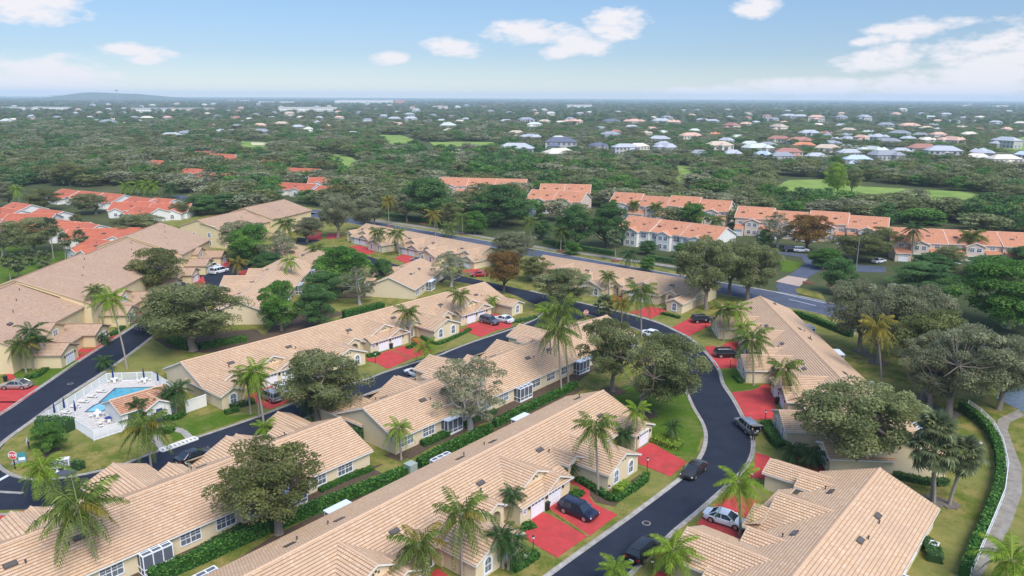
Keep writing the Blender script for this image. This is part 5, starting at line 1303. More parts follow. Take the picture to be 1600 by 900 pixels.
for lb, p, L, a in [
 ('orange-roofed villa, topmost left, partly behind oak branches', (97, 295), 15, -32), ('orange-roofed villa second in the upper line', (127, 298), 17, -30), ('orange-roofed villa third in the upper line', (160, 301), 16, -28),
 ('orange-roofed villa with white arched wall facing the garden', (176, 316), 17, 8), ('orange-roofed villa near the right end, beside the hedge trees', (206, 307), 15, -30), ('orange-roofed villa at the right end of the upper line', (238, 318), 16, 5), ('small orange-roofed villa behind the right end', (242, 309), 12, -25),
 ('orange-roofed villa at the left edge, upper', (-6, 324), 15, -25), ('orange-roofed villa at the left edge, second', (14, 334), 17, 5), ('orange-roofed villa in the lower line with a round white dormer', (38, 349), 22, 8), ('orange-roofed villa in the lower line beside the yellow bush', (75, 341), 16, -28), ('orange-roofed villa nearest, with the screened pool cage', (108, 358), 24, 10), ('orange-roofed villa just above the tan condo roof', (140, 372), 16, -28), ('orange-roofed villa cut by the left edge, lower', (-14, 348), 14, 5), ('orange-roofed villa behind the lower line, left', (20, 316), 14, -30), ('orange-roofed villa between the two lines, middle', (62, 326), 15, -28), ('orange-roofed villa beside the oak trunk', (118, 346), 14, -30), ('orange-roofed villa wing at the garden path', (214, 322), 13, -28)]:
    orange(lb, p, None, L, a)
for lb, p, L, a in [('far orange-roofed villa among grey trees, first of the back line', (306, 236), 22, -20), ('far orange-roofed villa among grey trees, second of the back line', (330, 240), 24, -20), ('far orange-roofed villa among grey trees, third of the back line', (352, 244), 22, -20),
 ('far orange-roofed villa below the back line, left', (288, 263), 20, -20), ('far orange-roofed villa below the back line, right', (314, 270), 24, -12), ('small orange roof showing between crowns', (238, 250), 16, -20), ('orange roof piece near the white long sheds', (256, 218), 16, -20),
 ('salmon-orange villa left of the golf fairway, first', (410, 250), 18, -25), ('salmon-orange villa left of the golf fairway, second', (450, 262), 24, -20), ('salmon-orange villa left of the golf fairway, third', (484, 277), 26, 3), ('salmon-orange villa behind the far parking place', (440, 285), 22, -20), ('low salmon roof between trees by the far parking place', (500, 290), 16, -25)]:
    orange(lb, p, None, L, a)

# screened pool cage
cg = at(135, 376, 0); t = thing('pool_cage', 'arched screened pool cage beside the orange-roofed villa', 'pool cage', (cg.x - 2, cg.y, 0), R(5))
mb = MB(); s_ = MB(); n = 7
for j in range(5):
    x = j * 3.2; pr = [(x, -5 + 10 * k / n, 2.6 + 1.3 * math.sin(PI * k / n)) for k in range(n + 1)]
    mb.tube([(x, -5, 0)] + pr + [(x, 5, 0)], [.06] * (n + 3), 4)
for k in range(n):
    y0, y1 = -5 + 10 * k / n, -5 + 10 * (k + 1) / n; s_.face([(0, y0, 2.58 + 1.3 * math.sin(PI * k / n)), (12.8, y0, 2.58 + 1.3 * math.sin(PI * k / n)), (12.8, y1, 2.58 + 1.3 * math.sin(PI * (k + 1) / n)), (0, y1, 2.58 + 1.3 * math.sin(PI * (k + 1) / n))])
mb.build('frame', 'white_metal', t); s_.build('screen', 'screen_mesh', t)

# ---------------------------------------------------------------- far houses
HR = {'white': (0.40, 0.41, 0.43), 'grey': (0.26, 0.27, 0.29), 'slate': (0.12, 0.13, 0.17), 'salmon': (0.58, 0.36, 0.27), 'tan': (0.50, 0.40, 0.30), 'blue': (0.42, 0.50, 0.58), 'brown': (0.36, 0.17, 0.13), 'pale': (0.50, 0.53, 0.47), 'orange': (0.58, 0.22, 0.11), 'cream': (0.60, 0.54, 0.44)}
for k, c in HR.items(): flat('roof_' + k, c, 0.7, 0.2, 0, 0.1, 0.6)
def hip(mb, x0, x1, y0, y1, z, h):
    w = (y1 - y0) / 2; yc = (y0 + y1) / 2; o = .5
    a, b, c, d = (x0 - o, y0 - o, z), (x1 + o, y0 - o, z), (x1 + o, y1 + o, z), (x0 - o, y1 + o, z)
    if x1 - x0 >= y1 - y0: e, f = (x0 + w, yc, z + h), (x1 - w, yc, z + h); mb.face([a, b, f, e]); mb.face([b, c, f]); mb.face([c, d, e, f]); mb.face([d, a, e])
    else:
        w = (x1 - x0) / 2; xc = (x0 + x1) / 2; e, f = (xc, y0 + w, z + h), (xc, y1 - w, z + h); mb.face([a, b, e]); mb.face([b, c, f, e]); mb.face([c, d, f]); mb.face([d, a, e, f])
HP = {}
def far_house(col, x, y, wpx, label, two=None, group='houses across the golf course', rz=None):
    P = at(x, y); q = random.Random(int(x * 11 + y)); wm = wpx / FPX * P.y / math.cos(0) ; var = q.randrange(3)
    two = q.random() < .16 if two is None else two; key = (col, var, two)
    if key not in HP:
        w_, r_, g_ = MB(), MB(), MB(); z = 5.6 if two else 3.2
        w_.box(-10, 10, -5, 5, 0, z); hip(r_, -10, 10, -5, 5, z, 2.6)
        bx = (-8, -1) if var == 0 else (1, 8) if var == 1 else (-3, 4)
        w_.box(*bx, -9, -4.9, 0, 3.2); hip(r_, bx[0], bx[1], -9, -3, 3.2, 2.0)
        w_.box(-bx[1] + 1, -bx[0] - 1, 4.9, 8, 0, 3.2); hip(r_, -bx[1] + 1, -bx[0] - 1, 2, 8, 3.2, 2.2)
        for k in range(6):
            xx = -8.6 + k * 3.3
            g_.box(xx, xx + 1.5, -5.06, -5.0, .8, 2.4)
            if two: g_.box(xx, xx + 1.5, -5.06, -5.0, 3.8, 5.0)
        for s in (-1, 1):
            for yy in (-3, 1): g_.box(10.0 * s - .03, 10.0 * s + .03, yy, yy + 1.5, .8, 2.3)
        g_.box((bx[0] + bx[1]) / 2 - 1.6, (bx[0] + bx[1]) / 2 + 1.6, -9.06, -9.0, .1, 2.4)
        HP[key] = (w_.mesh('wall', 'stucco_far' if col in ('white', 'grey', 'blue', 'slate') else 'stucco_pale'), r_.mesh('roof', 'roof_' + col), g_.mesh('window', 'glass_dark'))
    s = max(.75, min(2.7, wm / 22)); t = thing('house', label, 'house', (P.x, P.y, 0), q.choice((0, 0, 1.2, -1.0, .5)) + q.uniform(-.4, .4) if rz is None else rz, group)
    t.scale = (s, min(s, 1.9), min(max(s * 1.1, 1.15), 1.8)); a = link('wall', HP[key][0], t); link('roof', HP[key][1], t); link('window', HP[key][2], a)
    return t
FH = [('brown', 1217, 222, 34), ('orange', 1256, 232, 34), ('grey', 1292, 219, 22), ('white', 1306, 223, 20), ('white', 1324, 221, 20), ('salmon', 1345, 223, 24), ('white', 1370, 219, 34), ('grey', 1388, 226, 36), ('white', 1418, 221, 28), ('cream', 1447, 223, 28), ('salmon', 1487, 225, 40),
 ('pale', 1364, 242, 46), ('grey', 1326, 236, 34), ('white', 1407, 242, 30), ('slate', 1470, 237, 30), ('grey', 1220, 256, 40), ('blue', 1338, 262, 44), ('white', 1274, 251, 34), ('white', 1594, 262, 40), ('cream', 1566, 262, 50), ('blue', 1600, 248, 30),
 ('salmon', 1275, 190, 26), ('white', 1250, 185, 24), ('white', 1232, 184, 26), ('grey', 1314, 186, 20), ('white', 1350, 189, 28), ('white', 1314, 199, 18), ('grey', 1384, 199, 26), ('salmon', 1420, 201, 30), ('tan', 1447, 204, 24), ('white', 1464, 206, 16), ('grey', 1490, 192, 18), ('salmon', 1225, 194, 14), ('white', 1506, 186, 14), ('white', 1555, 196, 18), ('salmon', 1572, 208, 14), ('cream', 1594, 195, 18),
 ('slate', 876, 236, 52), ('cream', 873, 248, 56), ('white', 806, 241, 60), ('slate', 934, 233, 30), ('cream', 997, 234, 34), ('white', 1030, 222, 34), ('tan', 1122, 234, 46), ('white', 1135, 224, 24), ('orange', 1117, 214, 22), ('salmon', 1018, 205, 20), ('white', 1033, 193, 30), ('salmon', 1052, 195, 28), ('slate', 955, 194, 28), ('salmon', 990, 194, 34), ('grey', 822, 191, 26), ('tan', 851, 193, 22), ('salmon', 896, 194, 32), ('cream', 875, 194, 18), ('white', 1097, 190, 18), ('white', 1113, 192, 20), ('salmon', 1165, 197, 22), ('white', 1181, 194, 14), ('white', 975, 241, 40), ('grey', 1092, 246, 28), ('white', 1144, 246, 28), ('blue', 1192, 248, 26), ('pale', 1085, 208, 18), ('brown', 962, 210, 16),
 ('grey', 938, 204, 20), ('salmon', 1080, 182, 14), ('cream', 1020, 186, 12), ('white', 1140, 185, 12)]
FH2 = [('white', 268, 217, 34), ('grey', 290, 212, 24), ('white', 345, 209, 22), ('grey', 362, 210, 20), ('white', 260, 192, 14), ('salmon', 262, 186, 14), ('tan', 441, 200, 24), ('salmon', 507, 202, 26), ('white', 500, 210, 16), ('cream', 482, 209, 14), ('white', 552, 213, 14), ('white', 640, 206, 20), ('cream', 705, 208, 26), ('salmon', 732, 208, 14), ('cream', 746, 207, 14), ('salmon', 760, 194, 18), ('white', 791, 193, 22), ('white', 668, 193, 20), ('white', 690, 191, 14), ('pale', 700, 201, 34), ('grey', 760, 201, 18), ('tan', 235, 201, 12), ('white', 140, 186, 14), ('white', 100, 192, 16), ('cream', 175, 190, 14), ('grey', 210, 186, 16), ('white', 50, 184, 14), ('cream', 20, 190, 16), ('white', 600, 183, 14), ('white', 640, 181, 16), ('salmon', 530, 186, 16), ('grey', 575, 190, 16), ('white', 425, 186, 14), ('cream', 390, 189, 14), ('white', 340, 184, 12), ('grey', 310, 190, 14), ('white', 455, 190, 12)]
hq = random.Random(77)
FH3 = []
for i in range(400):
    x = hq.uniform(0, 1600); y = hq.uniform(163, 212) if x < 800 else hq.uniform(172, 252)
    if x < 360 and y > 200: continue
    if 560 < x < 800 and y > 204: continue
    if any(abs(x - a[1]) < (a[3] + 12) * .62 and abs(y - a[2]) < 5 for a in FH + FH2 + FH3): continue
    if y > 238 and x < 1180: continue
    FH3.append((hq.choice(('white', 'grey', 'salmon', 'cream', 'tan', 'white', 'brown', 'pale', 'grey')), x, y, max(9, (y - 150) * .42 * hq.uniform(.8, 1.3))))
    if len(FH3) >= 150: break
for i, (c, x, y, w) in enumerate(FH3): far_house(c, x, y, w, 'small %s-roofed house among distant trees %s' % (c, 'on the right' if x > 1200 else 'right of the centre' if x > 800 else 'left of the centre' if x > 400 else 'on the left'), group='distant houses in the wooded suburb')
for i, (c, x, y, w) in enumerate(FH): far_house(c, x, y, w, 'distant %s-roofed house in the wooded suburb %s' % (c, 'right of the centre' if x > 1200 else 'in the centre distance'), group='distant houses in the wooded suburb')
for i, (c, x, y, w) in enumerate(FH2): far_house(c, x, y, w, 'distant %s-roofed house in the wooded suburb on the left half' % c, group='distant houses in the wooded suburb')
# long flat commercial buildings and towers near the horizon
def slab(label, x0, x1, y, h, mat, d=30, bands=2, name='long_building', cat='building'):
    A, B = at(x0, y), at(x1, y); t = thing(name, label, cat, ((A.x + B.x) / 2, (A.y + B.y) / 2, 0), math.atan2(B.y - A.y, B.x - A.x)); w = (B - A).length
    mb = MB(); mb.box(-w/2, w/2, 0, d, 0, h); mb.build('wall', mat, t); mb = MB(); mb.box(-w/2 - .5, w/2 + .5, -.5, d + .5, h, h + .6); mb.build('roof', 'roof_white', t)
    mb = MB()
    for b in range(bands):
        z = h * (b + .35) / bands; k = int(w / 8)
        for i in range(k): mb.box(-w/2 + (i + .2) * w / k, -w/2 + (i + .8) * w / k, -.25, -.05, z, z + h * .3 / bands)
    mb.build('window', 'glass_dark', t, kind='stuff')
slab('long white office block with a red-brown right end near the horizon', 524, 617, 161, 24, 'stucco_white'); slab('orange-brown end block beside the long office block', 617, 632, 162, 24, 'roof_orange')
slab('long white warehouse near the horizon left of the office block', 435, 527, 174, 14, 'stucco_white'); slab('far white building with two roofs left of centre', 402, 462, 161, 12, 'stucco_white'); slab('white long building at the left', 205, 262, 176, 12, 'stucco_white'); slab('white long shed row at the left edge', 40, 110, 172, 10, 'stucco_white'); slab('second white shed row at the left edge', 0, 50, 172, 10, 'stucco_white')
slab('long low white building in front of the left horizon', 205, 335, 173, 9, 'stucco_pale'); slab('low white building in the middle distance', 886, 925, 168, 14, 'stucco_white'); slab('pair of hazy towers on the horizon, left', 80, 96, 152.5, 50, 'stucco_pale', name='tower_block'); slab('pair of hazy towers on the horizon, right', 107, 117, 152.5, 55, 'roof_blue', name='tower_block')
slab('far white houses row at the right horizon', 1505, 1520, 167, 14, 'stucco_white'); slab('far white row at the right edge', 1556, 1576, 168, 14, 'stucco_white'); slab('far pale shed on the left horizon', 130, 160, 153.5, 20, 'stucco_white'); slab('far long pale shed below the left horizon', 345, 390, 158, 10, 'stucco_pale'); slab('thin pale roof line in the middle distance', 676, 700, 170, 12, 'stucco_pale')
# water tower / mast and tall poles
def mast(label, x, y, ytop, r_, name='pole', top=None):
    B = at(x, y); h = hit_y(x, ytop, B.y).z; t = thing(name, label, 'pole', (B.x, B.y, 0)); mb = MB(); mb.tube([(0, 0, -1), (0, 0, h)], [r_, r_ * .6], 6); mb.build('shaft', 'grey_metal', t)
    if top: mb = MB(); mb.tube([(0, 0, h - top), (0, 0, h - top * .4), (0, 0, h)], [r_ * 5, r_ * 6, r_ * 2], 8); mb.build('tank', 'grey_metal', t)
mast('water tower standing out above the left horizon', 184, 158, 140, 2.5, 'water_tower', 10); mast('thin radio mast above the horizon centre-right', 932, 154, 147, 4, 'radio_mast', 8)
for i, (x, y, yt) in enumerate([(207, 182, 167), (209.5, 182, 168), (361, 180, 165), (366, 180, 164), (604, 178, 165), (493, 180, 165), (827, 176, 163), (834, 176, 163), (1492, 176, 166), (1333, 172, 163)]):
    mast('tall thin pole sticking out of the far trees at %s' % ['the far left, first of two', 'the far left, second of two', 'left of centre, first of two', 'left of centre, second of two', 'the centre', 'the long white warehouse', 'the centre right, first of two', 'the centre right, second of two', 'the right', 'the right half'][i], x, y, yt, .5)
mast('tall street pole between the salmon condos', 1337, 425, 372, .15)
# low wooded hill on the horizon at left
mb = MB(); n = 40; R0 = 7600
prof = lambda t: 78 * math.exp(-((t - .42) / .30) ** 4) * (1 + .12 * math.sin(9 * t))
pts = []
for i in range(n + 1):
    t = i / n; x = -20 + 290 * t; d = ray(x, 150); s = R0 / d.y; pts.append((Vector((d.x * s, d.y * s, -5)), Vector((d.x * s, d.y * s + 900, max(1, prof(t)))), Vector((d.x * s, d.y * s + 2500, -5))))
for i in range(n):
    for j in range(2): mb.face([pts[i][j], pts[i + 1][j], pts[i + 1][j + 1], pts[i][j + 1]])
mb.build('hills', 'ground_wide', kind='structure', smooth=True)

# ---------------------------------------------------------------- scattered trees
BLD = []
for o in bpy.data.objects:
    if o.parent is None and o.get('category') in ('villas', 'condos', 'villa', 'house', 'building'):
        r_ = {'villas': 0, 'condos': 0, 'villa': 9, 'house': 11, 'building': 0}[o['category']]
        Mx = Matrix.Translation(o.location) @ Matrix.Rotation(o.rotation_euler.z, 4, 'Z')
        w = [c for c in o.children if c.name.startswith('wall')]
        if not w: continue
        xs = [v.co.x * o.scale.x for v in w[0].data.vertices]; ys = [v.co.y * o.scale.y for v in w[0].data.vertices]
        BLD.append((Mx.inverted(), min(xs) - 3, max(xs) + 3, min(ys) - 3, max(ys) + 3, o.location.x, o.location.y, max(max(xs) - min(xs), max(ys) - min(ys)) + 40))
GRID = {}
for b in BLD:
    for gx in range(int((b[5] - b[7]) // 60), int((b[5] + b[7]) // 60) + 1):
        for gy in range(int((b[6] - b[7]) // 60), int((b[6] + b[7]) // 60) + 1): GRID.setdefault((gx, gy), []).append(b)
def free(x, y, pad=0):
    for b in GRID.get((int(x // 60), int(y // 60)), ()):
        p = b[0] @ Vector((x, y, 0))
        if b[1] - pad < p.x < b[2] + pad and b[3] - pad < p.y < b[4] + pad: return False
    return True
# front limit of the wood: below these bearings the ground is laid out by hand
LIM = [(-100, 284), (0, 293), (90, 293), (130, 293), (280, 294), (300, 332), (400, 334), (440, 312), (500, 330), (560, 318), (600, 330), (690, 338), (760, 345), (840, 345), (960, 345), (1050, 362), (1110, 362), (1200, 345), (1330, 345), (1385, 352), (1600, 368), (1700, 372)]
def lim(x):
    for (a, ya), (b, yb) in zip(LIM, LIM[1:]):
        if a <= x <= b: return ya + (yb - ya) * (x - a) / (b - a)
    return 330
# sight lines to the houses: trees right in front of a far house would hide it
HS = [(x, y, w) for c, x, y, w in FH + FH2 + FH3] + [(318, 244, 40), (352, 250, 44), (300, 270, 40), (328, 278, 44), (248, 256, 28), (262, 223, 22), (418, 255, 38), (466, 270, 48), (500, 285, 50), (450, 292, 44), (745, 290, 110), (870, 302, 70), (1050, 330, 150), (1225, 345, 140), (1480, 372, 220)]
POLY = [[(1205, 276), (1350, 285), (1520, 298), (1600, 312), (1640, 320), (1550, 308), (1415, 303), (1245, 300), (1200, 298)]] + OPEN[1:]
def veil(bx, by, hp):
    """would a crown hp bearings tall hide a house or a fairway behind it"""
    for k in range(1, 5):
        if any(inside(bx, by - hp * k / 4, P) for P in POLY): return True
    return any(abs(bx - hx) < hw * .55 and hy - 1 < by and by - hp < hy - 2.5 for hx, hy, hw in HS)
g = random.Random(5); cand = []; occ = {}
def add_cand(y0, y1, gap, pr):
    Y = y0
    while Y < y1:
        gp = gap * (1 + (Y - y0) / (y1 - y0) * .0); Xm = Y * .72 + 20; X = -Xm
        while X < Xm:
            x_, y_ = X + g.uniform(-.42, .42) * gp, Y + g.uniform(-.42, .42) * gp; X += gp
            if g.random() > pr: continue
            bx, by = bearing(Vector((x_, y_, 0)))
            if by > lim(bx) or any(inside(bx, by, P) for P in OPEN): continue
            if not free(x_, y_, 1.5): continue
            if veil(bx, by, 9 * FPX / Y) and g.random() < .62: continue
            cand.append((x_, y_, bx, by))
        Y += gp
add_cand(225, 650, 11.5, .95); add_cand(650, 1500, 15.5, .9)
cand.sort(key=lambda c: math.hypot(c[0], c[1]))
def zone_kind(bx, by, q):
    v = math.sin(bx * .021 + 1.3) + math.sin(by * .11 + bx * .013) + q.gauss(0, .8)
    if bx < 420 and by > 205: tab = ('grey', 'green', 'oak', 'oak', 'grey', 'olive', 'dark', 'olive')
    elif 600 < bx < 960 and by > 238 and by < 285: tab = ('dark', 'blue', 'dark', 'green', 'green', 'dark', 'grey', 'oak')
    elif bx > 1200 and by > 290: tab = ('dark', 'green', 'grey', 'oak', 'dark', 'green', 'olive', 'oak')
    else: tab = ('oak', 'dark', 'green', 'olive', 'grey', 'oak', 'green', 'olive')
    return tab[int((v + 4) * 1.3) % 8 if q.random() < .75 else q.randrange(8)]
KL = {'grey': 'grey', 'oak': 'grey-green', 'olive': 'olive', 'dark': 'dark green', 'blue': 'blue-green', 'green': 'bright green', 'lime': 'lime green'}
NI = 235; mass = []
for i, (x, y, bx, by) in enumerate(cand):
    q = random.Random(i); k = zone_kind(bx, by, q); s = q.uniform(.85, 1.45) * (1.15 if k in ('grey', 'oak') else .95) * (1.3 if y < 650 else 1.6); h = q.uniform(.62, 1.0) * (1.1 if k in ('dark', 'blue') else 1)
    if 640 < bx < 960 and 240 < by < 280: h *= 1.25
    if by < 262 and bx > 800: h *= .72
    if i < NI:
        side = next(w for lim_, w in ((110, 'behind the orange roofs at the left edge'), (300, 'behind the line of orange-roofed villas'), (450, 'beyond the far tan condo'), (600, 'left of the dark round condo trees'), (720, 'behind the leftmost salmon condo'), (860, 'behind the silver palm'), (960, 'behind the dark tree pair at the boulevard'), (1130, 'behind the broad salmon condo'), (1300, 'behind the garages of the salmon condo'), (1420, 'left of the royal palm, behind the condo'), (9999, 'behind the long salmon condo at the right edge')) if bx < lim_)
        put_tree('far_' + k, x, y, s * 1.15, h, '%s %s tree %s' % ('tall' if h > .92 else 'low' if h < .74 else 'middle-sized', KL[k], side), 'wood of mixed trees behind the condos')
    else: mass.append((x, y, s * 1.2, h, k))
for i in range(9000):      # out to the horizon, ever larger groves
    t = g.random(); Y = 1500 * (13000 / 1500) ** (t ** .9); X = g.uniform(-.76, .76) * Y
    if not free(X, Y, 6): continue
    f = Y / 1500; bx, by = bearing(Vector((X, Y, 0)))
    if any(hy < by < hy + 3 and abs(bx - hx) < hw * .6 for hx, hy, hw in HS): continue
    if any(hy < by < hy + 1.6 and abs(bx - hx) < hw / 2 for hx, hy, hw in ((570, 161, 96), (480, 174, 92), (270, 173, 130), (75, 172, 75), (905, 168, 40))): continue
    mass.append((X, Y, g.uniform(1.4, 2.4) * (1 + .5 * (f - 1) * .6), g.uniform(.6, 1.2) * (1 + .06 * f), g.choice(('oak', 'dark', 'blue', 'grey', 'olive', 'green', 'oak'))))
def wood(name, pts, src, label, seedv):
    """one object: the same small tree set out on the given points by geometry nodes"""
    me = bpy.data.meshes.new(name); me.vertices.add(len(pts)); me.vertices.foreach_set('co', np.array([(p[0], p[1], 0) for p in pts], np.float32).ravel())
    q = np.random.default_rng(seedv)
    a = me.attributes.new('sc', 'FLOAT_VECTOR', 'POINT'); a.data.foreach_set('vector', np.array([(p[2], p[2], p[3]) for p in pts], np.float32).ravel())
    a = me.attributes.new('rot', 'FLOAT_VECTOR', 'POINT'); a.data.foreach_set('vector', np.array([(0, 0, q.uniform(0, 6.28)) for p in pts], np.float32).ravel())
    o = link(name, me, kind='stuff'); tag(o, label, 'trees')
    ng = bpy.data.node_groups.new(name, 'GeometryNodeTree'); ng.interface.new_socket('Geometry', in_out='INPUT', socket_type='NodeSocketGeometry'); ng.interface.new_socket('Geometry', in_out='OUTPUT', socket_type='NodeSocketGeometry')
    N = ng.nodes.new; gi, go = N('NodeGroupInput'), N('NodeGroupOutput'); iop = N('GeometryNodeInstanceOnPoints'); oi = N('GeometryNodeObjectInfo'); oi.inputs[0].default_value = src; oi.transform_space = 'ORIGINAL'
    s1, s2 = N('GeometryNodeInputNamedAttribute'), N('GeometryNodeInputNamedAttribute'); s1.data_type = s2.data_type = 'FLOAT_VECTOR'; s1.inputs[0].default_value = 'sc'; s2.inputs[0].default_value = 'rot'
    Lk = ng.links.new; mp = N('GeometryNodeMeshToPoints'); Lk(gi.outputs[0], mp.inputs[0]); Lk(mp.outputs[0], iop.inputs[0]); Lk(oi.outputs['Geometry'], iop.inputs['Instance']); Lk(s1.outputs[0], iop.inputs['Scale'])
    e2r = N('FunctionNodeEulerToRotation'); Lk(s2.outputs[0], e2r.inputs[0]); Lk(e2r.outputs[0], iop.inputs['Rotation']); Lk(iop.outputs[0], go.inputs[0])
    md = o.modifiers.new('wood', 'NODES'); md.node_group = ng; return o
bpy.context.view_layer.update()
for k in ('oak', 'grey', 'dark', 'blue', 'olive', 'green'):
    for j in range(2):
        cm = TREES['far_' + k][j][0]; src = next((o for o in bpy.data.objects if o.type == 'MESH' and o.data == cm and o.parent), None)
        pts = [m_ for i, m_ in enumerate(mass) if m_[4] == k and i % 2 == j]
        if src and pts: wood('wood', pts, src, 'far wood of %s crowns filling the suburb up to the horizon' % KL[k], j)
print('trees: candidates', len(cand), 'mass', len(mass))
# ---------------------------------------------------------------- vehicles
CARC = {}
def paint(name, c, metal=0.3, rough=0.28):
    m = NM(name, rough, 0.6); m.b.inputs['Metallic'].default_value = metal; m.color(c); m.b.inputs['Coat Weight'].default_value = 0.6; m.b.inputs['Coat Roughness'].default_value = 0.06
paint('paint_navy', (0.012, 0.018, 0.05)); paint('paint_black', (0.012, 0.012, 0.014)); paint('paint_white', (0.72, 0.73, 0.75), 0, .3); paint('paint_silver', (0.42, 0.43, 0.45), .7); paint('paint_grey', (0.13, 0.14, 0.16), .5)
paint('paint_bronze', (0.045, 0.038, 0.034), .5); paint('paint_maroon', (0.10, 0.008, 0.014)); paint('paint_red', (0.36, 0.012, 0.015)); paint('paint_beige', (0.45, 0.42, 0.36), .6)
SPEC = {'suv': dict(L=4.75, W=1.9, H=1.70, belt=1.05, hood=1.02, cab=(-2.22, -1.95, .62, 1.35), gc=.36, r=.37),
        'sedan': dict(L=4.75, W=1.84, H=1.45, belt=.92, hood=.84, cab=(-1.78, -1.0, .38, 1.28), gc=.28, r=.34),
        'van': dict(L=5.1, W=1.95, H=1.8, belt=1.05, hood=1.0, cab=(-2.45, -2.25, 1.0, 1.75), gc=.3, r=.36)}
def car_meshes(kind):
    if kind in CARC: return CARC[kind]
    s = SPEC[kind]; L, W, H, belt, hood = s['L'], s['W'], s['H'], s['belt'], s['hood']; h = L / 2; x0, x1, x2, x3 = s['cab']; r = s['r']; xw = L * .295
    body = MB(); st = []
    N = 26
    for i in range(N + 1):
        x = -h + L * i / N; e = abs(x) / h
        hw = W / 2 * (1 - .16 * max(0, (e - .72) / .28) ** 2.0)
        if x > x3 - .1: t = min(1, (x - x3 + .1) / (h - x3 + .1)); zt = belt - (belt - hood) * min(1, t * 2.5) - .16 * t ** 3
        elif x < x0 and kind == 'sedan': zt = belt + .04 - .05 * ((x0 - x) / (h + x0))
        else: zt = belt
        zb = s['gc'] * (.75 if e < .8 else .75 + .5 * (e - .8) / .2)
        arch = 0
        for wx in (xw, -xw): arch = max(arch, math.sqrt(max(0, (r + .09) ** 2 - (x - wx) ** 2)))
        st.append((x, hw, zt, zb, arch))
    def ring(x, hw, zt, zb, arch):
        low = max(zb, arch + r * .92 if arch > 0.05 else zb)
        P = [(hw * .90, zb), (hw * .97, max(low, zb + .10)), (hw, max(low + .03, zt * .55)), (hw * .985, zt * .84), (hw * .93, zt - .03), (hw * .80, zt + .015), (0, zt + .05)]
        pts = [(x, y, z) for y, z in P]; return pts + [(x, -y, z) for y, z in reversed(P[:-1])]
    rg = [ring(*a) for a in st]
    for a, b in zip(rg, rg[1:]):
        for j in range(len(a) - 1): body.face([a[j], b[j], b[j + 1], a[j + 1]])
        body.face([a[-1], b[-1], b[0], a[0]], 1)
    body.face(list(reversed(rg[0]))); body.face(rg[-1])
    for wx in (xw, -xw):
        for sy in (1, -1): body.tube([(wx, sy * (W/2 - .32), r), (wx, sy * (W/2 - .04), r)], [r + .07, r + .07], 14, 1)
    top = MB(); hw0, hw1 = W / 2 * .93, W / 2 * .74
    glass = MB(); B_ = lambda x, sy: (x, sy * hw0, belt - .02); T_ = lambda x, sy: (x, sy * hw1, H - .06)
    bx = [x0, x1 + .0, 0.0, x3]; 
    glass.face([B_(x3, -1), B_(x3, 1), T_(x2, 1), T_(x2, -1)]); glass.face([B_(x0, 1), B_(x0, -1), T_(x1, -1), T_(x1, 1)])
    for sy in (1, -1):
        q = [B_(x0, sy), B_(x3, sy), T_(x2, sy), T_(x1, sy)]; glass.face(q if sy < 0 else q[::-1])
        for (xb, xt, w) in ((x0, x1, .05), (x3, x2, .045), ((x0 + x3) / 2 - .05, (x1 + x2) / 2, .045)) + (((x0 * .72 + x3 * .28) - .15, x1 * .72 + x2 * .28 - .1, .06),):
            top.tube([B_(xb, sy * 1.006), T_(xt, sy * 1.006)], [w, w * .8], 4)
        top.tube([T_(x1, sy * 1.004), T_(x2, sy * 1.004)], [.05, .045], 4)
        if kind != 'sedan': top.tube([(x1 + .1, sy * hw1 * .9, H + .03), (x2 - .1, sy * hw1 * .9, H + .02)], [.025, .025], 4)
    M_ = 8
    for i in range(M_):
        xa, xb = x1 + (x2 - x1) * i / M_, x1 + (x2 - x1) * (i + 1) / M_
        za, zb_ = [H - .05 + .05 * math.sin(PI * (k / M_ * .9 + .05)) for k in (i, i + 1)]
        ys = [-1, -.6, 0, .6, 1]; zo = [-.02, .02, .035, .02, -.02]
        for j in range(4): top.face([(xa, ys[j] * hw1 * 1.02, za + zo[j]), (xb, ys[j] * hw1 * 1.02, zb_ + zo[j]), (xb, ys[j + 1] * hw1 * 1.02, zb_ + zo[j + 1]), (xa, ys[j + 1] * hw1 * 1.02, za + zo[j + 1])])
    hl = MB(); hl.box(h - .16, h - .015, -.20, .20, 0, .14); tl = MB(); tl.box(-h + .0, -h + .14, -.17, .17, 0, .17)
    mi = MB(); mi.box(-.08, .08, -.10, .10, 0, .14)
    gr = MB(); gr.box(h - .06, h + .012, -W * .24, W * .24, belt * .42, belt * .66); gr.box(-h - .01, -h + .06, -W * .14, W * .14, belt * .5, belt * .64)
    pl = MB(); pl.box(-h - .022, -h, -.26, .26, belt * .52, belt * .62)
    ty = MB(); ty.tube([(0, -.11, 0), (0, .11, 0)], [r, r], 18); rm = MB(); rm.tube([(0, -.12, 0), (0, .12, 0)], [r * .64, r * .64], 14)
    sp = MB()
    for k in range(5):
        a = 2 * PI * k / 5; sp.box(-.03, .03, -.13, .13, .02, r * .6, 0, Matrix.Rotation(a, 4, 'Y'))
    CARC[kind] = dict(body=body, top=top, glass=glass.mesh('window', 'car_glass'), hl=hl.mesh('headlight', 'lamp_clear'), tl=tl.mesh('tail_light', 'lamp_red'), mi=mi, gr=gr.mesh('grille', 'black_metal'), pl=pl.mesh('number_plate', 'sign_white'), ty=ty.mesh('wheel', 'rubber', True), rm=rm.mesh('rim', 'rim_silver'), pm={})
    return CARC[kind]
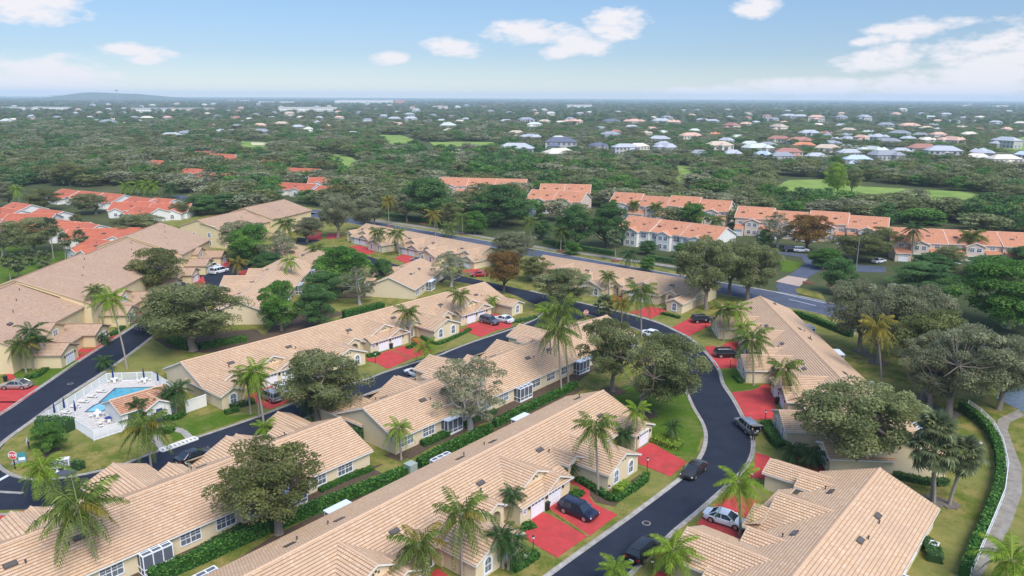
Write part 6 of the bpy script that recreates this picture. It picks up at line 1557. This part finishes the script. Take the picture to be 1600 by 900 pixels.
def car(kind, col, p, heading, label, name='parked_car', cat='car', s=1.08, roof=None, hatch=False):
    c = car_meshes(kind); S = SPEC[kind]; B = at(*p) if not isinstance(p, Vector) else p; t = thing(name, label, cat, (B.x, B.y, .09), R(heading)); t.scale = (s,) * 3
    if col not in c['pm']: c['pm'][col] = (c['body'].mesh('body', [col, 'black_metal'], True), c['top'].mesh('roof', col, False), c['mi'].mesh('mirror', col))
    b_, t_, m_ = c['pm'][col]; h = S['L'] / 2; xw = S['L'] * .295; W_ = S['W']
    bo = link('body', b_, t); link('roof', roof and c['top'].mesh('roof', roof) or t_, t); link('window', c['glass'], t); link('grille', c['gr'], t); link('number_plate', c['pl'], t)
    for sy in (1, -1):
        link('headlight', c['hl'], t, loc=(0, sy * W_ * .34, S['hood'] * .66)); link('tail_light', c['tl'], t, loc=(0, sy * W_ * .36, S['belt'] * .68)); link('mirror', m_, t, loc=(S['cab'][3] - .35, sy * (W_ / 2 + .08), S['belt'] + .02))
        for wx in (xw, -xw): w = link('wheel', c['ty'], t, loc=(wx, sy * (W_ / 2 - .10), S['r'])); link('rim', c['rm'], w)
    if hatch:
        mb = MB(); mb.box(-1.15, 0, -.78, .78, -.03, .03); o = mb.build('tailgate', col, t); o.location = (S['cab'][1] - .05, 0, S['H']); o.rotation_euler = (0, R(12), 0)
        mb = MB(); mb.box(-h - .02, -h + .02, -.72, .72, .62, 1.45); mb.build('boot_opening', 'black_metal', t)
        for i, (yy, zz, cc) in enumerate(((-.3, .72, 'cloth_white'), (.3, .70, 'trim_tan'))):
            mb = MB(); mb.box(-h - .10, -h + .02, yy - .18, yy + .2, zz, zz + .25); mb.build('bag', cc, t)
    return t
def adir(key): X = ROWS[key][3]; return math.degrees(math.atan2(X.y, X.x))   # direction the fronts of a row face
car('suv', 'paint_navy', (903, 805), adir('A'), 'navy blue SUV parked on the red drive by the double garage')
car('sedan', 'paint_bronze', (1084, 741), -128, 'dark bronze car driving in the bend of the loop road', name='driving_car')
car('suv', 'paint_black', (1005, 868), 50, 'black SUV at the kerb at the bottom of the road, tail lights facing the camera', roof='paint_black')
car('sedan', 'paint_white', (1133, 818), adir('G') + 180 + 6, 'white sedan with dark roof on the red drive beside the bright palm')
car('suv', 'paint_silver', (1167, 672), 100, 'silver SUV at the kerb with its tailgate open and bags in the back', hatch=True)
car('suv', 'paint_black', (1097, 504), 6, 'black SUV on the red drive beside the far end of the loop')
car('suv', 'paint_black', (1136, 558), 2, 'black SUV on the red drive of the right row', s=1.1)
car('sedan', 'paint_white', (1020, 527), -40, 'white car on the inside kerb of the bend, half hidden by oak branches')
car('suv', 'paint_silver', (423, 625), adir('C') + 180, 'silver SUV on the red drive behind the slender palms')
car('sedan', 'paint_white', (446, 614), adir('C'), 'white car beside the silver SUV, next to the spreading oak')
car('suv', 'paint_grey', (765, 506), adir('C'), 'dark grey SUV in front of the double garage of the long row')
car('sedan', 'paint_white', (787, 503), adir('C') + 180, 'white sedan beside the dark grey SUV')
car('sedan', 'paint_white', (651, 588), adir('C') + 180, 'white car on the inner street, half behind a tiled roof')
car('sedan', 'paint_white', (497, 606), adir('C'), 'white car glimpsed through the spreading oak')
car('sedan', 'paint_black', (304, 719), 50, 'black car just showing behind the lower left roofs')
car('sedan', 'paint_beige', (26, 607), 182, 'beige silver sedan on the red drive at the left edge')
car('sedan', 'paint_maroon', (108, 536), 0, 'maroon sedan on the red drive of the condo')
car('suv', 'paint_white', (268, 440), 10, 'white SUV in the condo courtyard, left one'); car('suv', 'paint_white', (287, 438), 14, 'white SUV in the condo courtyard, middle one'); car('sedan', 'paint_black', (281, 450), 2, 'black car in front of the white SUVs in the courtyard')
car('suv', 'paint_white', (331, 420), 60, 'white SUV by the red canopy corner, far one'); car('van', 'paint_white', (343, 427), 62, 'white van with big dark windscreen, nearer one')
car('sedan', 'paint_silver', (654, 409), adir('E') - 75, 'silver car in front of the far garages'); car('sedan', 'paint_red', (749, 432), adir('E') - 40, 'bright red car at the far garages behind the thin tree')
car('suv', 'paint_black', (1234, 393), -5, 'black car in front of the salmon condo garages'); car('suv', 'paint_white', (1251, 394), -5, 'white car next to the black one before the salmon condo'); car('sedan', 'paint_white', (1373, 411), 30, 'white car parked at the far parking place by the street pole')
car('sedan', 'paint_grey', (300, 436), 70, 'grey car at the far side of the condo courtyard')

# ---------------------------------------------------------------- person at the open tailgate
def person(label, p, rz):
    B = at(*p); t = thing('person', label, 'person', (B.x, B.y, .09), rz)
    J = [((0, 0, .98), .155), ((.12, 0, 1.14), .15), ((.26, 0, 1.32), .165), ((.34, 0, 1.42), .09), ((.40, 0, 1.49), .06), ((.47, 0, 1.60), .105), ((.50, 0, 1.68), .095),
         ((.0, .10, .92), .11), ((.02, .12, .50), .075), ((-.03, .12, .10), .05), ((.12, .13, .04), .045), ((.0, -.10, .92), .11), ((-.06, -.13, .50), .075), ((-.14, -.14, .10), .05), ((.0, -.15, .04), .045),
         ((.27, .20, 1.36), .065), ((.42, .26, 1.15), .048), ((.66, .20, 1.12), .036), ((.27, -.20, 1.36), .065), ((.44, -.26, 1.17), .048), ((.68, -.18, 1.16), .036)]
    E_ = [(0, 1), (1, 2), (2, 3), (3, 4), (4, 5), (5, 6), (0, 7), (7, 8), (8, 9), (9, 10), (0, 11), (11, 12), (12, 13), (13, 14), (2, 15), (15, 16), (16, 17), (2, 18), (18, 19), (19, 20)]
    for hnd, sy in ((17, 1), (20, -1)):
        b = Vector(J[hnd][0]); J.append(((b.x + .07, b.y, b.z), .032)); pi = len(J) - 1; E_.append((hnd, pi))
        for k in range(4):
            J.append(((b.x + .13, b.y + (k - 1.5) * .022, b.z), .010)); E_.append((pi, len(J) - 1)); J.append(((b.x + .165 - .008 * abs(k - 1), b.y + (k - 1.5) * .024, b.z - .03), .009)); E_.append((len(J) - 2, len(J) - 1))
        J.append(((b.x + .08, b.y - sy * .045, b.z - .01), .011)); E_.append((pi, len(J) - 1))
    me = bpy.data.meshes.new('body'); me.from_pydata([j[0] for j in J], E_, []); me.materials.append(MATS['skin']); me.materials.append(MATS['cloth_black']); me.materials.append(MATS['cloth_white'])
    o = link('body', me, t); md = o.modifiers.new('skin', 'SKIN'); md.use_smooth_shade = True
    for i, v in enumerate(me.skin_vertices[0].data): v.radius = (J[i][1],) * 2; v.use_root = (i == 0)
    o.modifiers.new('sub', 'SUBSURF').levels = 1
    def garment(nm, idx, ed, mat, gr):
        m2 = bpy.data.meshes.new(nm); m2.from_pydata([J[i][0] for i in idx], [(idx.index(a), idx.index(b)) for a, b in ed], []); m2.materials.append(MATS[mat]); g = link(nm, m2, t); s = g.modifiers.new('skin', 'SKIN'); s.use_smooth_shade = True
        for k, v in enumerate(m2.skin_vertices[0].data): v.radius = (J[idx[k]][1] * gr,) * 2; v.use_root = (k == 0)
        g.modifiers.new('sub', 'SUBSURF').levels = 1
    g_ = MB(); g_.tube([(-.02, 0, .90), (.0, 0, 1.0), (.12, 0, 1.14), (.26, 0, 1.32), (.345, 0, 1.43)], [.17, .185, .185, .215, .10], 12)
    for sy in (1, -1): g_.tube([(.24, sy * .12, 1.37), (.27, sy * .21, 1.36), (.35, sy * .24, 1.25), (.43, sy * .26, 1.16)], [.10, .095, .08, .07], 9)
    g_.build('shirt', 'cloth_black', t, smooth=True)
    garment('trousers', [0, 7, 8, 9, 11, 12, 13], [(0, 7), (7, 8), (8, 9), (0, 11), (11, 12), (12, 13)], 'cloth_black', 1.25)
    garment('shoes', [9, 10], [(9, 10)], 'cloth_white', 1.3); garment('shoes', [13, 14], [(13, 14)], 'cloth_white', 1.3)
    hair = bpy.data.meshes.new('hair'); hair.from_pydata([(.45, 0, 1.64), (.47, 0, 1.72)], [(0, 1)], []); hair.materials.append(MATS['trim_tan']); hh = link('hair', hair, t); s = hh.modifiers.new('skin', 'SKIN'); s.use_smooth_shade = True
    for v in hair.skin_vertices[0].data: v.radius = (.11, .11); v.use_root = True
    hh.modifiers.new('sub', 'SUBSURF').levels = 1
    for sy in (-1, 1): e = MB(); e.box(.585, .60, sy * .035 - .012, sy * .035 + .012, 1.62, 1.635); e.build('eye', 'black_metal', t)
    n_ = MB(); n_.tube([(.57, 0, 1.62), (.615, 0, 1.585)], [.012, .018], 5); n_.build('nose', 'skin', t); n_ = MB(); n_.box(.575, .585, -.025, .025, 1.55, 1.56); n_.build('mouth', 'lamp_red', t)
    t.scale = (1.05,) * 3; return t
person('person in black clothes bending into the open tailgate of the silver SUV', (1176.5, 689), R(100))

# ---------------------------------------------------------------- yard lamps, bins, signs, boxes
lp = MB(); lp.tube([(0, 0, 0), (0, 0, 1.75)], [.055, .045], 6); LPM = lp.mesh('post', 'black_metal')
ll = MB(); ll.tube([(0, 0, 1.75), (0, 0, 1.82), (0, 0, 2.1), (0, 0, 2.13), (0, 0, 2.28)], [.05, .12, .16, .19, .03], 6); LLM = ll.mesh('lantern', 'black_metal')
lg = MB(); lg.tube([(0, 0, 1.84), (0, 0, 2.08)], [.125, .165], 6); LGM = lg.mesh('lantern_glass', 'lamp_clear')
for lb, x, y in [('hedge corner of the arched wing in the foreground', 951, 783), ('upper red drive of the nearest row', 1011, 738), ('red drive at the bottom edge', 833, 864), ('drive of the right row next to the silver SUV', 1195, 661), ('left red drive of the long row', 587, 568), ('right red drive of the long row', 728, 521), ('hedge before the arched windows of the long row', 678, 537), ('second black SUV on the right row', 1141, 575), ('first drive of the right row', 1102, 513), ('far row end wing', 1031, 492), ('condo drives on the left', 100, 562), ('left edge path', 4.5, 563), ('verge at the bottom edge', 1018, 902), ('verge above the white sedan', 1173, 761)]:
    B = at(x, y); t = thing('yard_lamp', 'black lamp post beside the ' + lb, 'lamp post', (B.x, B.y, 0), 0, 'black lamp posts at the drives'); link('post', LPM, t); l = link('lantern', LLM, t); link('lantern_glass', LGM, l)
def binn(label, x, y, mat='black_metal', rz=0.8):
    B = at(x, y); t = thing('wheelie_bin', label, 'bin', (B.x, B.y, .09), rz, 'wheeled rubbish bins')
    mb = MB(); P = [(-.26, -.26), (.26, -.26), (.26, .26), (-.26, .26)]; T = [(a * 1.25, b * 1.25) for a, b in P]
    for i in range(4): a, b, c, d = P[i], P[(i + 1) % 4], T[(i + 1) % 4], T[i]; mb.face([(*a, .06), (*b, .06), (*c, 1.0), (*d, 1.0)])
    mb.build('tub', mat, t); mb = MB(); mb.box(-.36, .36, -.37, .34, 1.0, 1.07); mb.box(-.3, .3, -.42, -.37, .96, 1.0); mb.build('lid', mat, t)
    for s in (-1, 1): mb = MB(); mb.tube([(s * .2 - .04, -.30, .10), (s * .2 + .04, -.30, .10)], [.1, .1], 8); mb.build('wheel', 'rubber', t)
for lb, x, y, m_ in [('black bin between the two garages of the nearest row', 854, 797, 'black_metal'), ('black bin between the garages of the long row', 611, 545, 'black_metal'), ('black bin at the garage of the right row', 1214, 631, 'black_metal'), ('black bin at the topmost condo garage', 140, 521, 'black_metal'), ('black bin in front of the maroon sedan', 125, 529, 'black_metal'), ('black bin at the second condo garage', 91, 548, 'black_metal'), ('black bin beside the palm cluster garage', 75, 558, 'black_metal'), ('black bin behind the beige sedan', 9, 597, 'black_metal'), ('blue bin behind the maroon sedan', 92, 540, 'bin_blue')]: binn(lb, x, y, m_)

def stop_sign(label, base, top, face, txt=True):
    B = at(*base); h = hit_y(top[0], top[1], B.y).z; t = thing('stop_sign', label, 'sign', (B.x, B.y, 0), face)
    mb = MB(); mb.tube([(0, 0, -.2), (0, 0, h)], [.09, .09], 6); mb.build('post', 'black_metal', t)
    def octo(r, x0, x1, mat, nm, par):
        mb = MB(); P = [(r * math.cos(R(22.5 + 45 * k)), r * math.sin(R(22.5 + 45 * k))) for k in range(8)]
        mb.face([(x1, a, h + b) for a, b in P]); mb.face([(x0, a, h + b) for a, b in reversed(P)])
        for k in range(8): a, b = P[k], P[(k + 1) % 8]; mb.face([(x0, a[0], h + a[1]), (x0, b[0], h + b[1]), (x1, b[0], h + b[1]), (x1, a[0], h + a[1])])
        return mb.build(nm, mat, par)
    p = octo(.62, .09, .12, 'sign_white', 'plate', t); octo(.56, .12, .128, 'sign_red', 'red_face', p)
    fc = bpy.data.curves.new('lettering', 'FONT'); fc.body = 'STOP'; fc.size = .50; fc.align_x = 'CENTER'; fc.align_y = 'CENTER'; fc.extrude = .004; fc.offset = .012; fc.materials.append(MATS['sign_white'])
    tmp = bpy.data.objects.new('tmp', fc); COL.objects.link(tmp); bpy.context.view_layer.update(); me = bpy.data.meshes.new_from_object(tmp.evaluated_get(bpy.context.evaluated_depsgraph_get())); bpy.data.objects.remove(tmp)
    me.materials.clear(); me.materials.append(MATS['sign_white']); o = bpy.data.objects.new('lettering', me); COL.objects.link(o); o.parent = p; o.location = (.135, 0, h); o.rotation_euler = (R(90), 0, R(90))
stop_sign('red STOP sign on a black post at the corner lawn by the pool', (24, 733), (23, 711), R(-88))
stop_sign('red STOP sign on a black post where the streets meet behind the middle row', (915, 500), (915, 488), R(-75))
stop_sign('second red STOP sign beside the small round tree, seen edge on', (46, 702), (43, 690), R(-160))
B = at(30, 722); t = thing('notice_board', 'low teal notice board lying on a grey slab behind the STOP sign', 'sign', (B.x, B.y, 0), R(20))
mb = MB(); mb.box(-.9, .9, -.7, .7, 0, .12); mb.build('slab', 'concrete', t); mb = MB(); mb.box(-.15, .95, -.06, .06, .1, 1.4); mb.build('panel', 'teal', t); mb = MB(); mb.box(.0, .8, -.075, -.06, .25, .7); mb.build('print', 'sign_white', t)
for i, (x, y) in enumerate(((90, 737), (103, 734))):
    B = at(x, y); t = thing('mailbox_cluster', 'white cluster mailbox on a pedestal on the corner lawn, %s one' % ('left', 'right')[i], 'mailboxes', (B.x, B.y, 0), R(-75), 'white cluster mailboxes by the kerb')
    mb = MB(); mb.box(-.12, .12, -.12, .12, 0, .7); mb.box(-.25, .25, -.25, .25, 0, .06); mb.build('pedestal', 'white_metal', t); mb = MB(); mb.box(-.4, .4, -.62, .62, .7, 1.75); mb.build('box', 'white_metal', t)
    for r_ in range(4):
        for c_ in range(3): mb = MB(); mb.box(.4, .415, -.56 + c_ * .38, -.22 + c_ * .38, .76 + r_ * .245, .97 + r_ * .245); mb.build('mailbox_door', 'grey_metal', t)
sheet('concrete_pad', [(84, 741), (98, 735), (120, 733), (119, 740), (100, 744)], 0.10, 'asphalt_old')
def crate(label, x, y, w, d, h, mat, name, cat, rz=0, grille=False):
    B = at(x, y); t = thing(name, label, cat, (B.x, B.y, 0), rz); mb = MB(); mb.box(-w/2, w/2, -d/2, d/2, .05, h); mb.build('cabinet', mat, t)
    mb = MB(); mb.box(-w/2 - .04, w/2 + .04, -d/2 - .04, d/2 + .04, h, h + .07); mb.build('cover', mat, t); mb = MB(); mb.box(-w/2 - .15, w/2 + .15, -d/2 - .15, d/2 + .15, -.02, .06); mb.build('slab', 'concrete', t)
    mb = MB()
    if grille: mb.tube([(0, 0, h + .07), (0, 0, h + .10)], [w * .36, w * .36], 14)
    else: mb.box(-w/2 + .1, w/2 - .1, -d/2 - .02, -d/2, .2, h - .15)
    mb.build('grille' if grille else 'door', 'black_metal' if grille else mat, t)
crate('greenish grey electrical cabinet at the gap of the long hedge', 642, 741, 1.3, 1.3, 1.6, 'elec_green', 'electrical_cabinet', 'cabinet', R(50))
crate('round-topped air conditioner under the windows of the lower left row', 250, 893, .85, .85, .85, 'ac_metal', 'air_conditioner', 'air conditioner', R(50), True)
crate('white air conditioner beside the bottom right villa wall', 1458, 860, .9, .9, .9, 'white_metal', 'air_conditioner', 'air conditioner', R(50), True)
crate('small white utility box on the right lawn near the hedge', 1530, 699, .4, .4, .8, 'white_metal', 'utility_box', 'utility box', .3)
crate('grey utility box among the grey oaks', 1332, 522, .8, .8, 1.2, 'ac_metal', 'utility_box', 'utility box', .3)
crate('air conditioner behind the middle row by the hedge', 752, 655, .85, .85, .85, 'ac_metal', 'air_conditioner', 'air conditioner', R(50), True)

# ---------------------------------------------------------------- fences
def fence(label, pts, h, pw, rails=(0.12, 1.0), picket=.14, name='fence', mat='white_metal', closed=False):
    P = [at(x, y) for x, y in pts]; org = P[0]; t = thing(name, label, 'fence', (org.x, org.y, 0))
    pm = MB(); pm.box(-.05, .05, -.05, .05, 0, h + .06); pm = pm.mesh('post', mat)
    for a, b in zip(P, P[1:]):
        d = b - a; L = d.length; n = max(1, round(L / pw)); rz = math.atan2(d.y, d.x)
        for i in range(n):
            key = ('fp', round(L / n, 2), h)
            if key not in WC:
                w = L / n; q = MB()
                for z in rails: q.box(.05, w - .05, -.03, .03, h * z - .04, h * z + .04)
                k = int(w / picket)
                for j in range(1, k): q.box(w * j / k - .028, w * j / k + .028, -.015, .015, .06, h * rails[-1])
                WC[key] = q.mesh('panel', mat)
            o = a + d * (i / n) - org; link('post', pm, t, loc=o, rz=rz); link('panel', WC[key], t, loc=o, rz=rz)
    link('post', pm, t, loc=P[-1] - org); return t
fence('white picket fence round the pool, road side and front', [(190, 675), (147, 689), (119.5, 671), (63, 667), (168, 597), (238.5, 594.5), (271, 613)], 1.65, 2.3)
fence('white chain fence outside the tall green hedge', [(1512, 636), (1532, 650), (1552, 670), (1566, 698), (1574, 735), (1569, 775), (1553, 815), (1536, 855), (1515, 905)], 1.25, 2.8, picket=.3)
B0, B1 = at(291, 645), at(323, 634); d = (B1 - B0); t = thing('garden_wall', 'white gate wall between pool house and villa', 'wall', (B0.x, B0.y, 0), math.atan2(d.y, d.x)); mb = MB(); mb.box(0, d.length, -.1, .1, 0, 1.9); mb.build('wall', 'stucco_white', t); mb = MB(); mb.box(-.05, d.length + .05, -.15, .15, 1.9, 2.0); mb.build('coping', 'trim_white', t)

# ---------------------------------------------------------------- pool
sheet('pool_deck', [(63, 667), (168, 597), (238.5, 594.5), (271, 613), (252, 628), (190, 675), (147, 689), (119.5, 671)], 0.10, 'pool_deck')
def pool(name, pts, mat):
    c = [at(x, y) for x, y in pts]; mb = MB(); n = len(c); ctr = sum(c, Vector()) / n
    for i in range(n):
        a, b = c[i], c[(i + 1) % n]; a2, b2 = a + (a - ctr).normalized() * .35, b + (b - ctr).normalized() * .35
        q = [(p.x, p.y) for p in (a, b, b2, a2)]; mb.prism(q, .05, .15)
    mb.build('pool_coping', 'asphalt_old' if name == 'pool_water' else 'concrete', kind='structure')
    mb = MB(); mb.prism([(p.x, p.y) for p in c], .0, .115); mb.build(name, mat, kind='structure')
pool('pool_water', [(157, 629), (181, 608), (229, 606.5), (240, 606), (215, 620), (176, 626)], 'pool_water')
pool('pool_water', [(135, 644), (147.5, 635), (157, 631), (164, 632.5), (167.5, 637), (164, 641), (157, 644)], 'spa_water')
# pool house
P, Q = at(170, 626, 4.0), at(261, 600, 4.0); d = Vector((Q.x - P.x, Q.y - P.y, 0)); L = d.length; X = -d.normalized(); org = P + d
t = thing('pool_house', 'small pool house with orange-tan tiled roof and white walls', 'pool house', (org.x, org.y, 0), math.atan2(X.y, X.x)); Rf = Roofer()
Rf.gable_x(.4, L - .4, -3.4, 3.4, 2.6, 2.6, 0, 4.0); Rf.gable_y(L * .40, 1.9, .5, 4.4, 2.7, 3.7, walls=True); Rf.finish(t, 'tile_pool', 'ridge_tile', 'stucco_white')
mb = MB(); mb.box(0, .06, -.5, .5, 0, 2.05); o = link('door', mb.mesh('door', 'blue_paint'), t, loc=(L * .40, 4.4, .05), rz=PI/2); window(t, L * .62, 3.0, 1.0, 1.2, 1.2, PI/2)
window(t, L * .80, 3.0, 1.0, 1.2, 1.2, PI/2)
UB = MB(); UB.tube([(0, 0, 0), (0, 0, 2.6)], [.04, .03], 6); UB = UB.mesh('pole', 'white_metal'); UC = MB(); UC.tube([(0, 0, 1.0), (0, 0, 1.2), (0, 0, 2.0), (0, 0, 2.65), (0, 0, 2.8)], [.13, .17, .14, .07, .02], 8); UC = UC.mesh('canopy', 'umbrella_blue')
for i, (x, y, w_) in enumerate([(87, 655, 'leftmost by the road fence'), (102, 647, 'second from the left'), (119, 652, 'at the front corner'), (178, 599, 'at the back table'), (226, 599, 'at the right back table'), (248, 604, 'at the right fence')]):
    B = at(x, y); t = thing('parasol', 'closed blue parasol on the pool deck, ' + w_, 'parasol', (B.x, B.y, .1), 0, 'closed blue parasols by the pool'); link('pole', UB, t); link('canopy', UC, t)
lf = MB(); lf.box(-.95, .95, -.33, .33, .25, .31)
for a in (-.8, .8):
    for b in (-.28, .28): lf.box(a - .03, a + .03, b - .03, b + .03, 0, .25)
lf = lf.mesh('frame', 'white_metal'); lc = MB(); lc.box(-.9, .35, -.3, .3, .31, .40); lc.box(0, .75, -.3, .3, 0, .09, 0, Matrix.Translation((.33, 0, .33)) @ Matrix.Rotation(R(-35), 4, 'Y')); lc = lc.mesh('cushion', 'cushion')
for i, (x, y, rz, w_) in enumerate([(158, 612, -10, 'farthest in the row'), (144, 620, -10, 'second in the row'), (131, 628, -10, 'third in the row'), (118, 636, -10, 'fourth in the row'), (103, 645, -10, 'fifth in the row'), (92, 650, -10, 'nearest to the left corner'), (157, 664, -50, 'alone by the front fence')]):
    B = at(x, y + 2); t = thing('sun_lounger', 'sun lounger with beige cushion on the pool deck, ' + w_, 'lounger', (B.x, B.y, .1), R(rz), 'sun loungers by the pool'); link('frame', lf, t); link('cushion', lc, t)
tb = MB(); tb.tube([(0, 0, .70), (0, 0, .74)], [.62, .62], 18); tb = tb.mesh('tabletop', 'white_metal'); tl_ = MB(); tl_.tube([(0, 0, 0), (0, 0, .04), (0, 0, .06), (0, 0, .7)], [.3, .28, .05, .05], 8); tl_ = tl_.mesh('leg', 'white_metal')
ch = MB(); ch.box(-.22, .22, -.22, .22, .42, .46); chb = MB(); chb.box(-.24, -.20, -.22, .22, .46, .9); chl = MB(); chl.box(-.02, .02, -.02, .02, 0, .42)
ch, chb, chl = ch.mesh('seat', 'trim_white'), chb.mesh('backrest', 'trim_white'), chl.mesh('leg', 'white_metal')
for (x, y, w_, m_) in [(179, 598, 'in the back left corner of the pool deck', None), (226, 598, 'in the back right corner of the pool deck', None), (153, 652, 'beside the round spa pool', None), (171, 660, 'with blue top near the front fence', 'umbrella_blue')]:
    B = at(x, y); t = thing('round_table', 'round table ' + w_, 'table', (B.x, B.y, .1), 0, 'round tables by the pool'); link('tabletop', tb if not m_ else (lambda q: (q.tube([(0, 0, .70), (0, 0, .74)], [.62, .62], 18), q.mesh('tabletop', 'blue_paint'))[1])(MB()), t); link('leg', tl_, t)
    for k in range(4):
        a = k * PI / 2 + .5; c = thing('chair', 'white chair at the round table ' + w_, 'chair', (B.x + math.cos(a) * .95, B.y + math.sin(a) * .95, .1), a + PI, 'white chairs round the pool tables'); link('seat', ch, c); link('backrest', chb, c)
        for sx in (-.18, .18):
            for sy in (-.18, .18): link('leg', chl, c, loc=(sx, sy, 0))
sheet('walkway', [(241, 659), (247, 657), (256, 667), (251, 676), (254, 690), (259, 700), (250, 703), (236, 690), (241, 680), (248, 672)], .10, 'concrete')
sheet('walkway', [(269, 670), (280, 668), (294, 675), (302, 683), (290, 687), (283, 678), (270, 674)], .10, 'concrete')
A_, B_ = at(254, 707), at(310, 687); d = B_ - A_; t = thing('kerb_ramp', 'white slotted concrete kerb ramp where the pool path meets the street', 'ramp', (A_.x, A_.y, 0), math.atan2(d.y, d.x)); L = d.length
mb = MB(); mb.box(0, L, -.1, .12, 0, .22); mb.box(0, L, .95, 1.2, 0, .26); mb.build('rail', 'trim_white', t)
for k in range(10): mb = MB(); mb.box(L * k / 9 - .12, L * k / 9 + .12, .13, .94, 0, .2); mb.build('crossbar', 'trim_white', t)
# red mulch rings on the verge
for x, y in ((876, 392.5), (962, 408), (608, 354.5), (660, 350), (723, 366), (1300, 446), (1262, 442)):
    c = at(x, y); mb = MB(); mb.prism([(c.x + 1.5 * math.cos(k * .6283), c.y + 1.5 * math.sin(k * .6283)) for k in range(10)], -.1, .2); mb.build('tree_ring', 'mulch_rim', kind='structure')
# roadside wall / path line beyond the boulevard

# small potted plants and rocks of the gardens: flowering shrubs by the walls
for lb, pts in [('white flowering shrubs beside the end wing of the long row', [(362, 640), (380, 634), (398, 630)]), ('white flowering shrubs under the oak by the hedge at lower left', [(395, 838), (425, 828), (455, 812)]), ('yellow-leaved shrubs before the window wing at the bottom edge', [(808, 884), (822, 872)])]:
    hedge(lb, pts, 1.3, .9, 'leaf_flower', dens=22, name='shrub', cat='shrubs')
# ---------------------------------------------------------------- haze
hz = MB(); hz.box(-11500, 11500, -60, 14500, -1, 118)
m = bpy.data.materials.new('haze'); m.use_nodes = True; t_ = m.node_tree
for n in list(t_.nodes): t_.nodes.remove(n)
ou = t_.nodes.new('ShaderNodeOutputMaterial'); pv = t_.nodes.new('ShaderNodeVolumePrincipled')
pv.inputs['Color'].default_value = (0.70, 0.86, 1.0, 1); pv.inputs['Density'].default_value = 0.00010; pv.inputs['Anisotropy'].default_value = 0.0
t_.links.new(pv.outputs[0], ou.inputs['Volume']); MATS['haze'] = m
hz.build('haze', 'haze', kind='stuff')
